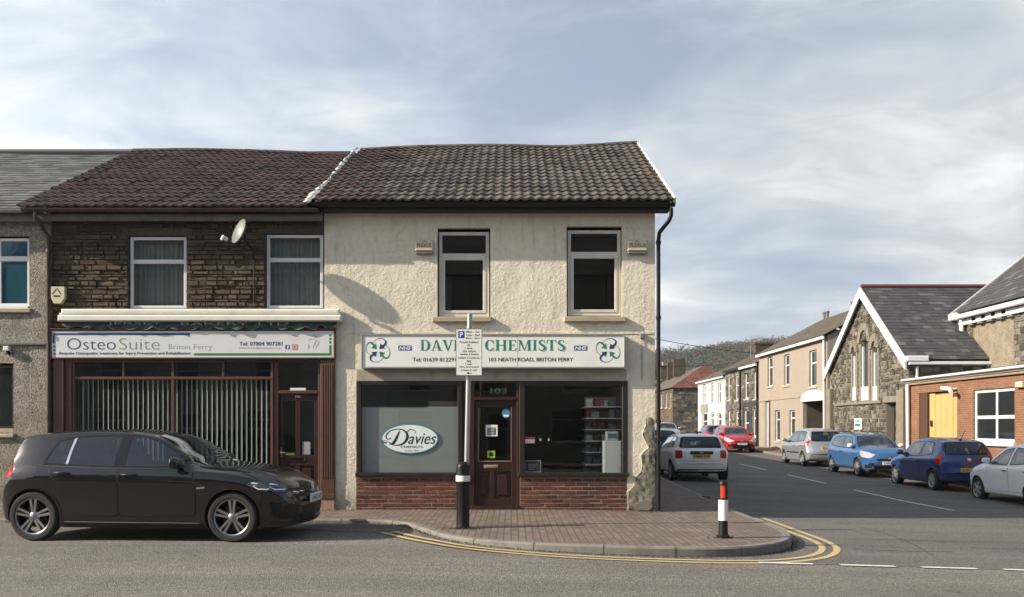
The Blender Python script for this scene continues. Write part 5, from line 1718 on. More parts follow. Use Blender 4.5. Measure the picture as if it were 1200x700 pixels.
pf = Frame(RW.P(pu0 + 5.5, pze + 2.1, -4.0), RW.u)
for k in (.3, .8, 5.0):
    mb = MB(); mb.lathe([(.10, -.1), (.10, .30), (.14, .32), (.14, .42)], RW.P(pu0 + k, pze + 2.25, -4.0), 'z', 10)
    mb.build('vent_pot', M['fascia_grey'], pk)

# ---- two stone houses, the white one, chimney
for (a, b, yl, lab, stn, wins) in (
    (869.2, 889.3, 428.5, 'brown stone terraced house with dark framed doorway next to the pink house', 'st2', ((872.5, 877.5, 436.5, 467.5), (882.8, 888, 434.5, 467.5), (872, 878, 480, 520), (882, 890, 480, 512))),
    (850.3, 869.1, 433, 'brown stone terraced house between its twin and the white house', 'st1', ((852.5, 856, 441.5, 469), (861.5, 865.5, 440, 469), (853, 856.3, 482, 507), (861.8, 865.8, 482, 503)))):
    h = thing('terraced_house', lab, 'house', (XR, -U((a + b) / 2), -.1))
    u0, u1 = U(a), U(b)
    ze = 1.55 + (500 - yl) * XR / ((a + b) / 2 - 600)
    hs = [row_window(h, RW, XR, *w_, hb=.4, fr=.09) for w_ in wins if w_[1] <= b + .2]
    if stn == 'st2': hs.append(row_window(h, RW, XR, 882, 888.6, 481, 512, hb=.3, mat='upvc'))
    mb = MB(); holes_wall(mb, RW, u0, u1, -.4, ze, hs, reveal=.18)
    for u in (u0, u1): mb.face([RW.P(u, -.4, 0), RW.P(u, ze, 0), RW.P(u, ze + 1.9, -3.8), RW.P(u, ze, -7.6), RW.P(u, -.4, -7.6)])
    mb.build('wall', M['church_mortar'], h)
    mb = MB(); rubble(mb, RW, u0 + .01, u1 - .01, -.1, ze, hs, rows=(.13, .3), lens=(.2, .6), dep=(.0, .04), rng=random.Random(hash(stn) % 99 if False else len(stn) + int(a)))
    mb.build('stonework', M['church_stone'], h)
    if stn == 'st2':
        mb = MB()
        for (l, r, zt) in ((870.8, 879.5, 476.5), (880.6, 889.2, 475)):
            z1 = Zr((l + r) / 2, zt)
            mb.box(RW, U(l), U(l) + .22, -.2, z1, .0, .06); mb.box(RW, U(r) - .22, U(r), -.2, z1, .0, .06); mb.box(RW, U(l), U(r), z1 + .003, z1 + .3, .0, .07)
        mb.build('dark_surround', M['lens_dark'], h)
    pitched(h, RW, u0 - .02, u1 + .02, ze + .02, ze + 2.0, .25, 3.8, None, M['slate_brown'], kind='slates', w=.33, expo=.3)
    mb = MB(); mb.box(RW, u0, u1, ze - .14, ze, .14, .24); mb.build('gutter', M['white_board'] if stn == 'st2' else M['black'], h)
    if stn == 'st1':
        mb = MB(); F2 = Frame(RW.P(0, 0, -2.5), RW.u)
        mb.box(F2, u0 + .0, u0 + 1.1, ze + .6, 7.42, -.62, .62); mb.box(F2, u0 - .06, u0 + 1.16, 7.42, 7.55, -.68, .68)
        mb.build('chimney', M['chimney_brick'], h)
    pipe(RW, [(u1 - .1, ze - .1, .1), (u1 - .1, 2, .09), (u1 - .1, 0, .09)], .06, M['black'], h)

wh = thing('terraced_house', 'white rendered terraced house with tall narrow windows', 'house', (XR, -U(834), 0))
u0, u1 = U(818), U(850.2); ze = 1.55 + (500 - 444.5) * XR / (834 - 600)
hs = [row_window(wh, RW, XR, *w_, hb=.4, fr=.09, sill=False) for w_ in ((824, 826.8, 450.5, 473.5), (832.8, 836, 449.5, 473.5), (841.3, 844.8, 448.5, 473.5), (822.5, 829, 484, 509), (832.5, 836.5, 483.5, 500), (840.5, 845.5, 484, 502))]
mb = MB(); holes_wall(mb, RW, u0, u1, -.3, ze, hs, reveal=.15)
for u in (u0, u1): mb.face([RW.P(u, -.3, 0), RW.P(u, ze, 0), RW.P(u, ze + 1.8, -3.8), RW.P(u, ze, -7.6), RW.P(u, -.3, -7.6)])
mb.box(RW, u0 + .02, u1 - .02, ze - .25, ze, .0, .06)
mb.build('wall', M['white_wall'], wh)
pitched(wh, RW, u0 - .1, u1 + .02, ze + .02, ze + 1.9, .25, 3.8, None, M['slate_brown'], kind='slates', w=.33, expo=.3)
mb = MB(); mb.box(RW, u0, u1, ze - .12, ze, .14, .24); mb.build('gutter', M['white_board'], wh)
pn = MB(); pn.box(RW, U(821.5), U(829.5), Zr(825, 483), Zr(825, 474), .0, .05); pn.build('grey_panel', M['pebble'], wh)
mb = MB()
for k in range(3):
    p = RW.P(u0 + 2.2 + k * 1.1, ze + 1.9, -3.8); mb.tube([p, p + Vector((0, 0, 1.0 + .3 * k))], .025, 5); mb.tube([p + Vector((0, -.5, .9 + .3 * k)), p + Vector((0, .5, .9 + .3 * k))], .02, 5)
mb.build('aerial', M['galv'], wh)

# ---- the house end beyond the side lane, stone gable under a hipped red roof
he = thing('terraced_house', 'brown stone end house with hipped red tiled roof at the far lane', 'house', (XR - .3, 85, .8))
HX = 15.2; HF = ROW(HX); y0 = HX * 1050 / (788 - 600); y1 = HX * 1050 / (769 - 600) + 8
zE = EYE + (500 - 453.5) * y0 / 1050; zT = EYE + (500 - 428.6) * (y0 + 3.2) / 1050; xt = (823.6 - 600) / 1050 * (y0 + 3.2)
GF = Frame((0, y0, 0), (1, 0, 0))
hw = [(U(l, HX), U(r, HX), Zr(l, b, HX), Zr(l, t, HX)) for (l, r, t, b) in ((774, 776.2, 461, 478), (779.8, 781.8, 460, 478), (784.6, 786.4, 459, 478))]
mb = MB(); holes_wall(mb, HF, -y1, -y0, -.2, zE, hw, reveal=.15); mb.rect(GF, HX, HX + 7.6, -.2, zE, 0); mb.rect(GF, HX, HX + 7.6, -.2, zE, -(y1 - y0))
mb.build('wall', M['church_mortar'], he)
mb = MB(); rubble(mb, GF, HX + .01, HX + 7.5, .2, zE, rows=(.16, .34), lens=(.25, .7), dep=(0, .05), rng=random.Random(31)); mb.build('stonework', M['church_stone'], he)
mb = MB(); rubble(mb, HF, -y1 + .01, -y0 - .01, .2, zE, hw, rows=(.16, .34), lens=(.25, .7), dep=(0, .04), rng=random.Random(32)); mb.build('stonework', M['osteo_stone'], he)
for h in hw: window(he, HF, h[0] + .003, h[1] - .003, h[2] + .003, h[3] - .003, -.1, M['upvc'], M['dark_glass'], fr=.08, sill=(h[0] - .1, h[1] + .1, h[2] - .12, h[2] - .002, .06))
A = Vector((xt, y0 + 3.2, zT)); B = Vector((xt, y1, zT))
mb = MB()
e = .25
mb.face([(HX - e, y1, zE - .1), (HX - e, y0 - e, zE - .1), tuple(A), tuple(B)], 0)
mb.face([(HX - e, y0 - e, zE - .1), (HX + 7.6 + e, y0 - e, zE - .1), tuple(A)], 1)
mb.face([(HX + 7.6 + e, y0 - e, zE - .1), (HX + 7.6 + e, y1, zE - .1), tuple(B), tuple(A)], 0)
rf = mb.build('roof', [M['slate_brown'], M['tile_red']], he)
# laid tiles on the hip end
hipF = Frame((HX - e, y0 - e, zE - .09), (1, 0, 0), up=(A - Vector((A.x, y0 - e, zE - .1)))); hipF.n = hipF.u.cross(hipF.k)
HS = (A - Vector((A.x, y0 - e, zE - .1))).length; HWd = 7.6 + 2 * e; tx = xt - HX + e
mb = MB(); slates(mb, hipF, HWd, HS, w=.3, expo=.33, jit=1.5, clip=lambda s: (tx * (s + .3) / HS, HWd - (HWd - tx) * (s + .3) / HS)); mb.build('hip_tile', M['tile_red'], rf)
mb = MB()
for (cx, cy, w_, hh) in ((16.8, 93, 1.2, 1.5), (17.2, 99, 1.6, 1.6)):
    mb = MB(); mb.box(WORLD, cx, cx + w_, zT - .8, zT + hh * .7, -cy - .6, -cy)
    mb.build('chimney', M['chimney_brick'], rf)
# further roofs beyond
for i, (yy, dz, lab, px_) in enumerate(((104, .2, 'far terraced house with a brown roof and dark brick chimney stack', 0), (116, .5, 'farthest terraced house roof with chimney pots below the wooded hill', 1))):
    fh = thing('terraced_house', lab, 'house', (HX, yy, 1.2))
    mb = MB(); mb.box(WORLD, HX - .1, HX + 7.4, -.2, zE + dz, -yy - 9, -yy); mb.build('wall', M['osteo_stone'], fh)
    mb = MB()
    mb.face([(HX - .4, yy + 9, zE + dz - .1), (HX - .4, yy, zE + dz - .1), (xt, yy, zT + dz), (xt, yy + 9, zT + dz)])
    mb.face([(HX + 7.7, yy + 9, zE + dz - .1), (HX + 7.7, yy, zE + dz - .1), (xt, yy, zT + dz), (xt, yy + 9, zT + dz)])
    mb.face([(HX - .4, yy, zE + dz - .1), (HX + 7.7, yy, zE + dz - .1), (xt, yy, zT + dz)])
    rf = mb.build('roof', M['slate_brown'], fh)
    mb = MB(); mb.box(WORLD, xt - 1.4, xt + .6, zT - .6 + dz, zT + .8 + dz, -yy - 1.4, -yy - .3)
    mb.box(WORLD, xt - 1.5, xt + .7, zT + .8 + dz, zT + .92 + dz, -yy - 1.5, -yy - .2)
    ch = mb.build('chimney', M['chimney_brick'], rf)
    mb = MB()
    for k in range(3): mb.lathe([(.15, 0), (.12, .42), (.15, .46)], (xt - 1.1 + k * .65, yy + .8, zT + .9 + dz), 'z', 8)
    mb.build('chimney_pot', M['pot'], fh)

# ---- the chapel hall with the white bargeboards
ch = thing('church_hall', 'grey stone church hall with white bargeboards and triple lancet window', 'church', (XR, 39.4, -.1))
cL, cR, cA = U(972.5), U(1064), U(1010.5)
zA = Zr(1010.5, 341) ; zEv = 4.28
slope = (zA - zEv) / ((cR - cL) / 2)
bound_lo = lambda z: (cL + max(0, (z - zEv)) / slope, cR - max(0, (z - zEv)) / slope)
mid = (cL + cR) / 2
lan = []
for (l, r, t_, b_) in ((999.8, 1003.8, 411, 470), (1009.6, 1018.6, 399, 470), (1023.4, 1028.8, 406, 470)):
    pc = (l + r) / 2
    lan.append((U(l), U(r), Zr(pc, b_), Zr(pc, t_)))
dr_ = (U(1038.5), U(1050), -.6, Zr(1044, 472))
holes = lan + [dr_]
mb = MB()
# gable wall in columns so that it follows the roof slope
us = sorted({cL, cR, mid, *[h[0] for h in holes], *[h[1] for h in holes]})
ztop = lambda u: zEv + slope * min(u - cL, cR - u)
for a, b in zip(us, us[1:]):
    h = [x for x in holes if x[0] <= (a + b) / 2 <= x[1]]
    segs = [(-.6, None)] if not h else ([(-.6, h[0][2])] if h[0][2] > -.5 else []) + [(h[0][3], None)]
    for z0, z1 in segs:
        mb.face([RW.P(a, z0, 0), RW.P(b, z0, 0), RW.P(b, ztop(b) if z1 is None else z1, 0), RW.P(a, ztop(a) if z1 is None else z1, 0)])
for h in holes:
    for (p, q) in (((h[0], h[2]), (h[0], h[3])), ((h[1], h[2]), (h[1], h[3])), ((h[0], h[3]), (h[1], h[3])), ((h[0], h[2]), (h[1], h[2]))):
        mb.face([RW.P(*p, 0), RW.P(*q, 0), RW.P(*q, -.35), RW.P(*p, -.35)])
mb.rect(RW, dr_[0], dr_[1], dr_[2], dr_[3], -.34)
DEP = 9.0
for u in (cL, cR): mb.face([RW.P(u, -.6, 0), RW.P(u, zEv, 0), RW.P(u, zEv, -DEP), RW.P(u, -.6, -DEP)])
mb.build('wall', M['church_mortar'], ch)
mb = MB(); rubble(mb, RW, cL + .02, cR - .02, -.4, zA - .15, holes, rows=(.07, .19), lens=(.10, .38), dep=(.0, .05), gap=.018, bound=bound_lo, rng=random.Random(77))
SFm = Frame(RW.P(cR, 0, 0), (1, 0, 0))
rubble(mb, SFm, 0.02, 3.2, -.3, zEv, rows=(.11, .26), lens=(.16, .55), dep=(.0, .05), gap=.02, rng=random.Random(78))
mb.build('stonework', M['church_stone'], ch)
mb = MB()       # buttress strips, string course and hood stones
mb.box(RW, cL, cL + .55, -.5, 3.35, .0, .22, ch=.03); mb.box(RW, cR - .6, cR, -.5, 3.0, .0, .22, ch=.03)
mb.box(RW, U(979), U(1034), Zr(1007, 474.5), Zr(1007, 471.5), .0, .10, ch=.02)
mb.box(RW, dr_[0] - .2, dr_[1] + .2, dr_[3] + .003, dr_[3] + .26, .0, .08, ch=.02)
for h in lan:
    for s_ in (h[0] - .17, h[1]): mb.box(RW, s_ + (0 if s_ < h[0] else .003), s_ + .17, h[2] - .1, h[3] - .05, .0, .05, ch=.02)
    c_, r_ = (h[0] + h[1]) / 2, (h[1] - h[0]) / 2
    n = 10
    for k in range(n):
        a0, a1 = PI * k / n, PI * (k + 1) / n
        P0 = lambda a, rr: (c_ + rr * math.cos(a), h[3] - .08 + rr * 1.25 * math.sin(a))
        q = [P0(a0, r_ + .0), P0(a0, r_ + .26), P0(a1, r_ + .26), P0(a1, r_ + .0)]
        mb.prism(RW, q, .0, .10 + .012 * (k % 2))
mb.build('dressed_stone', M['dressed'], ch)
for h in lan:
    mb = MB(); mb.box(RW, h[0] + .02, h[1] - .02, h[2] + .64, h[3] - .0, -.14, -.09)
    o = mb.build('lancet_window', M['dark_glass'], ch)
    mb = MB(); mb.box(RW, h[0] + .01, h[0] + .10, h[2] + .64, h[3] - .25, -.09, -.02); mb.box(RW, h[1] - .10, h[1] - .01, h[2] + .64, h[3] - .25, -.09, -.02); mb.build('frame', M['upvc'], o)
    mb = MB(); mb.box(RW, h[0] + .01, h[1] - .01, h[2] + .02, h[2] + .62, -.10, .03); mb.build('white_panel', M['white_board'], o)
mb = MB(); mb.box(RW, dr_[0] + .05, dr_[1] - .05, -.5, dr_[3] - .05, -.33, -.28, ch=.02); mb.build('door', M['frame_dark'], ch)
# bargeboards
for sgn in (1, -1):
    ue = cL - .25 if sgn > 0 else cR + .25
    zz = zEv - .25 * slope
    d_ = Vector((mid - ue, zA - zz)).normalized(); nn = Vector((-d_.y, d_.x)) * sgn
    a, b = Vector((ue, zz)), Vector((mid, zA))
    lo = .42
    poly = [(a.x, a.y + .1), (a.x, a.y + .1 - lo), (b.x, b.y + .1 - lo * 1.0), (b.x, b.y + .1)]
    mb = MB(); mb.prism(RW, poly if sgn > 0 else poly[::-1], .16 + (.003 if sgn > 0 else 0), .24); mb.build('bargeboard', M['white_board'], ch)
# two slopes running back along +X
for sgn in (1, -1):
    ue = cL - .3 if sgn > 0 else cR + .3
    eav = RW.P(ue, zEv - .3 * slope + .12, .16); rdg = RW.P(mid, zA + .12, .16)
    up = rdg - eav; S2 = up.length
    if sgn < 0:   # near slope: seen from -Y, u along +X
        RF2 = Frame(eav, (1, 0, 0), up=up); RF2.n = RF2.u.cross(RF2.k)
        mb = MB(); slates(mb, RF2, DEP, S2, w=.33, expo=.25, rng=random.Random(5), jit=1.6)
        mb.rect(RF2, 0, DEP, 0, S2, -.012)
    else:
        RF2 = Frame(eav + Vector((DEP, 0, 0)), (-1, 0, 0), up=up); RF2.n = RF2.u.cross(RF2.k)
        mb = MB(); mb.rect(RF2, 0, DEP, 0, S2, 0)
    o = mb.build('roof', M['slate_dark'], ch)
mb = MB(); rr = RW.P(mid, zA + .15, .16); mb.tube([rr, rr + Vector((DEP, 0, 0))], .10, 8); mb.build('ridge_tile', M['tile_red'], ch)
g0 = RW.P(cR + .32, zEv - .3 * slope + .02, .12)
mb = MB(); mb.box(Frame(g0, (1, 0, 0)), 0, 3.4, -.12, .0, -.05, .09, ch=.02); mb.box(Frame(g0, (1, 0, 0)), -.1, .75, .0, .22, -.1, .12, ch=.03); mb.build('gutter', M['upvc'], ch)
pipe(RW, [(cR + .12, 3.9, -.3), (cR + .12, 3.0, -.3)], .06, M['white_board'], ch)
sg = thing('notice_board', 'small white and green notice on the church hall stone wall', 'notice', RW.P(U(1007.5), Zr(1007.5, 497), .06))
mb = MB(); mb.box(RW, U(1003.4), U(1011.8), Zr(1007.5, 503.5), Zr(1007.5, 490.5), .05, .09); mb.build('board', M['white_vinyl'], sg)
mb = MB(); mb.rect(RW, U(1004.3), U(1010.8), Zr(1007.5, 500), Zr(1007.5, 496.5), .093); mb.rect(RW, U(1006.5), U(1008.8), Zr(1007.5, 495), Zr(1007.5, 492), .093); mb.build('green_band', M['teal'], sg)

# ---- the chapel behind, facing the street further back
XC = 18.5; CF = ROW(XC)
cp = thing('chapel', 'tall stone chapel with boarded window and slate roof at the right edge', 'chapel', (XC, 30, -.2))
v0 = U(1130.5, XC); v1 = -12.0; zC = Zr(1130.5, 371, XC) + .05
bh = (U(1139, XC), U(1188.5, XC), Zr(1165, 437, XC), Zr(1165, 376, XC))
mb = MB(); holes_wall(mb, CF, v0, v1, -.6, zC, [bh], reveal=.12)
HC = 6.5; zCR = zC + HC * .83
mb.face([CF.P(v0, -.6, 0), CF.P(v0, zC, 0), CF.P(v0, zCR, -HC), CF.P(v0, zC, -2 * HC), CF.P(v0, -.6, -2 * HC)])
mb.face([CF.P(v1, -.6, 0), CF.P(v1, zC, 0), CF.P(v1, zCR, -HC), CF.P(v1, zC, -2 * HC), CF.P(v1, -.6, -2 * HC)])
mb.build('wall', M['church_mortar'], cp)
mb = MB(); rubble(mb, CF, v0 + .02, -22, 2.2, zC, [bh], rows=(.12, .26), lens=(.18, .55), dep=(0, .05), rng=random.Random(3)); mb.build('stonework', M['church_stone'], cp)
mb = MB(); mb.rect(CF, bh[0], bh[1], bh[2], bh[3], -.05); mb.build('boarded_window', M['panel_dash'], cp)
mb = MB()
n = 9
for k in range(n):
    a = bh[0] - .1 + (bh[1] - bh[0] + .2) * k / n; b = bh[0] - .1 + (bh[1] - bh[0] + .2) * (k + 1) / n
    mb.box(CF, a + .02, b - .02, bh[3] - .05 + (.18 if k % 2 else .04), bh[3] + .34, .0, .14 + .02 * (k % 2), ch=.02)
mb.build('corbel_stone', M['dressed'], cp)
croof, CRF, CS = pitched(cp, CF, v0 - .35, v1, zC + .08, zCR + .1, .35, HC, None, M['slate_dark'], kind='slates', w=.33, expo=.25)
mb = MB(); p = []
for s_ in (0, CS):
    for (du, dn) in ((0, -.14), (-.06, -.14), (-.06, .06), (0, .06)): p.append(CRF.P(du - .004, s_, dn))
mb.add(p, [(0, 1, 2, 3), (7, 6, 5, 4)] + [(i, 4 + i, 4 + (i + 1) % 4, (i + 1) % 4) for i in range(4)]); mb.build('verge_board', M['white_board'], croof)
mb = MB(); mb.box(CF, v0 - .35, v1, zC - .18, zC + .0, .22, .40, ch=.03); mb.box(CF, v0 - .35, v1, zC - .42, zC - .2, .02, .16); mb.box(CF, v0 - .5, v0 + .15, zC - .2, zC + .1, .1, .45, ch=.04); mb.build('gutter', M['white_board'], cp)
pipe(CF, [(U(1132.5, XC), zC - .2, .2), (U(1132.5, XC), 3.4, .12)], .10, M['white_board'], cp)

# ---- the low red brick annex with the yellow door
an = thing('brick_annex', 'low red brick annex with yellow boarded door and white window', 'building', (XR, 30, -.3))
a0, a1 = U(1065.5), -12.5
zt = Zr(1066, 451)
dh = (U(1077), U(1121.5), -.6, Zr(1100, 459)); wh_ = (U(1140.5), U(1189), Zr(1165, 518.5), Zr(1165, 455.5))
mb = MB(); holes_wall(mb, RW, a0, a1, -.6, zt, [dh, wh_], reveal=.2)
mb.face([RW.P(a0, -.6, 0), RW.P(a0, zt, 0), RW.P(a0, zt, -3), RW.P(a0, -.6, -3)])
mb.build('wall', M['annex_brick'], an)
mb = MB(); mb.face([RW.P(a0 - .1, zt + .25, .1), RW.P(a1, zt + .25, .1), RW.P(a1, zt + .45, -3.0), RW.P(a0 - .1, zt + .45, -3.0)]); mb.build('roof', M['lead'], an)
mb = MB(); mb.box(RW, a0 - .15, a1, zt + .06, zt + .22, -.02, .16, ch=.02); mb.box(RW, a0 - .15, a1, zt + .13, zt + .215, .17, .27, ch=.02); mb.build('fascia_board', M['white_board'], an)
mb = MB(); mb.box(RW, a0 - .1, a1, zt - .03, zt + .057, .003, .10, ch=.01); mb.build('timber_edge', M['worn_brown'], an)
pipe(RW, [(a0 + .12, zt, .12), (a0 + .12, 1, .1), (a0 + .12, -.3, .1)], .075, M['white_board'], an)
mb = MB(); mb.box(RW, U(1077), U(1086), -.5, dh[3] - .01, -.15, -.02); mb.build('brown_post', M['brown_paint'], an)
mb = MB(); mb.rect(RW, U(1086.5), U(1121.3), -.5, dh[3] - .05, -.14, m=1)
nb = 5; ua, ub = U(1086.5), U(1121.3); rg = random.Random(1)
for k in range(nb):
    p, q = ua + (ub - ua) * k / nb, ua + (ub - ua) * (k + 1) / nb
    mb.box(RW, p + .012, q - .012, -.5, dh[3] - .04 - rg.uniform(0, .10), -.13, -.09 + rg.uniform(0, .008), ch=.006)
yd = mb.build('door', [M['yellow_wood'], M['yellow_dark']], an)
mb = MB(); mb.box(RW, U(1088.3), U(1090.6), Zr(1089, 500), Zr(1089, 493), -.09, -.05); mb.build('handle', M['black'], yd)
mb = MB(); wv = wh_
window(an, RW, wv[0] + .003, wv[1] - .003, wv[2] + .003, wv[3] - .003, -.06, M['white_board'], M['dark_glass'], fr=.11, hbars=[(Zr(1165, 489), .11)], vbars=[((wv[0] + wv[1]) / 2 + .1, .11)], sill=(wv[0] - .1, wv[1] + .1, wv[2] - .12, wv[2] - .002, .1), sillmat=M['white_board'])
t = thing('security_camera', 'twin white security cameras over the yellow door', 'camera', RW.P(U(1122), Zr(1122, 458), 0))
mb = MB(); b_ = RW.P(U(1121.5), Zr(1122, 456), .02); mb.tube([b_, b_ + Vector((-.2, 0, .0))], .04, 8)
for (dy, dz) in ((.35, .05), (-.3, -.12)):
    c = b_ + Vector((-.22, 0, 0)); mb.tube([c, c + Vector((-.12, dy, dz))], .07, 8)
mb.build('housing', M['white_band'], t, smooth=40)
t = MB(); t.box(RW, U(1194), U(1202), Zr(1197, 454.5), Zr(1197, 447.5), .02, .14, ch=.03)
tag(t.build('alarm_box', M['alarm_cream'], None, loc=RW.P(U(1197), Zr(1197, 451), 0)), 'small cream alarm box on the red brick annex under the fascia', 'alarm box')

# ================================================================== THE HIDDEN SIDE: terraces that shade the street, houses opposite
def plain_house(name, label, F, u0, u1, ze, zr, depth, wallm, roofm, wins, zb=-.5):
    h = thing(name, label, 'house', F.P((u0 + u1) / 2, 0, 0))
    mb = MB(); holes_wall(mb, F, u0, u1, zb, ze, wins, reveal=.12); shell(mb, F, u0, u1, zb, ze, zr, depth)
    mb.build('wall', wallm, h)
    for w in wins: window(h, F, w[0] + .003, w[1] - .003, w[2] + .003, w[3] - .003, -.06, M['upvc'], M['dark_glass'], fr=.07, hbars=[(w[2] + (w[3] - w[2]) * .65, .06)], sill=(w[0] - .08, w[1] + .08, w[2] - .1, w[2] - .002, .06))
    pitched(h, F, u0 - .02, u1 + .02, ze + .02, zr, .3, depth / 2, None, roofm, kind='slates', w=.6, expo=.5)
    return h


LF = Frame((2.1, 0, 0), (0, 1, 0))       # faces +X, u = y
for k in range(5):
    y = 25.1 + k * 6.2
    plain_house('terraced_house', 'pale terraced house hidden along the shaded side of the side street', LF, y, y + 6.15, 5.3, 7.6, 8, M['cream_side'], M['slate_brown'],
                [(y + .8, y + 1.9, 3.4, 4.8), (y + 3.9, y + 5.0, 3.4, 4.8), (y + .8, y + 2.2, .9, 2.4), (y + 4.0, y + 5, .2, 2.3)]).__setitem__('group', 'terraced houses on the shaded side of the side street')
BF = Frame((0, -9.5, 0), (-1, 0, 0))     # faces +Y, u = -x
for k in range(7):  # unseen row, made tall so the upper shop panes mirror dark walls
    x = -26 + k * 7.2
    plain_house('terraced_house', 'terraced house standing behind the camera across the main road', BF, x, x + 7.15, 8.6, 11.8, 8, (M['pebble'], M['white_wall'], M['cream_side'])[k % 3], M['slate'],
                [(x + .9, x + 2.1, 3.2, 4.7), (x + 4.6, x + 5.8, 3.2, 4.7), (x + .9, x + 2.1, 5.6, 7.0), (x + 4.6, x + 5.8, 5.6, 7.0), (x + .8, x + 2.6, .8, 2.4), (x + 4.6, x + 5.6, .1, 2.2)]).__setitem__('group', 'terraced houses across the main road')

# ================================================================== HILL AND WOODS
def hillz(x, y):
    r = min(1, max(0, (y - 180) / 260)); r = r * r * (3 - 2 * r)
    c = 33 + .09 * (min(x, 200) - 71) + .8 * math.sin(x * .05 + 2) + .5 * math.sin(x * .13)
    return r * max(4, c) - 1 + 1.5 * math.sin(y * .05) * r


xs = frange(-260, 420, 12); ys = frange(170, 560, 12)
grid_sheet('hill', xs, ys, hillz, M['hill'])
# woodland: bare twiggy crowns, built as many small leaf-sized faces
m, n = newmat('woodland_twigs')
c = n.ramp(n.attr(), [(0, (.072, .064, .045)), (.35, (.092, .082, .056)), (.7, (.108, .099, .064)), (.9, (.082, .086, .046)), (1, (.030, .036, .024))])
n.bsdf(n.mix(n.noise(.3, 4), c, n.mix(1.0, c, (.75, .72, .7), 'MULTIPLY')), .95, Specular_IOR_Level=.1)
M['wood'] = m
mb = MB(); rg = random.Random(12)
cnt = 0
for k in range(3300):
    y = rg.uniform(215, 450); x = (rg.uniform(20, 78) if rg.random() < .66 else rg.uniform(-45, 20)) * y / 230 if rg.random() < .93 else rg.uniform(-150, 300)
    z = hillz(x, y)
    ever = rg.random() < .05
    hgt = rg.uniform(3.5, 6.5) * (1.3 if ever else 1); cr = hgt * rg.uniform(.36, .55)
    tint = rg.uniform(.94, 1) if ever else rg.random() * .9
    cz = z + hgt * .6
    for q in range(64):
        th, ph = rg.uniform(0, 6.283), math.acos(rg.uniform(-1, 1)); rr = rg.random() ** .4
        p = Vector((x + cr * rr * math.sin(ph) * math.cos(th), y + cr * rr * math.sin(ph) * math.sin(th), cz + hgt * .42 * rr * math.cos(ph)))
        s = rg.uniform(.2, .48) * (1.2 if ever else 1)
        a = Vector((rg.gauss(0, 1), rg.gauss(0, 1), rg.gauss(0, 1))).normalized() * s; b = a.orthogonal().normalized() * s * rg.uniform(.4, .8)
        mb.add([p - a, p - b, p + a, p + b], [(0, 1, 2, 3)], 0, min(1, max(0, tint + rg.uniform(-.06, .06))))
o = mb.build('woodland', M['wood'], None); o['kind'] = 'stuff'; tag(o, 'bare brown woodland covering the far hillside', 'woodland')

# overhead wires
def wire(name, lab, a, b, sagd, r=.022):
    a, b = Vector(a), Vector(b)
    pts = [a.lerp(b, k / 20) - Vector((0, 0, sagd * 4 * (k / 20) * (1 - k / 20))) for k in range(21)]
    mb = MB(); mb.tube(pts, r, 5); o = mb.build(name, M['black'], None, loc=a); tag(o, lab, 'cable', 'overhead cables across the side street')


wire('overhead_cable', 'thin overhead cable sagging from the corner shop towards the stone chimney', (1.9, 60, 9.6), (17, 62, 6.6), .5)
wire('overhead_cable', 'thin overhead cable crossing low before the far hip roof', (2.0, 75, 7.3), (17.5, 78, 6.9), .35)
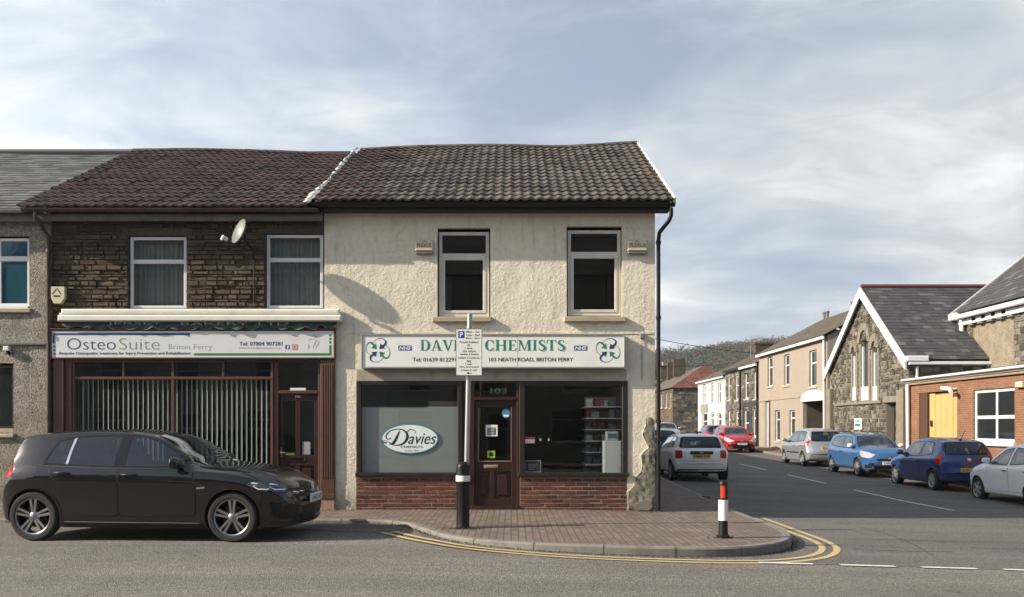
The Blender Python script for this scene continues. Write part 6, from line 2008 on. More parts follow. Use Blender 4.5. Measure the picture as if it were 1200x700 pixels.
# ================================================================== CARS
class Car:
    """a car shell lofted from side profile and plan; x forward, y left, z up; origin under the middle of the wheelbase"""
    def __init__(s, name, label, p, loc, rz, paint_m, group=None):
        s.p = p; s.root = thing(name, label, 'car', loc, rz, group)
        s.paint = paint_m
        W = p['W'] / 2; L = p['L']; wb = p['wb']; nose = wb / 2 + p['fo']; tail = nose - L
        s.nose, s.tail = nose, tail
        cx, cz = p['cowl']; wx, wz = p['wtop']; px_, pz = p['peak']; rx, rz_ = p['rtop']; bx, bz = p['rbase']; hz = p['hood']
        zb = p.get('bz', .5)
        top = [(tail, zb + .03), (tail + .012, zb + .16)] + p.get('rear', []) + [(bx, bz), (rx, rz_), (px_, pz), (wx, wz), (cx, cz), (cx + .08, cz - .012)]
        mx = (cx + nose) / 2 + .06
        top += [(mx, (cz + hz) / 2 + p.get('hoodbulge', .035)), (nose - .16, hz), (nose - .05, hz - .11), (nose - .012, zb + .06), (nose, zb + .03)]
        s.top = pchip(top)
        cl = p.get('clear', .2)
        s.bot = pchip([(tail, zb), (tail + .015, zb - .09), (tail + .07, cl + .10), (tail + .3, cl + .03), (-wb / 2, cl), (wb / 2, cl), (nose - .3, cl), (nose - .06, cl + .03), (nose - .015, cl + .13), (nose, zb)])
        be = p['belt']
        s.belt = pchip([(tail, be[0]), (-wb / 2, be[1]), (0, be[2]), (wb / 2 - .2, be[3]), (nose - .3, be[4]), (nose, be[4] - .1)])
        pr, pf = p.get('plan_r', (.84, .93, .975)), p.get('plan_f', (.56, .74, .88, .965))
        s.plan = pchip([(tail, W * pr[0]), (tail + .05, W * pr[1]), (tail + .28, W * pr[2]), (-wb / 2 + .1, W * .995), (0, W), (wb / 2, W), (nose - .42, W * pf[3]), (nose - .18, W * pf[2]), (nose - .05, W * pf[1]), (nose, W * pf[0])])
        tum = p.get('tumble', .40)
        xs = [tail, tail + .004, tail + .012, tail + .025, tail + .045]
        x = tail + .07
        while x < nose - .06:
            xs.append(x)
            near = min(x - tail, nose - x)
            x += .022 if near < .25 else (.032 if x < rx + .1 else .05)
        xs += [nose - .06, nose - .042, nose - .026, nose - .012, nose - .004, nose]
        rings = []
        for x in xs:
            b, t, w = s.bot(x), s.top(x), s.plan(x)
            t = max(t, b + .02)
            be_ = min(s.belt(x), t - min(.09, .3 * (t - b))); be_ = max(be_, b + .3 * (t - b))
            hs = be_ - b; hu = t - be_
            yb = w * .955
            k = min(1, hu / .45)
            tw = tum * hu
            ey = max(yb - tw * .92, w * .4) if hu > .2 else yb - (.10 + .55 * hu)
            ez = be_ + hu * (.90 if hu > .2 else .72)
            sd = [(0, b), (w * .72, b), (w * .92, b + .02 * hs), (w * .942, b + .10 * hs), (w * .960, b + .28 * hs), (w * .980, b + .55 * hs), (w * .998, b + .80 * hs), (w * 1.0, b + .845 * hs), (w * .990, b + .90 * hs), (w * .974, b + .965 * hs), (yb + .002, be_)]
            md = [(yb - tw * .10 if hu > .2 else yb - .02, be_ + hu * .10), (yb + (ey - yb) * .55 + .008 * k, be_ + (ez - be_) * .55), (ey + .006, ez - .12 * hu), (ey - .02, ez + .02 * hu)]
            rt = []
            for q in (.88, .74, .55, .35, .15):
                yy = ey * q; rt.append((yy, ez + (t - ez) * (1 - q ** 2.6)))
            rt.append((0, t))
            P = sd + md + rt
            # one corner-cutting pass keeps sections soft
            Q = [P[0]]
            for i in range(len(P) - 1):
                a, c = Vector(P[i]), Vector(P[i + 1])
                if i > 0: Q.append(tuple(a.lerp(c, .25)))
                if i < len(P) - 2: Q.append(tuple(a.lerp(c, .75)))
            Q.append(P[-1])
            ring = [(x, y, z) for y, z in Q] + [(x, -y, z) for y, z in Q[-2:0:-1]]
            rings.append(ring)
        mb = MB(); n = len(rings[0])
        bow_r, bow_f = p.get('bow_r', .20), p.get('bow_f', .16)

        def bow(q):     # ends curved in plan
            x, y, z = q
            k = min(1.2, abs(y) / W) ** p.get('bow_e', 2.2)
            gr = min(1, max(0, (-wb * .36 - x) / (-wb * .36 - tail))); gf = min(1, max(0, (x - wb * .42) / (nose - wb * .42)))
            return (x + bow_r * k * gr ** 1.3 - bow_f * k * gf ** 1.3, y, z)
        s.bow = bow; s.W2 = W; s.tum = tum
        pts = [bow(q) for r in rings for q in r]
        fs = [(i * n + k, i * n + (k + 1) % n, (i + 1) * n + (k + 1) % n, (i + 1) * n + k) for i in range(len(rings) - 1) for k in range(n)]
        fs.append(tuple(range(n - 1, -1, -1))); fs.append(tuple((len(rings) - 1) * n + k for k in range(n)))
        mb.add(pts, fs)
        body = mb.build('body', [paint_m, M['black']], s.root, local=True)
        # wheel arches
        r = p['wr']; ar = p.get('arch', r + .045)
        cb = MB(); nseg = 36
        for sx in (-1, 1):
            for sy in (-1, 1):
                c = Vector((sx * wb / 2, sy * (W + .15), r + .005))
                depth = .45
                A = [(c.x + ar * math.cos(2 * PI * k / nseg), c.y, c.z + ar * math.sin(2 * PI * k / nseg)) for k in range(nseg)]
                B = [(q[0], c.y - sy * depth, q[2]) for q in A]
                f = [(k, (k + 1) % nseg, nseg + (k + 1) % nseg, nseg + k) for k in range(nseg)] + [tuple(range(nseg - 1, -1, -1)), tuple(range(nseg, 2 * nseg))]
                if sy < 0: f = [tuple(reversed(q)) for q in f]
                cb.add(A + B, [tuple(reversed(q)) for q in f] , 1)
        cut = cb.build('cutter', [paint_m, M['black']], None, local=True)
        import bmesh
        for o in (body, cut):
            bm = bmesh.new(); bm.from_mesh(o.data); bmesh.ops.recalc_face_normals(bm, faces=bm.faces); bm.to_mesh(o.data); bm.free()
        mod = body.modifiers.new('arches', 'BOOLEAN'); mod.operation = 'DIFFERENCE'; mod.solver = 'EXACT'; mod.object = cut
        cut.location = s.root.location; cut.rotation_euler = s.root.rotation_euler
        bpy.context.view_layer.update()
        dg = bpy.context.evaluated_depsgraph_get(); dg.update()
        me = bpy.data.meshes.new_from_object(body.evaluated_get(dg))
        body.modifiers.clear(); old = body.data; body.data = me; me.name = 'body'
        bpy.data.objects.remove(cut)
        me.polygons.foreach_set('use_smooth', [True] * len(me.polygons)); me.set_sharp_from_angle(angle=math.radians(42))
        s.body = body
        s.bvh = BVHTree.FromPolygons([tuple(v.co) for v in old.vertices], [tuple(q.vertices) for q in old.polygons])
        bpy.data.meshes.remove(old)

    def cut(s, mb, mi=1):
        import bmesh
        mb.m = [mi] * len(mb.f)
        c = mb.build('cutter', [M['black'], M['black'], M['car_lining']][:max(2, mi + 1)], None, local=True)
        bm = bmesh.new(); bm.from_mesh(c.data); bmesh.ops.recalc_face_normals(bm, faces=bm.faces); bm.to_mesh(c.data); bm.free()
        c.location = s.root.location; c.rotation_euler = s.root.rotation_euler; c.scale = s.root.scale
        b = s.body
        while len(b.data.materials) < 3: b.data.materials.append(M['car_lining'])
        md_ = b.modifiers.new('cut', 'BOOLEAN'); md_.operation = 'DIFFERENCE'; md_.solver = 'EXACT'; md_.object = c
        bpy.context.view_layer.update()
        dg = bpy.context.evaluated_depsgraph_get(); dg.update()
        me = bpy.data.meshes.new_from_object(b.evaluated_get(dg))
        b.modifiers.clear(); old = b.data; b.data = me; me.name = 'body'; bpy.data.meshes.remove(old)
        bpy.data.objects.remove(c)

    def open_cabin(s, sides, ws, rw, right_hand=True):
        """hollow the cabin, cut the window openings through the shell, and furnish it"""
        p = s.p; W = s.W2
        cx, cz = p['cowl']; wx, wz = p['wtop']; px_, pz = p['peak']; rx, rz_ = p['rtop']; bx, bz = p['rbase']
        prof = [(cx - .22, .42), (cx - .16, cz - .16), (wx - .03, wz - .09), (px_, pz - .065), (rx + .16, rz_ - .07), (bx + .24, bz + .02), (bx + .26, .62), (-.75, .50), (-.7, .42)]
        be = p['belt'][2]

        def hw(z):
            if z <= be: return W - .13
            k = (z - be) / (pz - be)
            return W - .13 + ((W * .955 - s.tum * (pz - be) * .92 - .05) - (W - .13)) * k
        mb = MB(); st = (-1, -.6, 0, .6, 1); n = len(prof); pts = []
        for f in st:
            for x, z in prof: pts.append(s.bow((x, f * hw(z), z)))
        fs = [(i * n + k, i * n + (k + 1) % n, (i + 1) * n + (k + 1) % n, (i + 1) * n + k) for i in range(4) for k in range(n)]
        fs += [tuple(range(n - 1, -1, -1)), tuple(4 * n + k for k in range(n))]
        mb.add(pts, fs); s.cut(mb, 2)
        mb = MB()
        for poly in sides:
            for sy in (1, -1):
                A = [(x, sy * .30, z) for x, z in poly]; B = [(x, sy * 1.2, z) for x, z in poly]; m = len(poly)
                mb.add(A + B, [tuple(range(m)), tuple(range(2 * m - 1, m - 1, -1))] + [(i, (i + 1) % m, m + (i + 1) % m, m + i) for i in range(m)])
        s.cut(mb)
        mb = MB(); m = len(ws)
        mb.add([(x, y, cz - .20) for x, y in ws] + [(x, y, 2.2) for x, y in ws], [tuple(range(m)), tuple(range(2 * m - 1, m - 1, -1))] + [(i, (i + 1) % m, m + (i + 1) % m, m + i) for i in range(m)])
        m = len(rw)
        mb.add([(-3, y, z) for y, z in rw] + [(bx + .42, y, z) for y, z in rw], [tuple(range(m)), tuple(range(2 * m - 1, m - 1, -1))] + [(i, (i + 1) % m, m + (i + 1) % m, m + i) for i in range(m)])
        s.cut(mb)
        me = s.body.data
        me.polygons.foreach_set('use_smooth', [True] * len(me.polygons)); me.set_sharp_from_angle(angle=math.radians(42))
        # furniture
        F = Frame((0, 0, 0), (1, 0, 0), up=(0, 0, 1))
        fxs = .02 if p['wb'] > 2.4 else .0
        for sy in (1, -1):
            mb = MB(); y = sy * .36
            sec = [(fxs - .34, .62), (fxs + .20, .66), (fxs + .22, .56), (fxs - .30, .50)]
            mb.prism(F, sec, -y - .22, -y + .22)
            mb.prism(F, [(fxs - .32, .58), (fxs - .58, 1.08), (fxs - .47, 1.10), (fxs - .20, .60)][::-1], -y - .21, -y + .21)
            mb.prism(F, [(fxs - .575, 1.09), (fxs - .61, 1.27), (fxs - .52, 1.28), (fxs - .485, 1.10)][::-1], -y - .12, -y + .12)
            mb.build('front_seat', M['car_seat'], s.root, local=True)
        mb = MB(); x0 = max(bx + .30, -1.35)
        mb.prism(F, [(x0, .55), (x0 - .02, 1.06), (x0 + .10, 1.06), (x0 + .22, .62), (x0 + .55, .66), (x0 + .55, .55)][::-1], -.60, .60)
        for y in (-.38, .38): mb.prism(F, [(x0 - .02, 1.065), (x0 - .03, 1.20), (x0 + .06, 1.20), (x0 + .08, 1.065)][::-1], -y - .12, -y + .12)
        mb.build('rear_seat', M['car_seat'], s.root, local=True)
        mb = MB(); mb.prism(F, [(cx - .19, .6), (cx - .19, cz - .10), (cx - .36, cz - .06), (cx - .46, cz - .16), (cx - .40, .6)], -.60, .60); mb.build('dashboard', M['black'], s.root, local=True)
        c = Vector((cx - .56, -.36 if right_hand else .36, cz - .10)); mb = MB(); ring = []
        ax = Vector((-.85, 0, .5)).normalized(); e1 = Vector((0, 1, 0)); e2 = ax.cross(e1)
        ring = [c + (e1 * math.cos(2 * PI * k / 24) + e2 * math.sin(2 * PI * k / 24)) * .18 for k in range(25)]
        mb.tube(ring, .016, 6); mb.tube([c, c - ax * .12], .03, 6); mb.tube([ring[0], c, ring[12]], .014, 6); mb.build('steering_wheel', M['black'], s.root, local=True, smooth=60)

    def hit(s, q, axis, sy=1):
        a, b = q
        if axis == 'y': o, d = Vector((a, sy * 4, b)), Vector((0, -sy, 0))
        elif axis == 'f': o, d = Vector((5, a, b)), Vector((-1, 0, 0))
        elif axis == 'r': o, d = Vector((-5, a, b)), Vector((1, 0, 0))
        else: o, d = Vector((a, b, 4)), Vector((0, 0, -1))
        h = s.bvh.ray_cast(o, d)
        if h[0] is None: return None
        nn = h[1] if h[1].dot(d) < 0 else -h[1]
        return h[0], nn

    def patch(s, name, mat, axis, poly, off=.004, sy=1, step=.07, rad=.0, parent=None, fold=.012, smooth=35, ymin=.0, holes=()):
        if rad: poly = round_poly(poly, rad)
        V, Fc = fill_poly(poly, step, holes)
        P = []; ok = []
        nb = 0
        for v in V:
            h = s.hit((v.x, v.y), axis, sy)
            if h is not None and axis == 'y' and abs(h[0].y) < s.p['W'] * .5 * ymin: h = None
            if h is None: P.append(Vector((0, 0, 0))); ok.append(False)
            else: P.append(h[0] + h[1] * off); ok.append(True)
        fs = [list(f) for f in Fc if all(ok[i] for i in f)]
        par = list(range(len(P)))       # keep only the largest connected piece

        def top_(i):
            while par[i] != i: par[i] = par[par[i]]; i = par[i]
            return i
        for f in fs:
            for i in f[1:]: par[top_(i)] = top_(f[0])
        cnt = {}
        for f in fs: cnt[top_(f[0])] = cnt.get(top_(f[0]), 0) + 1
        if cnt:
            best = max(cnt, key=cnt.get); fs = [f for f in fs if top_(f[0]) == best]
        if not fs: return None
        # orient outwards
        d = {'y': Vector((0, sy, 0)), 'f': Vector((1, 0, 0)), 'r': Vector((-1, 0, 0)), 'z': Vector((0, 0, 1))}[axis]
        f2 = []
        ed = {}
        for f in fs:
            nn = (P[f[1]] - P[f[0]]).cross(P[f[2]] - P[f[0]])
            if nn.dot(d) < 0: f = f[::-1]
            f2.append(f)
            for i in range(len(f)):
                e = (f[i], f[(i + 1) % len(f)])
                ed[e] = ed.get(e, 0) + 1
        mb = MB(); mb.add(P, f2)
        if fold:
            for (a, b) in ed:
                if (b, a) not in ed:
                    mb.add([P[b], P[a], P[a] - d * fold, P[b] - d * fold], [(0, 1, 2, 3)])
        return mb.build(name, mat, parent or s.root, local=True, smooth=smooth)

    def both(s, name, mat, poly, sides=(1, -1), **k):
        return [s.patch(name, mat, 'y', poly, sy=q, **k) for q in sides]

    def seam(s, mat, axis, line, wid, sy=1, off=.0025, name='panel_gap', parent=None, closed=False):
        L = [Vector(q) for q in line]
        if closed: L.append(L[0])
        D = []
        for a, b in zip(L, L[1:]):
            n = max(1, int((b - a).length / .04))
            for k in range(n): D.append(a.lerp(b, k / n))
        D.append(L[-1])
        A, B = strip([(q.x, q.y) for q in D], wid / 2)
        mb = MB(); pts = []
        for a, b in zip(A, B):
            ha, hb = s.hit((a.x, a.y), axis, sy), s.hit((b.x, b.y), axis, sy)
            pts.append(None if ha is None or hb is None else (ha[0] + ha[1] * off, hb[0] + hb[1] * off))
        for p, q in zip(pts, pts[1:]):
            if p and q: mb.face([p[0], p[1], q[1], q[0]])
        if mb.f: return mb.build(name, mat, parent or s.root, local=True)

    def box(s, name, mat, c, size, parent=None, ch=.008, rot=None):
        mb = MB(); F = Frame((0, 0, 0), (1, 0, 0), up=(0, 0, 1)); cx, cy, cz = c; a, b, d = size
        mb.box(F, cx - a / 2, cx + a / 2, cz - d / 2, cz + d / 2, -cy - b / 2, -cy + b / 2, ch=ch)
        return mb.build(name, mat, parent or s.root, local=True)

    def wheels(s, style='hubcap', steer=0):
        p = s.p; r = p['wr']; W = p['W'] / 2; tw = .20
        protos = []
        for sx in (1, -1):
            for sy in (-1, 1):
                loc = Vector((sx * p['wb'] / 2, sy * (W - .025 - tw / 2), r))
                rot = (0, 0, PI if sy > 0 else 0)
                if not protos:
                    # hub lies towards -y in its own frame
                    mb = MB(); q = r * p.get('rimk', .70)
                    mb.lathe([(q, -tw / 2 + .02), (q * .98, -tw / 2 + .05), (q * .94, tw * .3)], (0, 0, 0), 'y', 36, cap=False)
                    mb.lathe([(.0, -.015), (q * .62, -.015), (q * .62, .01), (0, .01)], (0, 0, 0), 'y', 30)
                    w = mb.build('wheel', M['dark_metal'], s.root, local=True, smooth=40)
                    mb = MB()
                    mb.lathe([(q * .97, -tw / 2 + .03), (q * 1.0, -tw / 2 + .004), (q * 1.06, -tw / 2 - .002), (r * .93, -tw / 2 + .002), (r * .975, -tw / 2 + .02), (r, -tw / 2 + .045), (r, tw / 2 - .045), (r * .97, tw / 2 - .015), (r * .9, tw / 2), (q, tw / 2 - .01)], (0, 0, 0), 'y', 48, cap=False)
                    mb.build('tyre', M['rubber'], w, local=True, smooth=40)
                    mb = MB(); yo = -tw / 2 + .012
                    mb.lathe([(q * 1.0, yo + .02), (q * .985, yo - .006), (q * .93, yo + .004), (q * .92, yo + .05)], (0, 0, 0), 'y', 48, cap=False)
                    if style == 'twin':
                        for k in range(5):
                            a = 2 * PI * k / 5 + PI / 2
                            for e in (-1, 1):
                                c0 = a + e * .30; c1 = a + e * .155
                                r0, r1 = q * .20, q * .95
                                p0 = Vector((math.cos(c0) * r0, 0, math.sin(c0) * r0)); p1 = Vector((math.cos(c1) * r1, 0, math.sin(c1) * r1))
                                t = (p1 - p0).normalized(); nn = Vector((-t.z, 0, t.x)); hw = .0135
                                pts = []
                                for (pp, yy, h_) in ((p0, yo + .012, hw), (p1, yo + .002, hw * 1.25)):
                                    pts += [pp - nn * h_ + Vector((0, yy, 0)), pp + nn * h_ + Vector((0, yy, 0)), pp + nn * (h_ + .006) + Vector((0, yy + .05, 0)), pp - nn * (h_ + .006) + Vector((0, yy + .05, 0))]
                                mb.add(pts, [(0, 1, 5, 4), (1, 2, 6, 5), (3, 0, 4, 7)])
                        mb.lathe([(0, yo - .004), (.035, yo - .004), (.05, yo + .008), (.07, yo + .03)], (0, 0, 0), 'y', 24, cap=False)
                        rim = mb.build('rim', M['alloy'], w, local=True, smooth=40)
                    else:
                        ns = p.get('spokes', 7)
                        for k in range(ns):
                            a = 2 * PI * k / ns + .3
                            wr0, wr1 = (.30, .17) if style == 'hubcap' else (.26, .10)
                            for e in (0,):
                                pts = []
                                for (rr, hw, yy) in ((q * .25, wr0 * 1.6, yo - .004), (q * .6, wr0, yo + .0), (q * .95, wr1 * 1.15, yo + .006)):
                                    for e2 in (-1, 1):
                                        pts.append((math.cos(a + e2 * hw) * rr, yy, math.sin(a + e2 * hw) * rr))
                                pts += [(x, y + .03, z) for x, y, z in pts]
                                mb.add(pts, [(0, 1, 3, 2), (2, 3, 5, 4), (0, 2, 8, 6), (2, 4, 10, 8), (1, 3, 9, 7), (3, 5, 11, 9)])
                        mb.lathe([(0, yo - .012), (q * .22, yo - .010), (q * .36, yo + .002), (q * .40, yo + .03)], (0, 0, 0), 'y', 28, cap=False)
                        rim = mb.build('rim', M['hubcap'], w, local=True, smooth=40)
                    w.location = loc; w.rotation_euler = rot
                    protos.append(w)
                else:
                    c = copy_tree(protos[0], s.root); c.location = loc; c.rotation_euler = rot

    def plate(s, txt, front, z, y=0.0, w=.52):
        x = s.nose if front else s.tail
        h = s.hit((y, z), 'f' if front else 'r')
        x0 = h[0].x; sg = 1 if front else -1
        F = Frame((x0 + sg * .012, 0, 0), (0, sg, 0)); F.local = True
        mb = MB(); mb.box(F, y * sg - w / 2, y * sg + w / 2, z - .055, z + .055, -.02, .004, ch=.003)
        o = mb.build('number_plate', M['plate_white'] if front else M['plate_yellow'], s.root, local=True)
        text('plate_lettering', txt, F, y * sg - w / 2 + .035, y * sg + w / 2 - .035, z - .035, z + .035, .006, M['black_vinyl'], o, bold=.015)

    def mirror(s, x, z, mat=None, y=None, size=(.13, .20, .15)):
        for sy in (1, -1):
            h = s.hit((x, z - .03), 'y', sy); yb = h[0].y
            c = Vector((x - .02, yb + sy * .14, z))
            mb = MB()
            a, b, d = size[0] / 2, size[1] / 2, size[2] / 2
            pts = []; fs = []; nu, nv = 12, 8
            for i in range(nv + 1):
                ph = PI * i / nv
                for k in range(nu):
                    th = 2 * PI * k / nu
                    e = lambda v, q: math.copysign(abs(v) ** q, v)
                    xx = e(math.sin(ph), .7) * e(math.cos(th), .7); yy = e(math.sin(ph), .7) * e(math.sin(th), .7); zz = e(math.cos(ph), .7)
                    if xx < 0: xx *= .35
                    pts.append((c.x + a * 1.5 * xx, c.y + b * yy * (1 - .15 * xx), c.z + d * zz * (1 - .12 * xx)))
            for i in range(nv):
                for k in range(nu): fs.append((i * nu + k, (i + 1) * nu + k, (i + 1) * nu + (k + 1) % nu, i * nu + (k + 1) % nu))
            mb.add(pts, fs)
            o = mb.build('mirror', mat or s.paint, s.root, local=True, smooth=60)
            mb = MB(); mb.tube([(x + .02, yb - sy * .02, z - .05), (x, yb + sy * .07, z - .055), (c.x, c.y - sy * .05, c.z - d * .5)], [.035, .028, .03], 8)
            mb.build('mirror_arm', M['black'], o, local=True, smooth=60)

    def door(s, poly, handle=None, side=1, hmat=None, rad=.05):
        d = s.patch('door', s.paint, 'y', poly, off=.003, sy=side, step=.09, rad=rad, fold=.006)
        s.seam(M['black'], 'y', round_poly(poly, rad), .011, sy=side, off=.0012, parent=d, closed=True)
        if handle:
            hx, hz = handle
            h = s.hit((hx, hz), 'y', side)
            y = h[0].y
            mb = MB()
            rc = [(hx - .11 * 1, hz - .03), (hx + .09, hz - .03), (hx + .09, hz + .03), (hx - .11, hz + .03)]
            mb.tube([(hx - .10, y + side * .0, hz + .008), (hx - .085, y + side * .03, hz + .008), (hx, y + side * .04, hz + .01), (hx + .08, y + side * .034, hz + .008), (hx + .095, y, hz + .006)], [.012, .014, .016, .014, .012], 8)
            mb.build('handle', hmat or s.paint, d, local=True, smooth=60)
            s.seam(M['black'], 'y', [(hx - .08, hz - .008), (hx + .07, hz - .008)], .035, sy=side, off=.0055, name='handle_shade', parent=d)  # shade behind the grip, put in as a flat black strip
        return d


# ---------------------------------------------------------------- the dark hatchback in front of the shops
PM = {}
PM['golf'] = paint('plum_black_paint', (.0085, .0070, .0100), .65, .32, dirt=.01, coat=.85)
g = Car('parked_car', 'very dark plum five-door hatchback parked outside the osteopath shop',
        dict(L=4.27, W=1.80, wb=2.65, fo=.86, wr=.325, rimk=.735, arch=.362, cowl=(.93, 1.02), wtop=(.18, 1.405), peak=(-.40, 1.465), rtop=(-1.64, 1.395), rbase=(-1.93, .98), rear=[(-2.03, .86)], hood=.77, hoodbulge=.045,
             belt=(.90, .95, .94, .90, .76), clear=.17, bz=.5, tumble=.43, plan_f=(.66, .81, .905, .965), plan_r=(.86, .94, .98), bow_r=.36, bow_e=1.5),
        (-5.06, 12.93, 0), math.radians(-3.2), PM['golf'])
gl = M['car_glass']
g.root.scale = (1.035,) * 3
A_ = [(-1.22, 1.0), (-1.08, 1.318), (-.78, 1.372), (-.20, 1.388), (.10, 1.372), (.36, 1.29), (.60, 1.155), (.74, 1.035), (.72, .985), (.40, .965), (-.3, .972)]
for sy in (1, -1):
    s_ = g
    GW = [round_poly(q, .025) for q in ([(-1.175, 1.02), (-1.045, 1.296), (-.855, 1.335), (-.895, 1.008)], [(-.862, 1.006), (-.822, 1.345), (-.76, 1.356), (-.215, 1.37), (-.255, .988)], [(-.095, .984), (-.075, 1.37), (.10, 1.352), (.34, 1.272), (.57, 1.14), (.69, 1.03), (.66, .998), (.40, .982)])]
    fr_ = s_.patch('window_surround', M['gloss_black'], 'y', round_poly(A_, .03), off=.003, sy=sy, step=.05, holes=GW)
    for poly in GW:
        s_.patch('window', gl, 'y', poly, off=.001, sy=sy, step=.09, parent=fr_, fold=0)
    s_.patch('window_trim', M['chrome'], 'y', [(-.898, 1.004), (-.858, 1.335), (-.822, 1.342), (-.866, 1.004)], off=.008, sy=sy, parent=fr_)
    s_.seam(M['black'], 'y', [(-1.18, .985), (-.4, .955), (.4, .948), (.76, .975)], .016, sy=sy, off=.004, name='belt_strip', parent=fr_)
    g.door([(-.165, .335), (.835, .335), (.855, .60), (.80, .985), (.40, .935), (-.175, .945)], handle=(-.02, .865), side=sy)
    g.door([(-.185, .335), (-.185, .945), (-1.06, .975), (-1.12, .92), (-.98, .74), (-.84, .50), (-.78, .335)], handle=(-.92, .885), side=sy)
    g.patch('sill_skirt', M['black'], 'y', [(-.93, .20), (.93, .195), (.92, .255), (-.92, .265)], off=.02, sy=sy, fold=.03)
    g.seam(M['chrome'], 'y', [(-.9, .262), (.9, .252)], .008, sy=sy, off=.022, name='sill_trim')
    for sx in (1, -1):    # arch lips
        c = (sx * 1.325, .33)
        arc = [(c[0] + .372 * math.cos(a), c[1] + .372 * math.sin(a)) for a in [math.radians(-12 + 204 * k / 24) for k in range(25)]]
        g.seam(PM['golf'], 'y', arc, .03, sy=sy, off=.006, name='arch_lip')
    hl = g.patch('headlight', M['lens_dark'], 'y', [(1.52, .755), (1.60, .785), (1.80, .772), (1.99, .725), (2.02, .665), (1.96, .652), (1.68, .675)], off=.005, sy=sy, step=.035, rad=.02)
    g.seam(M['white_vinyl'], 'y', [(1.585, .772), (1.66, .757), (1.61, .73), (1.67, .692), (1.79, .685), (1.80, .70)], .014, sy=sy, off=.008, name='running_light', parent=hl)
    g.seam(M['white_vinyl'], 'y', [(1.80, .752), (1.88, .735), (1.81, .715), (1.87, .682), (1.97, .674)], .013, sy=sy, off=.008, name='running_light', parent=hl)
    g.patch('tail_light', M['tail_lens'], 'y', [(-1.64, .975), (-1.60, .87), (-1.74, .80), (-1.92, .82), (-1.92, .96)], off=.006, sy=sy, step=.04, rad=.02)
    g.patch('fuel_flap' if sy < 0 else 'side_panel', PM['golf'], 'y', [(-1.50, .835), (-1.30, .835), (-1.28, .965), (-1.47, .975)], off=.002, sy=sy, rad=.03, fold=.004)
    if sy < 0: g.seam(M['black'], 'y', round_poly([(-1.50, .835), (-1.30, .835), (-1.28, .965), (-1.47, .975)], .03), .007, sy=sy, off=.0025, closed=True)
    g.seam(M['chrome'], 'y', [(.87, .70), (.98, .712)], .022, sy=sy, off=.005, name='wing_badge')
    g.patch('side_vent', M['black'], 'y', [(1.80, .53), (1.95, .51), (1.97, .33), (1.84, .32)], off=.004, sy=sy, step=.04, rad=.03)
    g.seam(M['black'], 'y', [(1.02, .98), (1.35, .93), (1.62, .83), (1.68, .79)], .008, sy=sy, off=.003)
    g.seam(M['black'], 'y', [(1.70, .665), (1.72, .56), (1.66, .48)], .007, sy=sy, off=.003)
GWS = [(.22, -.56), (.22, .56), (.58, .655), (.90, .71), (.955, .40), (.965, 0), (.955, -.40), (.90, -.71), (.58, -.655)]
g.patch('windscreen', gl, 'z', GWS, off=.002, step=.06, rad=.03, fold=0)
GRW = [(-.56, 1.02), (.56, 1.02), (.50, 1.30), (-.50, 1.30)]
g.patch('rear_window', gl, 'r', GRW, off=.002, rad=.05, fold=0)
g.patch('grille', M['black'], 'f', [(-.62, .685), (.62, .685), (.60, .625), (-.60, .625)], off=.006, step=.05, rad=.01)
g.seam(M['chrome'], 'f', [(-.60, .635), (.60, .635)], .012, off=.009, name='grille_strip')
g.patch('lower_grille', M['black'], 'f', [(-.48, .45), (.48, .45), (.40, .28), (-.40, .28)], off=.005, step=.06, rad=.03)
for q in (1, -1): g.patch('fog_intake', M['black'], 'f', [(q * .52, .47), (q * .74, .50), (q * .78, .30), (q * .50, .29)] if q > 0 else [(q * .50, .29), (q * .78, .30), (q * .74, .50), (q * .52, .47)], off=.006, step=.05, rad=.03)
g.seam(M['dark_metal'], 'f', [(-.80, .245), (-.5, .235), (0, .23), (.5, .235), (.80, .245)], .03, off=.012, name='front_lip')
for q in (-.34, -.28): pass
h = g.hit((0, .665), 'f')[0]
mb = MB(); mb.lathe([(.052, 0), (.058, .004), (.058, .010), (.050, .010), (.048, .004)], (h.x + .004, 0, .665), 'x', 28)
BF_ = Frame((h.x + .013, 0, 0), (0, 1, 0))
for L_ in ([(-.022, .708), (0, .672), (.022, .708)], [(-.040, .690), (-.020, .628), (0, .662), (.020, .628), (.040, .690)]):
    stroke_pts = []
    for a, b in zip(L_, L_[1:]): mb.tube([BF_.P(a[0], a[1], 0), BF_.P(b[0], b[1], 0)], .004, 6)
mb.build('front_badge', M['chrome'], g.root, local=True, smooth=40)
g.plate('LH62 LXD', True, .535)
g.mirror(.62, 1.03)
g.wheels('twin')
g.open_cabin(GW, round_poly(GWS, .03), round_poly(GRW, .05))
g.seam(M['black'], 'z', [(1.0, -.72), (1.6, -.66), (1.98, -.52)], .008); g.seam(M['black'], 'z', [(1.0, .72), (1.6, .66), (1.98, .52)], .008)
mb = MB(); 
for y0, y1 in ((-.62, .0), (.05, .58)):
    a = g.hit((.97, y0), 'z')[0] + Vector((0, 0, .02)); b = g.hit((.80, y1), 'z')[0] + Vector((0, 0, .02)); mb.tube([a, a.lerp(b, .5) + Vector((0, 0, .01)), b], .009, 6)
mb.build('wiper', M['black'], g.root, local=True)

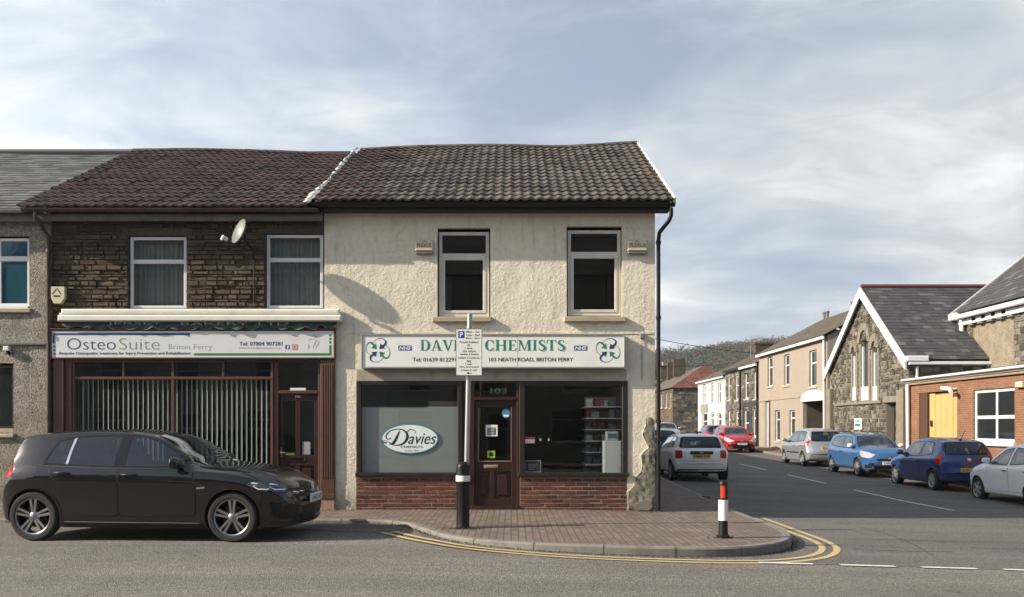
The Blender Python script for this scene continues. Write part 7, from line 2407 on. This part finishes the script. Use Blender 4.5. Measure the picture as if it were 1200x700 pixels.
# ---------------------------------------------------------------- white three-door with the black pillars
PM['white'] = paint('white_paint', (.90, .90, .88), .0, .4, dirt=.15, coat=.5)
mini = Car('parked_car', 'white small hatchback with black pillars parked facing away behind the shop corner',
           dict(L=3.83, W=1.74, wb=2.50, fo=.76, wr=.31, cowl=(.72, 1.0), wtop=(.28, 1.35), peak=(-.3, 1.41), rtop=(-1.36, 1.35), rbase=(-1.70, .96), rear=[(-1.80, .86)], hood=.80, belt=(.90, .94, .93, .90, .76), clear=.2, bz=.5,
                tumble=.52, plan_r=(.84, .93, .985)), (5.62, 26.5 + 1.82, zg(5.6, 28)), PI / 2, PM['white'])
MW = [round_poly([(-1.30, 1.03), (-1.16, 1.30), (-.62, 1.325), (-.62, .99)], .03), round_poly([(-.55, .99), (-.55, 1.33), (.15, 1.285), (.53, 1.02), (.5, .985)], .03)]
MWS = round_poly([(.30, -.48), (.30, .48), (.70, .64), (.70, -.64)], .04)
MRW = round_poly([(-.56, 1.01), (.56, 1.01), (.48, 1.285), (-.48, 1.285)], .05)
for sy in (1, -1):
    sr = mini.patch('window_surround', M['gloss_black'], 'y', round_poly([(-1.42, 1.02), (-1.22, 1.325), (-.3, 1.355), (.22, 1.31), (.62, 1.03), (.55, .955), (-.6, .965)], .03), off=.004, sy=sy, holes=MW, step=.05)
    for q in MW: mini.patch('window', gl, 'y', q, off=.001, sy=sy, parent=sr, fold=0)
    mini.door([(-.58, .32), (.66, .32), (.66, .92), (.5, .95), (-.58, .955)], handle=(-.45, .86), side=sy, hmat=M['chrome'])
    mini.patch('tail_light', M['tail_lens'], 'r', [(sy * .56, .91), (sy * .56, .68), (sy * .75, .68), (sy * .76, .91)][::sy], off=.012, step=.05, rad=.04)
    mini.patch('sill_skirt', M['black'], 'y', [(-.9, .2), (.9, .2), (.9, .27), (-.9, .27)], off=.008, sy=sy)
mini.patch('rear_window', M['gloss_black'], 'r', round_poly([(-.64, .985), (.64, .985), (.55, 1.315), (-.55, 1.315)], .06), off=.004, holes=[MRW], step=.04)
mini.patch('rear_glass', gl, 'r', MRW, off=.001, fold=0)
mini.patch('windscreen', gl, 'z', MWS, off=.002, fold=0)
mini.patch('rear_bumper', M['black'], 'r', [(-.72, .36), (.72, .36), (.70, .24), (-.70, .24)], off=.01, rad=.03)
mini.seam(M['dark_metal'], 'r', [(-.34, .845), (.34, .845)], .09, off=.012, name='boot_handle')
mini.seam(M['chrome'], 'r', [(-.06, .855), (.06, .855)], .025, off=.016, name='rear_badge')
mini.seam(M['black'], 'r', [(-.55, .60), (.55, .60)], .01, off=.003); mini.seam(M['black'], 'r', [(-.6, 1.03), (.0, 1.06)], .02, off=.014, name='wiper')
mini.plate('HM69 USP', False, .74)
mini.box('aerial', M['black'], (-1.15, 0, 1.43), (.14, .03, .07))
mini.mirror(.52, 1.0); mini.wheels('spoke')
mini.open_cabin(MW, MWS, MRW)

# ---------------------------------------------------------------- general small hatch
def hatch(label, loc, rz_, pm, heading_lights=True, style='hubcap', three=True, rear_plate=None, front_plate=None, **over):
    p = dict(L=3.9, W=1.72, wb=2.47, fo=.78, wr=.30, cowl=(.82, 1.02), wtop=(.20, 1.42), peak=(-.35, 1.50), rtop=(-1.42, 1.40), rbase=(-1.80, .98), rear=[(-1.86, .86)], hood=.80, belt=(.95, .96, .94, .90, .78), clear=.2, bz=.5, tumble=.42, doors=2 if three else 4)
    p.update(over)
    c = Car('parked_car', label, p, loc, rz_, pm)
    rt, rb, cw, wt = p['rtop'], p['rbase'], p['cowl'], p['wtop']
    b1 = p['belt'][2] + .03; H = p['peak'][1]
    xb = p.get('bpillar', -.45); xr = rt[0] + .18
    HWn = [round_poly([(xr - .02, b1 + .08), (xr + .16, H - .165), (xb - .05, H - .125), (xb - .05, b1)], .05), round_poly([(xb + .05, b1), (xb + .05, H - .125), (wt[0] - .05, H - .18), (cw[0] - .26, b1 + .06), (cw[0] - .28, b1)], .04)]
    HWS = round_poly([(wt[0] + .05, -.52), (wt[0] + .05, .52), (cw[0] - .03, .66), (cw[0] + .02, 0), (cw[0] - .03, -.66)], .04)
    HRW = round_poly([(-.60, rb[1] + .05), (.60, rb[1] + .05), (.53, rt[1] - .05), (-.53, rt[1] - .05)], .07)
    for sy in (1, -1):
        for q in HWn:
            w_ = c.patch('window', gl, 'y', q, off=.002, sy=sy, fold=0)
            c.seam(M['black'], 'y', q, .022, sy=sy, off=.004, name='window_seal', parent=w_, closed=True)
        c.door([(xb - .02, .33), (cw[0] - .12, .33), (cw[0] - .08, .70), (cw[0] - .18, b1 - .03), (xb - .02, b1 - .03)], handle=(xb + .12, b1 - .13), side=sy)
        if not three: c.door([(xb - .04, .33), (xb - .04, b1 - .03), (xr + .02, b1 - .01), (xr - .02, .82), (-.86, .42), (-.84, .33)], handle=(xr + .22, b1 - .12), side=sy)
        c.patch('tail_light', M['tail_lens'], 'y', p.get('tl', [(c.tail + .17, 1.0), (c.tail + .40, 1.02), (c.tail + .38, .82), (c.tail + .15, .78)]), off=.006, sy=sy, step=.03, rad=.03, ymin=.60)
        c.patch('headlight', M['lens'], 'y', p.get('hl', [(c.nose - .62, .84), (c.nose - .3, .80), (c.nose - .09, .70), (c.nose - .12, .62), (c.nose - .42, .66)]), off=.006, sy=sy, step=.05, rad=.03)
        c.patch('sill_skirt', M['black'], 'y', [(-.86, .2), (.86, .2), (.86, .25), (-.86, .25)], off=.006, sy=sy)
        if p.get('strip'): c.seam(M['black'], 'y', [(-.82, .56), (.80, .56)], .05, sy=sy, off=.008, name='rubbing_strip')
    w_ = c.patch('rear_window', gl, 'r', HRW, off=.002, fold=0)
    c.seam(M['black'], 'r', HRW, .03, off=.004, name='window_seal', parent=w_, closed=True)
    w_ = c.patch('windscreen', gl, 'z', HWS, off=.002, fold=0)
    c.seam(M['black'], 'z', HWS, .03, off=.004, name='window_seal', parent=w_, closed=True)
    c.open_cabin(HWn, HWS, HRW)
    c.seam(M['black'], 'r', [(-.62, .50), (.62, .50)], .010, off=.003); c.seam(M['black'], 'r', [(-.58, rb[1] + .06), (-.05, rb[1] + .10)], .018, off=.012, name='wiper')
    c.seam(M['chrome'], 'r', [(-.05, rb[1] - .10), (.05, rb[1] - .10)], .07, off=.006, name='rear_badge'); c.seam(M['chrome'], 'f', [(-.05, .66), (.05, .66)], .06, off=.010, name='front_badge')
    for sy in (1, -1):
        c.seam(M['black'], 'z', [(cw[0] + .08, sy * .70), (c.nose - .55, sy * .66), (c.nose - .20, sy * .52)], .008)
        c.patch('fog_intake', M['black'], 'f', [(sy * .60, .44), (sy * .74, .44), (sy * .74, .32), (sy * .58, .32)][::sy], off=.006, step=.05, rad=.02)
    c.patch('grille', M['black'], 'f', [(-.45, .64), (.45, .64), (.40, .56), (-.40, .56)], off=.006, rad=.02)
    c.patch('lower_grille', M['black'], 'f', [(-.55, .42), (.55, .42), (.50, .26), (-.50, .26)], off=.006, rad=.03)
    if rear_plate: c.plate(rear_plate, False, p.get('rpz', .62))
    if front_plate: c.plate(front_plate, True, .49)
    c.mirror(cw[0] - .22, b1 + .08, mat=p.get('mirrormat'))
    c.wheels(style)
    return c


PM['deepblue'] = paint('deep_blue_paint', (.014, .052, .19), .3, .3, dirt=.15)
PM['midblue'] = paint('mid_blue_paint', (.045, .14, .33), .35, .3, dirt=.15)
PM['silver'] = paint('silver_paint', (.33, .35, .37), .5, .35, dirt=.15)
PM['red'] = paint('red_paint', (.40, .008, .015), .1, .3, dirt=.12)
PM['white2'] = paint('cool_white_paint', (.90, .91, .92), .0, .4, dirt=.1, coat=.5)
PM['blackp'] = paint('black_car_paint', (.012, .012, .014), .2, .3, dirt=.15)
PM['maroonp'] = paint('slate_maroon_paint', (.06, .045, .06), .3, .35, dirt=.15)
PM['lsilver'] = paint('pale_silver_paint', (.42, .44, .46), .5, .35, dirt=.15)


def lane(y, dx=0.0): return (12.0 + .86 + dx, y, zg(12.9, y))


# near row, from the right edge of the picture
hatch('white small hatchback at the right edge with only its front half in view', lane(23.3 - 1.2, .05), PI / 2, PM['white2'], three=False, front_plate='CP58 KHT', wr=.30, hood=.84, L=3.7, wb=2.39, W=1.70, peak=(-.3, 1.51), bpillar=-.25, rpz=.75, spokes=6)
ya = hatch('dark blue three-door hatchback parked below the yellow door', lane(26.95), PI / 2, PM['deepblue'], three=True, rear_plate='KU07 OZR', L=3.76, wb=2.46, fo=.74, W=1.70, peak=(-.25, 1.53), wtop=(.3, 1.42), cowl=(.95, 1.02), rtop=(-1.35, 1.42), rbase=(-1.72, 1.0), rear=[(-1.76, .86)], spokes=8, mirrormat=PM['deepblue'], rpz=.60,
           tl=[(-1.60, 1.04), (-1.36, .99), (-1.42, .80), (-1.62, .74)])
mb = MB(); mb.tube([(-1.25, 0, 1.43), (-1.55, 0, 1.75)], .008, 6); mb.tube([(-1.2, 0, 1.44), (-1.27, 0, 1.455)], .03, 8); mb.build('aerial', M['black'], ya.root, local=True)
fu = hatch('bright blue tall hatchback with roof rails facing the camera across the side street', lane(32.5), -PI / 2, PM['midblue'], three=False, style='spoke', front_plate='CW09 FNK', L=4.02, wb=2.49, fo=.80, W=1.72, wr=.315, peak=(-.4, 1.53), wtop=(.38, 1.43), cowl=(1.02, 1.05), rtop=(-1.62, 1.46), rbase=(-1.88, 1.0), rear=[(-1.90, .86)], hood=.86, belt=(.98, .98, .96, .94, .84), clear=.24, bpillar=-.3, mirrormat=M['upvc'],
           hl=[(1.45, .90), (1.75, .86), (1.93, .78), (1.92, .66), (1.62, .70)], hoodbulge=.05)
for sy in (1, -1):
    fu.patch('fog_lamp', M['black'], 'f', [(sy * .52, .50), (sy * .66, .50), (sy * .66, .38), (sy * .52, .38)][::sy], off=.008)
    fu.patch('amber_reflector', M['amber'], 'y', [(1.50, .86), (1.68, .83), (1.70, .74), (1.56, .76)], off=.010, sy=sy, step=.04)
    mb = MB(); mb.tube([(-1.4, sy * .56, 1.50), (-1.2, sy * .565, 1.56), (-.2, sy * .57, 1.575), (.2, sy * .56, 1.5)], .018, 6); mb.build('roof_rail', M['black'], fu.root, local=True)
md = hatch('silver rounded people carrier parked before the pink house arch', lane(38.4), PI / 2, PM['silver'], three=False, rear_plate='WN56 JKA', L=3.99, wb=2.48, fo=.76, W=1.72, peak=(-.4, 1.59), wtop=(.42, 1.46), cowl=(1.08, 1.04), rtop=(-1.55, 1.48), rbase=(-1.80, 1.0), rear=[(-1.90, .80)], hood=.82, belt=(.98, .98, .96, .93, .80), strip=True, bpillar=-.3, rpz=.76,
           tl=[(-1.69, 1.08), (-1.53, 1.06), (-1.50, .85), (-1.70, .81)])
rd = hatch('red five-door hatchback facing the camera before the stone houses', (11.85 + .87, 51.6, zg(12.8, 50.5)), -PI / 2, PM['red'], three=False, style='spoke', front_plate='CE57 UJP', L=4.03, wb=2.54, fo=.90, W=1.75, peak=(-.35, 1.51), wtop=(.35, 1.40), cowl=(1.05, 1.0), rtop=(-1.45, 1.42), rbase=(-1.75, .98), rear=[(-1.83, .84)], hood=.72, hl=[(1.35, .88), (1.75, .80), (2.05, .66), (2.0, .58), (1.65, .68)])
rd.patch('mouth_grille', M['black'], 'f', [(-.62, .50), (.62, .50), (.55, .30), (-.55, .30)], off=.01, rad=.05)
hatch('dark maroon grey hatchback parked behind the red hatchback', (12.9, 57.6, zg(12.8, 57)), PI / 2, PM['maroonp'], three=False, rear_plate='CV10 HTY', peak=(-.35, 1.48))
hatch('pale silver hatchback far along the side street facing the camera', (11.95, 69.5, zg(12.8, 69)), -PI / 2, PM['lsilver'], three=False, front_plate='CN13 GDU', peak=(-.35, 1.50))
hatch('black hatchback parked in the shade ahead of the white small hatchback', (5.62, 36, zg(5.6, 36)), PI / 2, PM['blackp'], three=False, rear_plate='CA16 BVE', L=4.0, peak=(-.35, 1.45), rtop=(-1.42, 1.36))
# ================================================================== CAMERA, SUN, SKY
cam = bpy.data.cameras.new('camera'); co = bpy.data.objects.new('camera', cam); COL.objects.link(co)
co.location = (0, 0, EYE); co.rotation_euler = (PI / 2, 0, 0)
cam.sensor_width = 36; cam.lens = 36 * 1050 / 1200; cam.shift_y = 150 / 1200; cam.clip_end = 6000; cam.clip_start = .1
sc.camera = co
SUN_TO = Vector((-1, -.25, .54)).normalized()        # towards the sun
sl = bpy.data.lights.new('sun', 'SUN'); so = bpy.data.objects.new('sun', sl); COL.objects.link(so)
sl.energy = 4.8; sl.angle = math.radians(.55); sl.color = (1.0, .90, .74)
so.rotation_euler = SUN_TO.to_track_quat('Z', 'Y').to_euler(); so.location = (-30, -10, 30)

w = bpy.data.worlds.new('World'); sc.world = w; w.use_nodes = True
n = N(w)
sky = n.t.nodes.new('ShaderNodeTexSky'); sky.sky_type = 'NISHITA'; sky.sun_disc = False
sky.sun_elevation = math.asin(SUN_TO.z); sky.sun_rotation = math.atan2(SUN_TO.x, SUN_TO.y); sky.altitude = 0; sky.air_density = 1.0; sky.dust_density = 1.5; sky.ozone_density = 1.0
d = n.tc.outputs['Generated']
sep = n.node('ShaderNodeSeparateXYZ', {'Vector': d})
zc = n.math('MAXIMUM', sep.outputs['Z'], 0.0)
den = n.math('ADD', zc, .22)
flat = n.node('ShaderNodeCombineXYZ', {'X': n.math('DIVIDE', sep.outputs['X'], den), 'Y': n.math('DIVIDE', sep.outputs['Y'], den), 'Z': 0.0}).outputs[0]
c1 = n.noise(.85, 6, .5, n.map((1.0, 1.2, 1), (2.1, .4, 0), (0, 0, .6), flat), .4)
c2 = n.noise(2.6, 10, .6, n.map((1, 1.5, 1), (.3, 1.7, 0), (0, 0, .8), flat), .7)
cov = n.math('ADD', n.math('MULTIPLY', c1, .66), n.math('MULTIPLY', c2, .34))
# grey-blue sheets with paler breaks
mask = n.ramp(cov, [(.30, .80), (.50, 1)])
shade = n.ramp(cov, [(.38, (2.6, 3.05, 3.9)), (.46, (3.35, 3.8, 4.45)), (.53, (4.35, 4.7, 5.0)), (.62, (6.3, 6.4, 6.5))])
# whiter to the left and low down, greyer to the right
lr = n.math('ADD', n.math('MULTIPLY', sep.outputs['X'], -.85), n.math('MULTIPLY', zc, -.75))
glow = n.ramp(n.math('ADD', lr, .45), [(.0, .80), (.45, 1.0), (.9, 1.32)])
shade = n.mix(1.0, shade, glow, 'MULTIPLY')
# the deck of cloud lies over the street ahead; behind the viewer the sky is clearer
ahead = n.ramp(n.math('ADD', n.math('MULTIPLY', sep.outputs['Y'], .5), .5), [(.35, .25), (.75, 1)])
skyc = n.mix(n.math('MULTIPLY', mask, ahead), sky.outputs[0], shade)
bg = n.node('ShaderNodeBackground', {'Color': skyc, 'Strength': .112})
n.t.links.new(bg.outputs[0], n.out.inputs[0])

sc.view_settings.view_transform = 'Standard'; sc.view_settings.look = 'None'; sc.view_settings.gamma = 1; sc.view_settings.exposure = 0.76
sc.cycles.max_bounces = 6; sc.cycles.transparent_max_bounces = 12; sc.cycles.diffuse_bounces = 3; sc.cycles.glossy_bounces = 4
sc.cycles.use_denoising = True; sc.cycles.caustics_reflective = False; sc.cycles.caustics_refractive = False; sc.cycles.sample_clamp_indirect = 6

# the damp air that pales the hill
mb = MB(); mb.box(WORLD, -3700, 3700, -9, 75, -3700, 1700)
hz = mb.build('haze', None, None); hz.data.materials.clear(); hz['kind'] = 'stuff'
m, n = newmat('haze_air')
v = n.node('ShaderNodeVolumePrincipled', {'Color': (.86, .90, .96, 1), 'Density': .0003, 'Anisotropy': .1})
n.t.links.new(v.outputs[0], n.out.inputs['Volume'])
hz.data.materials.append(m)
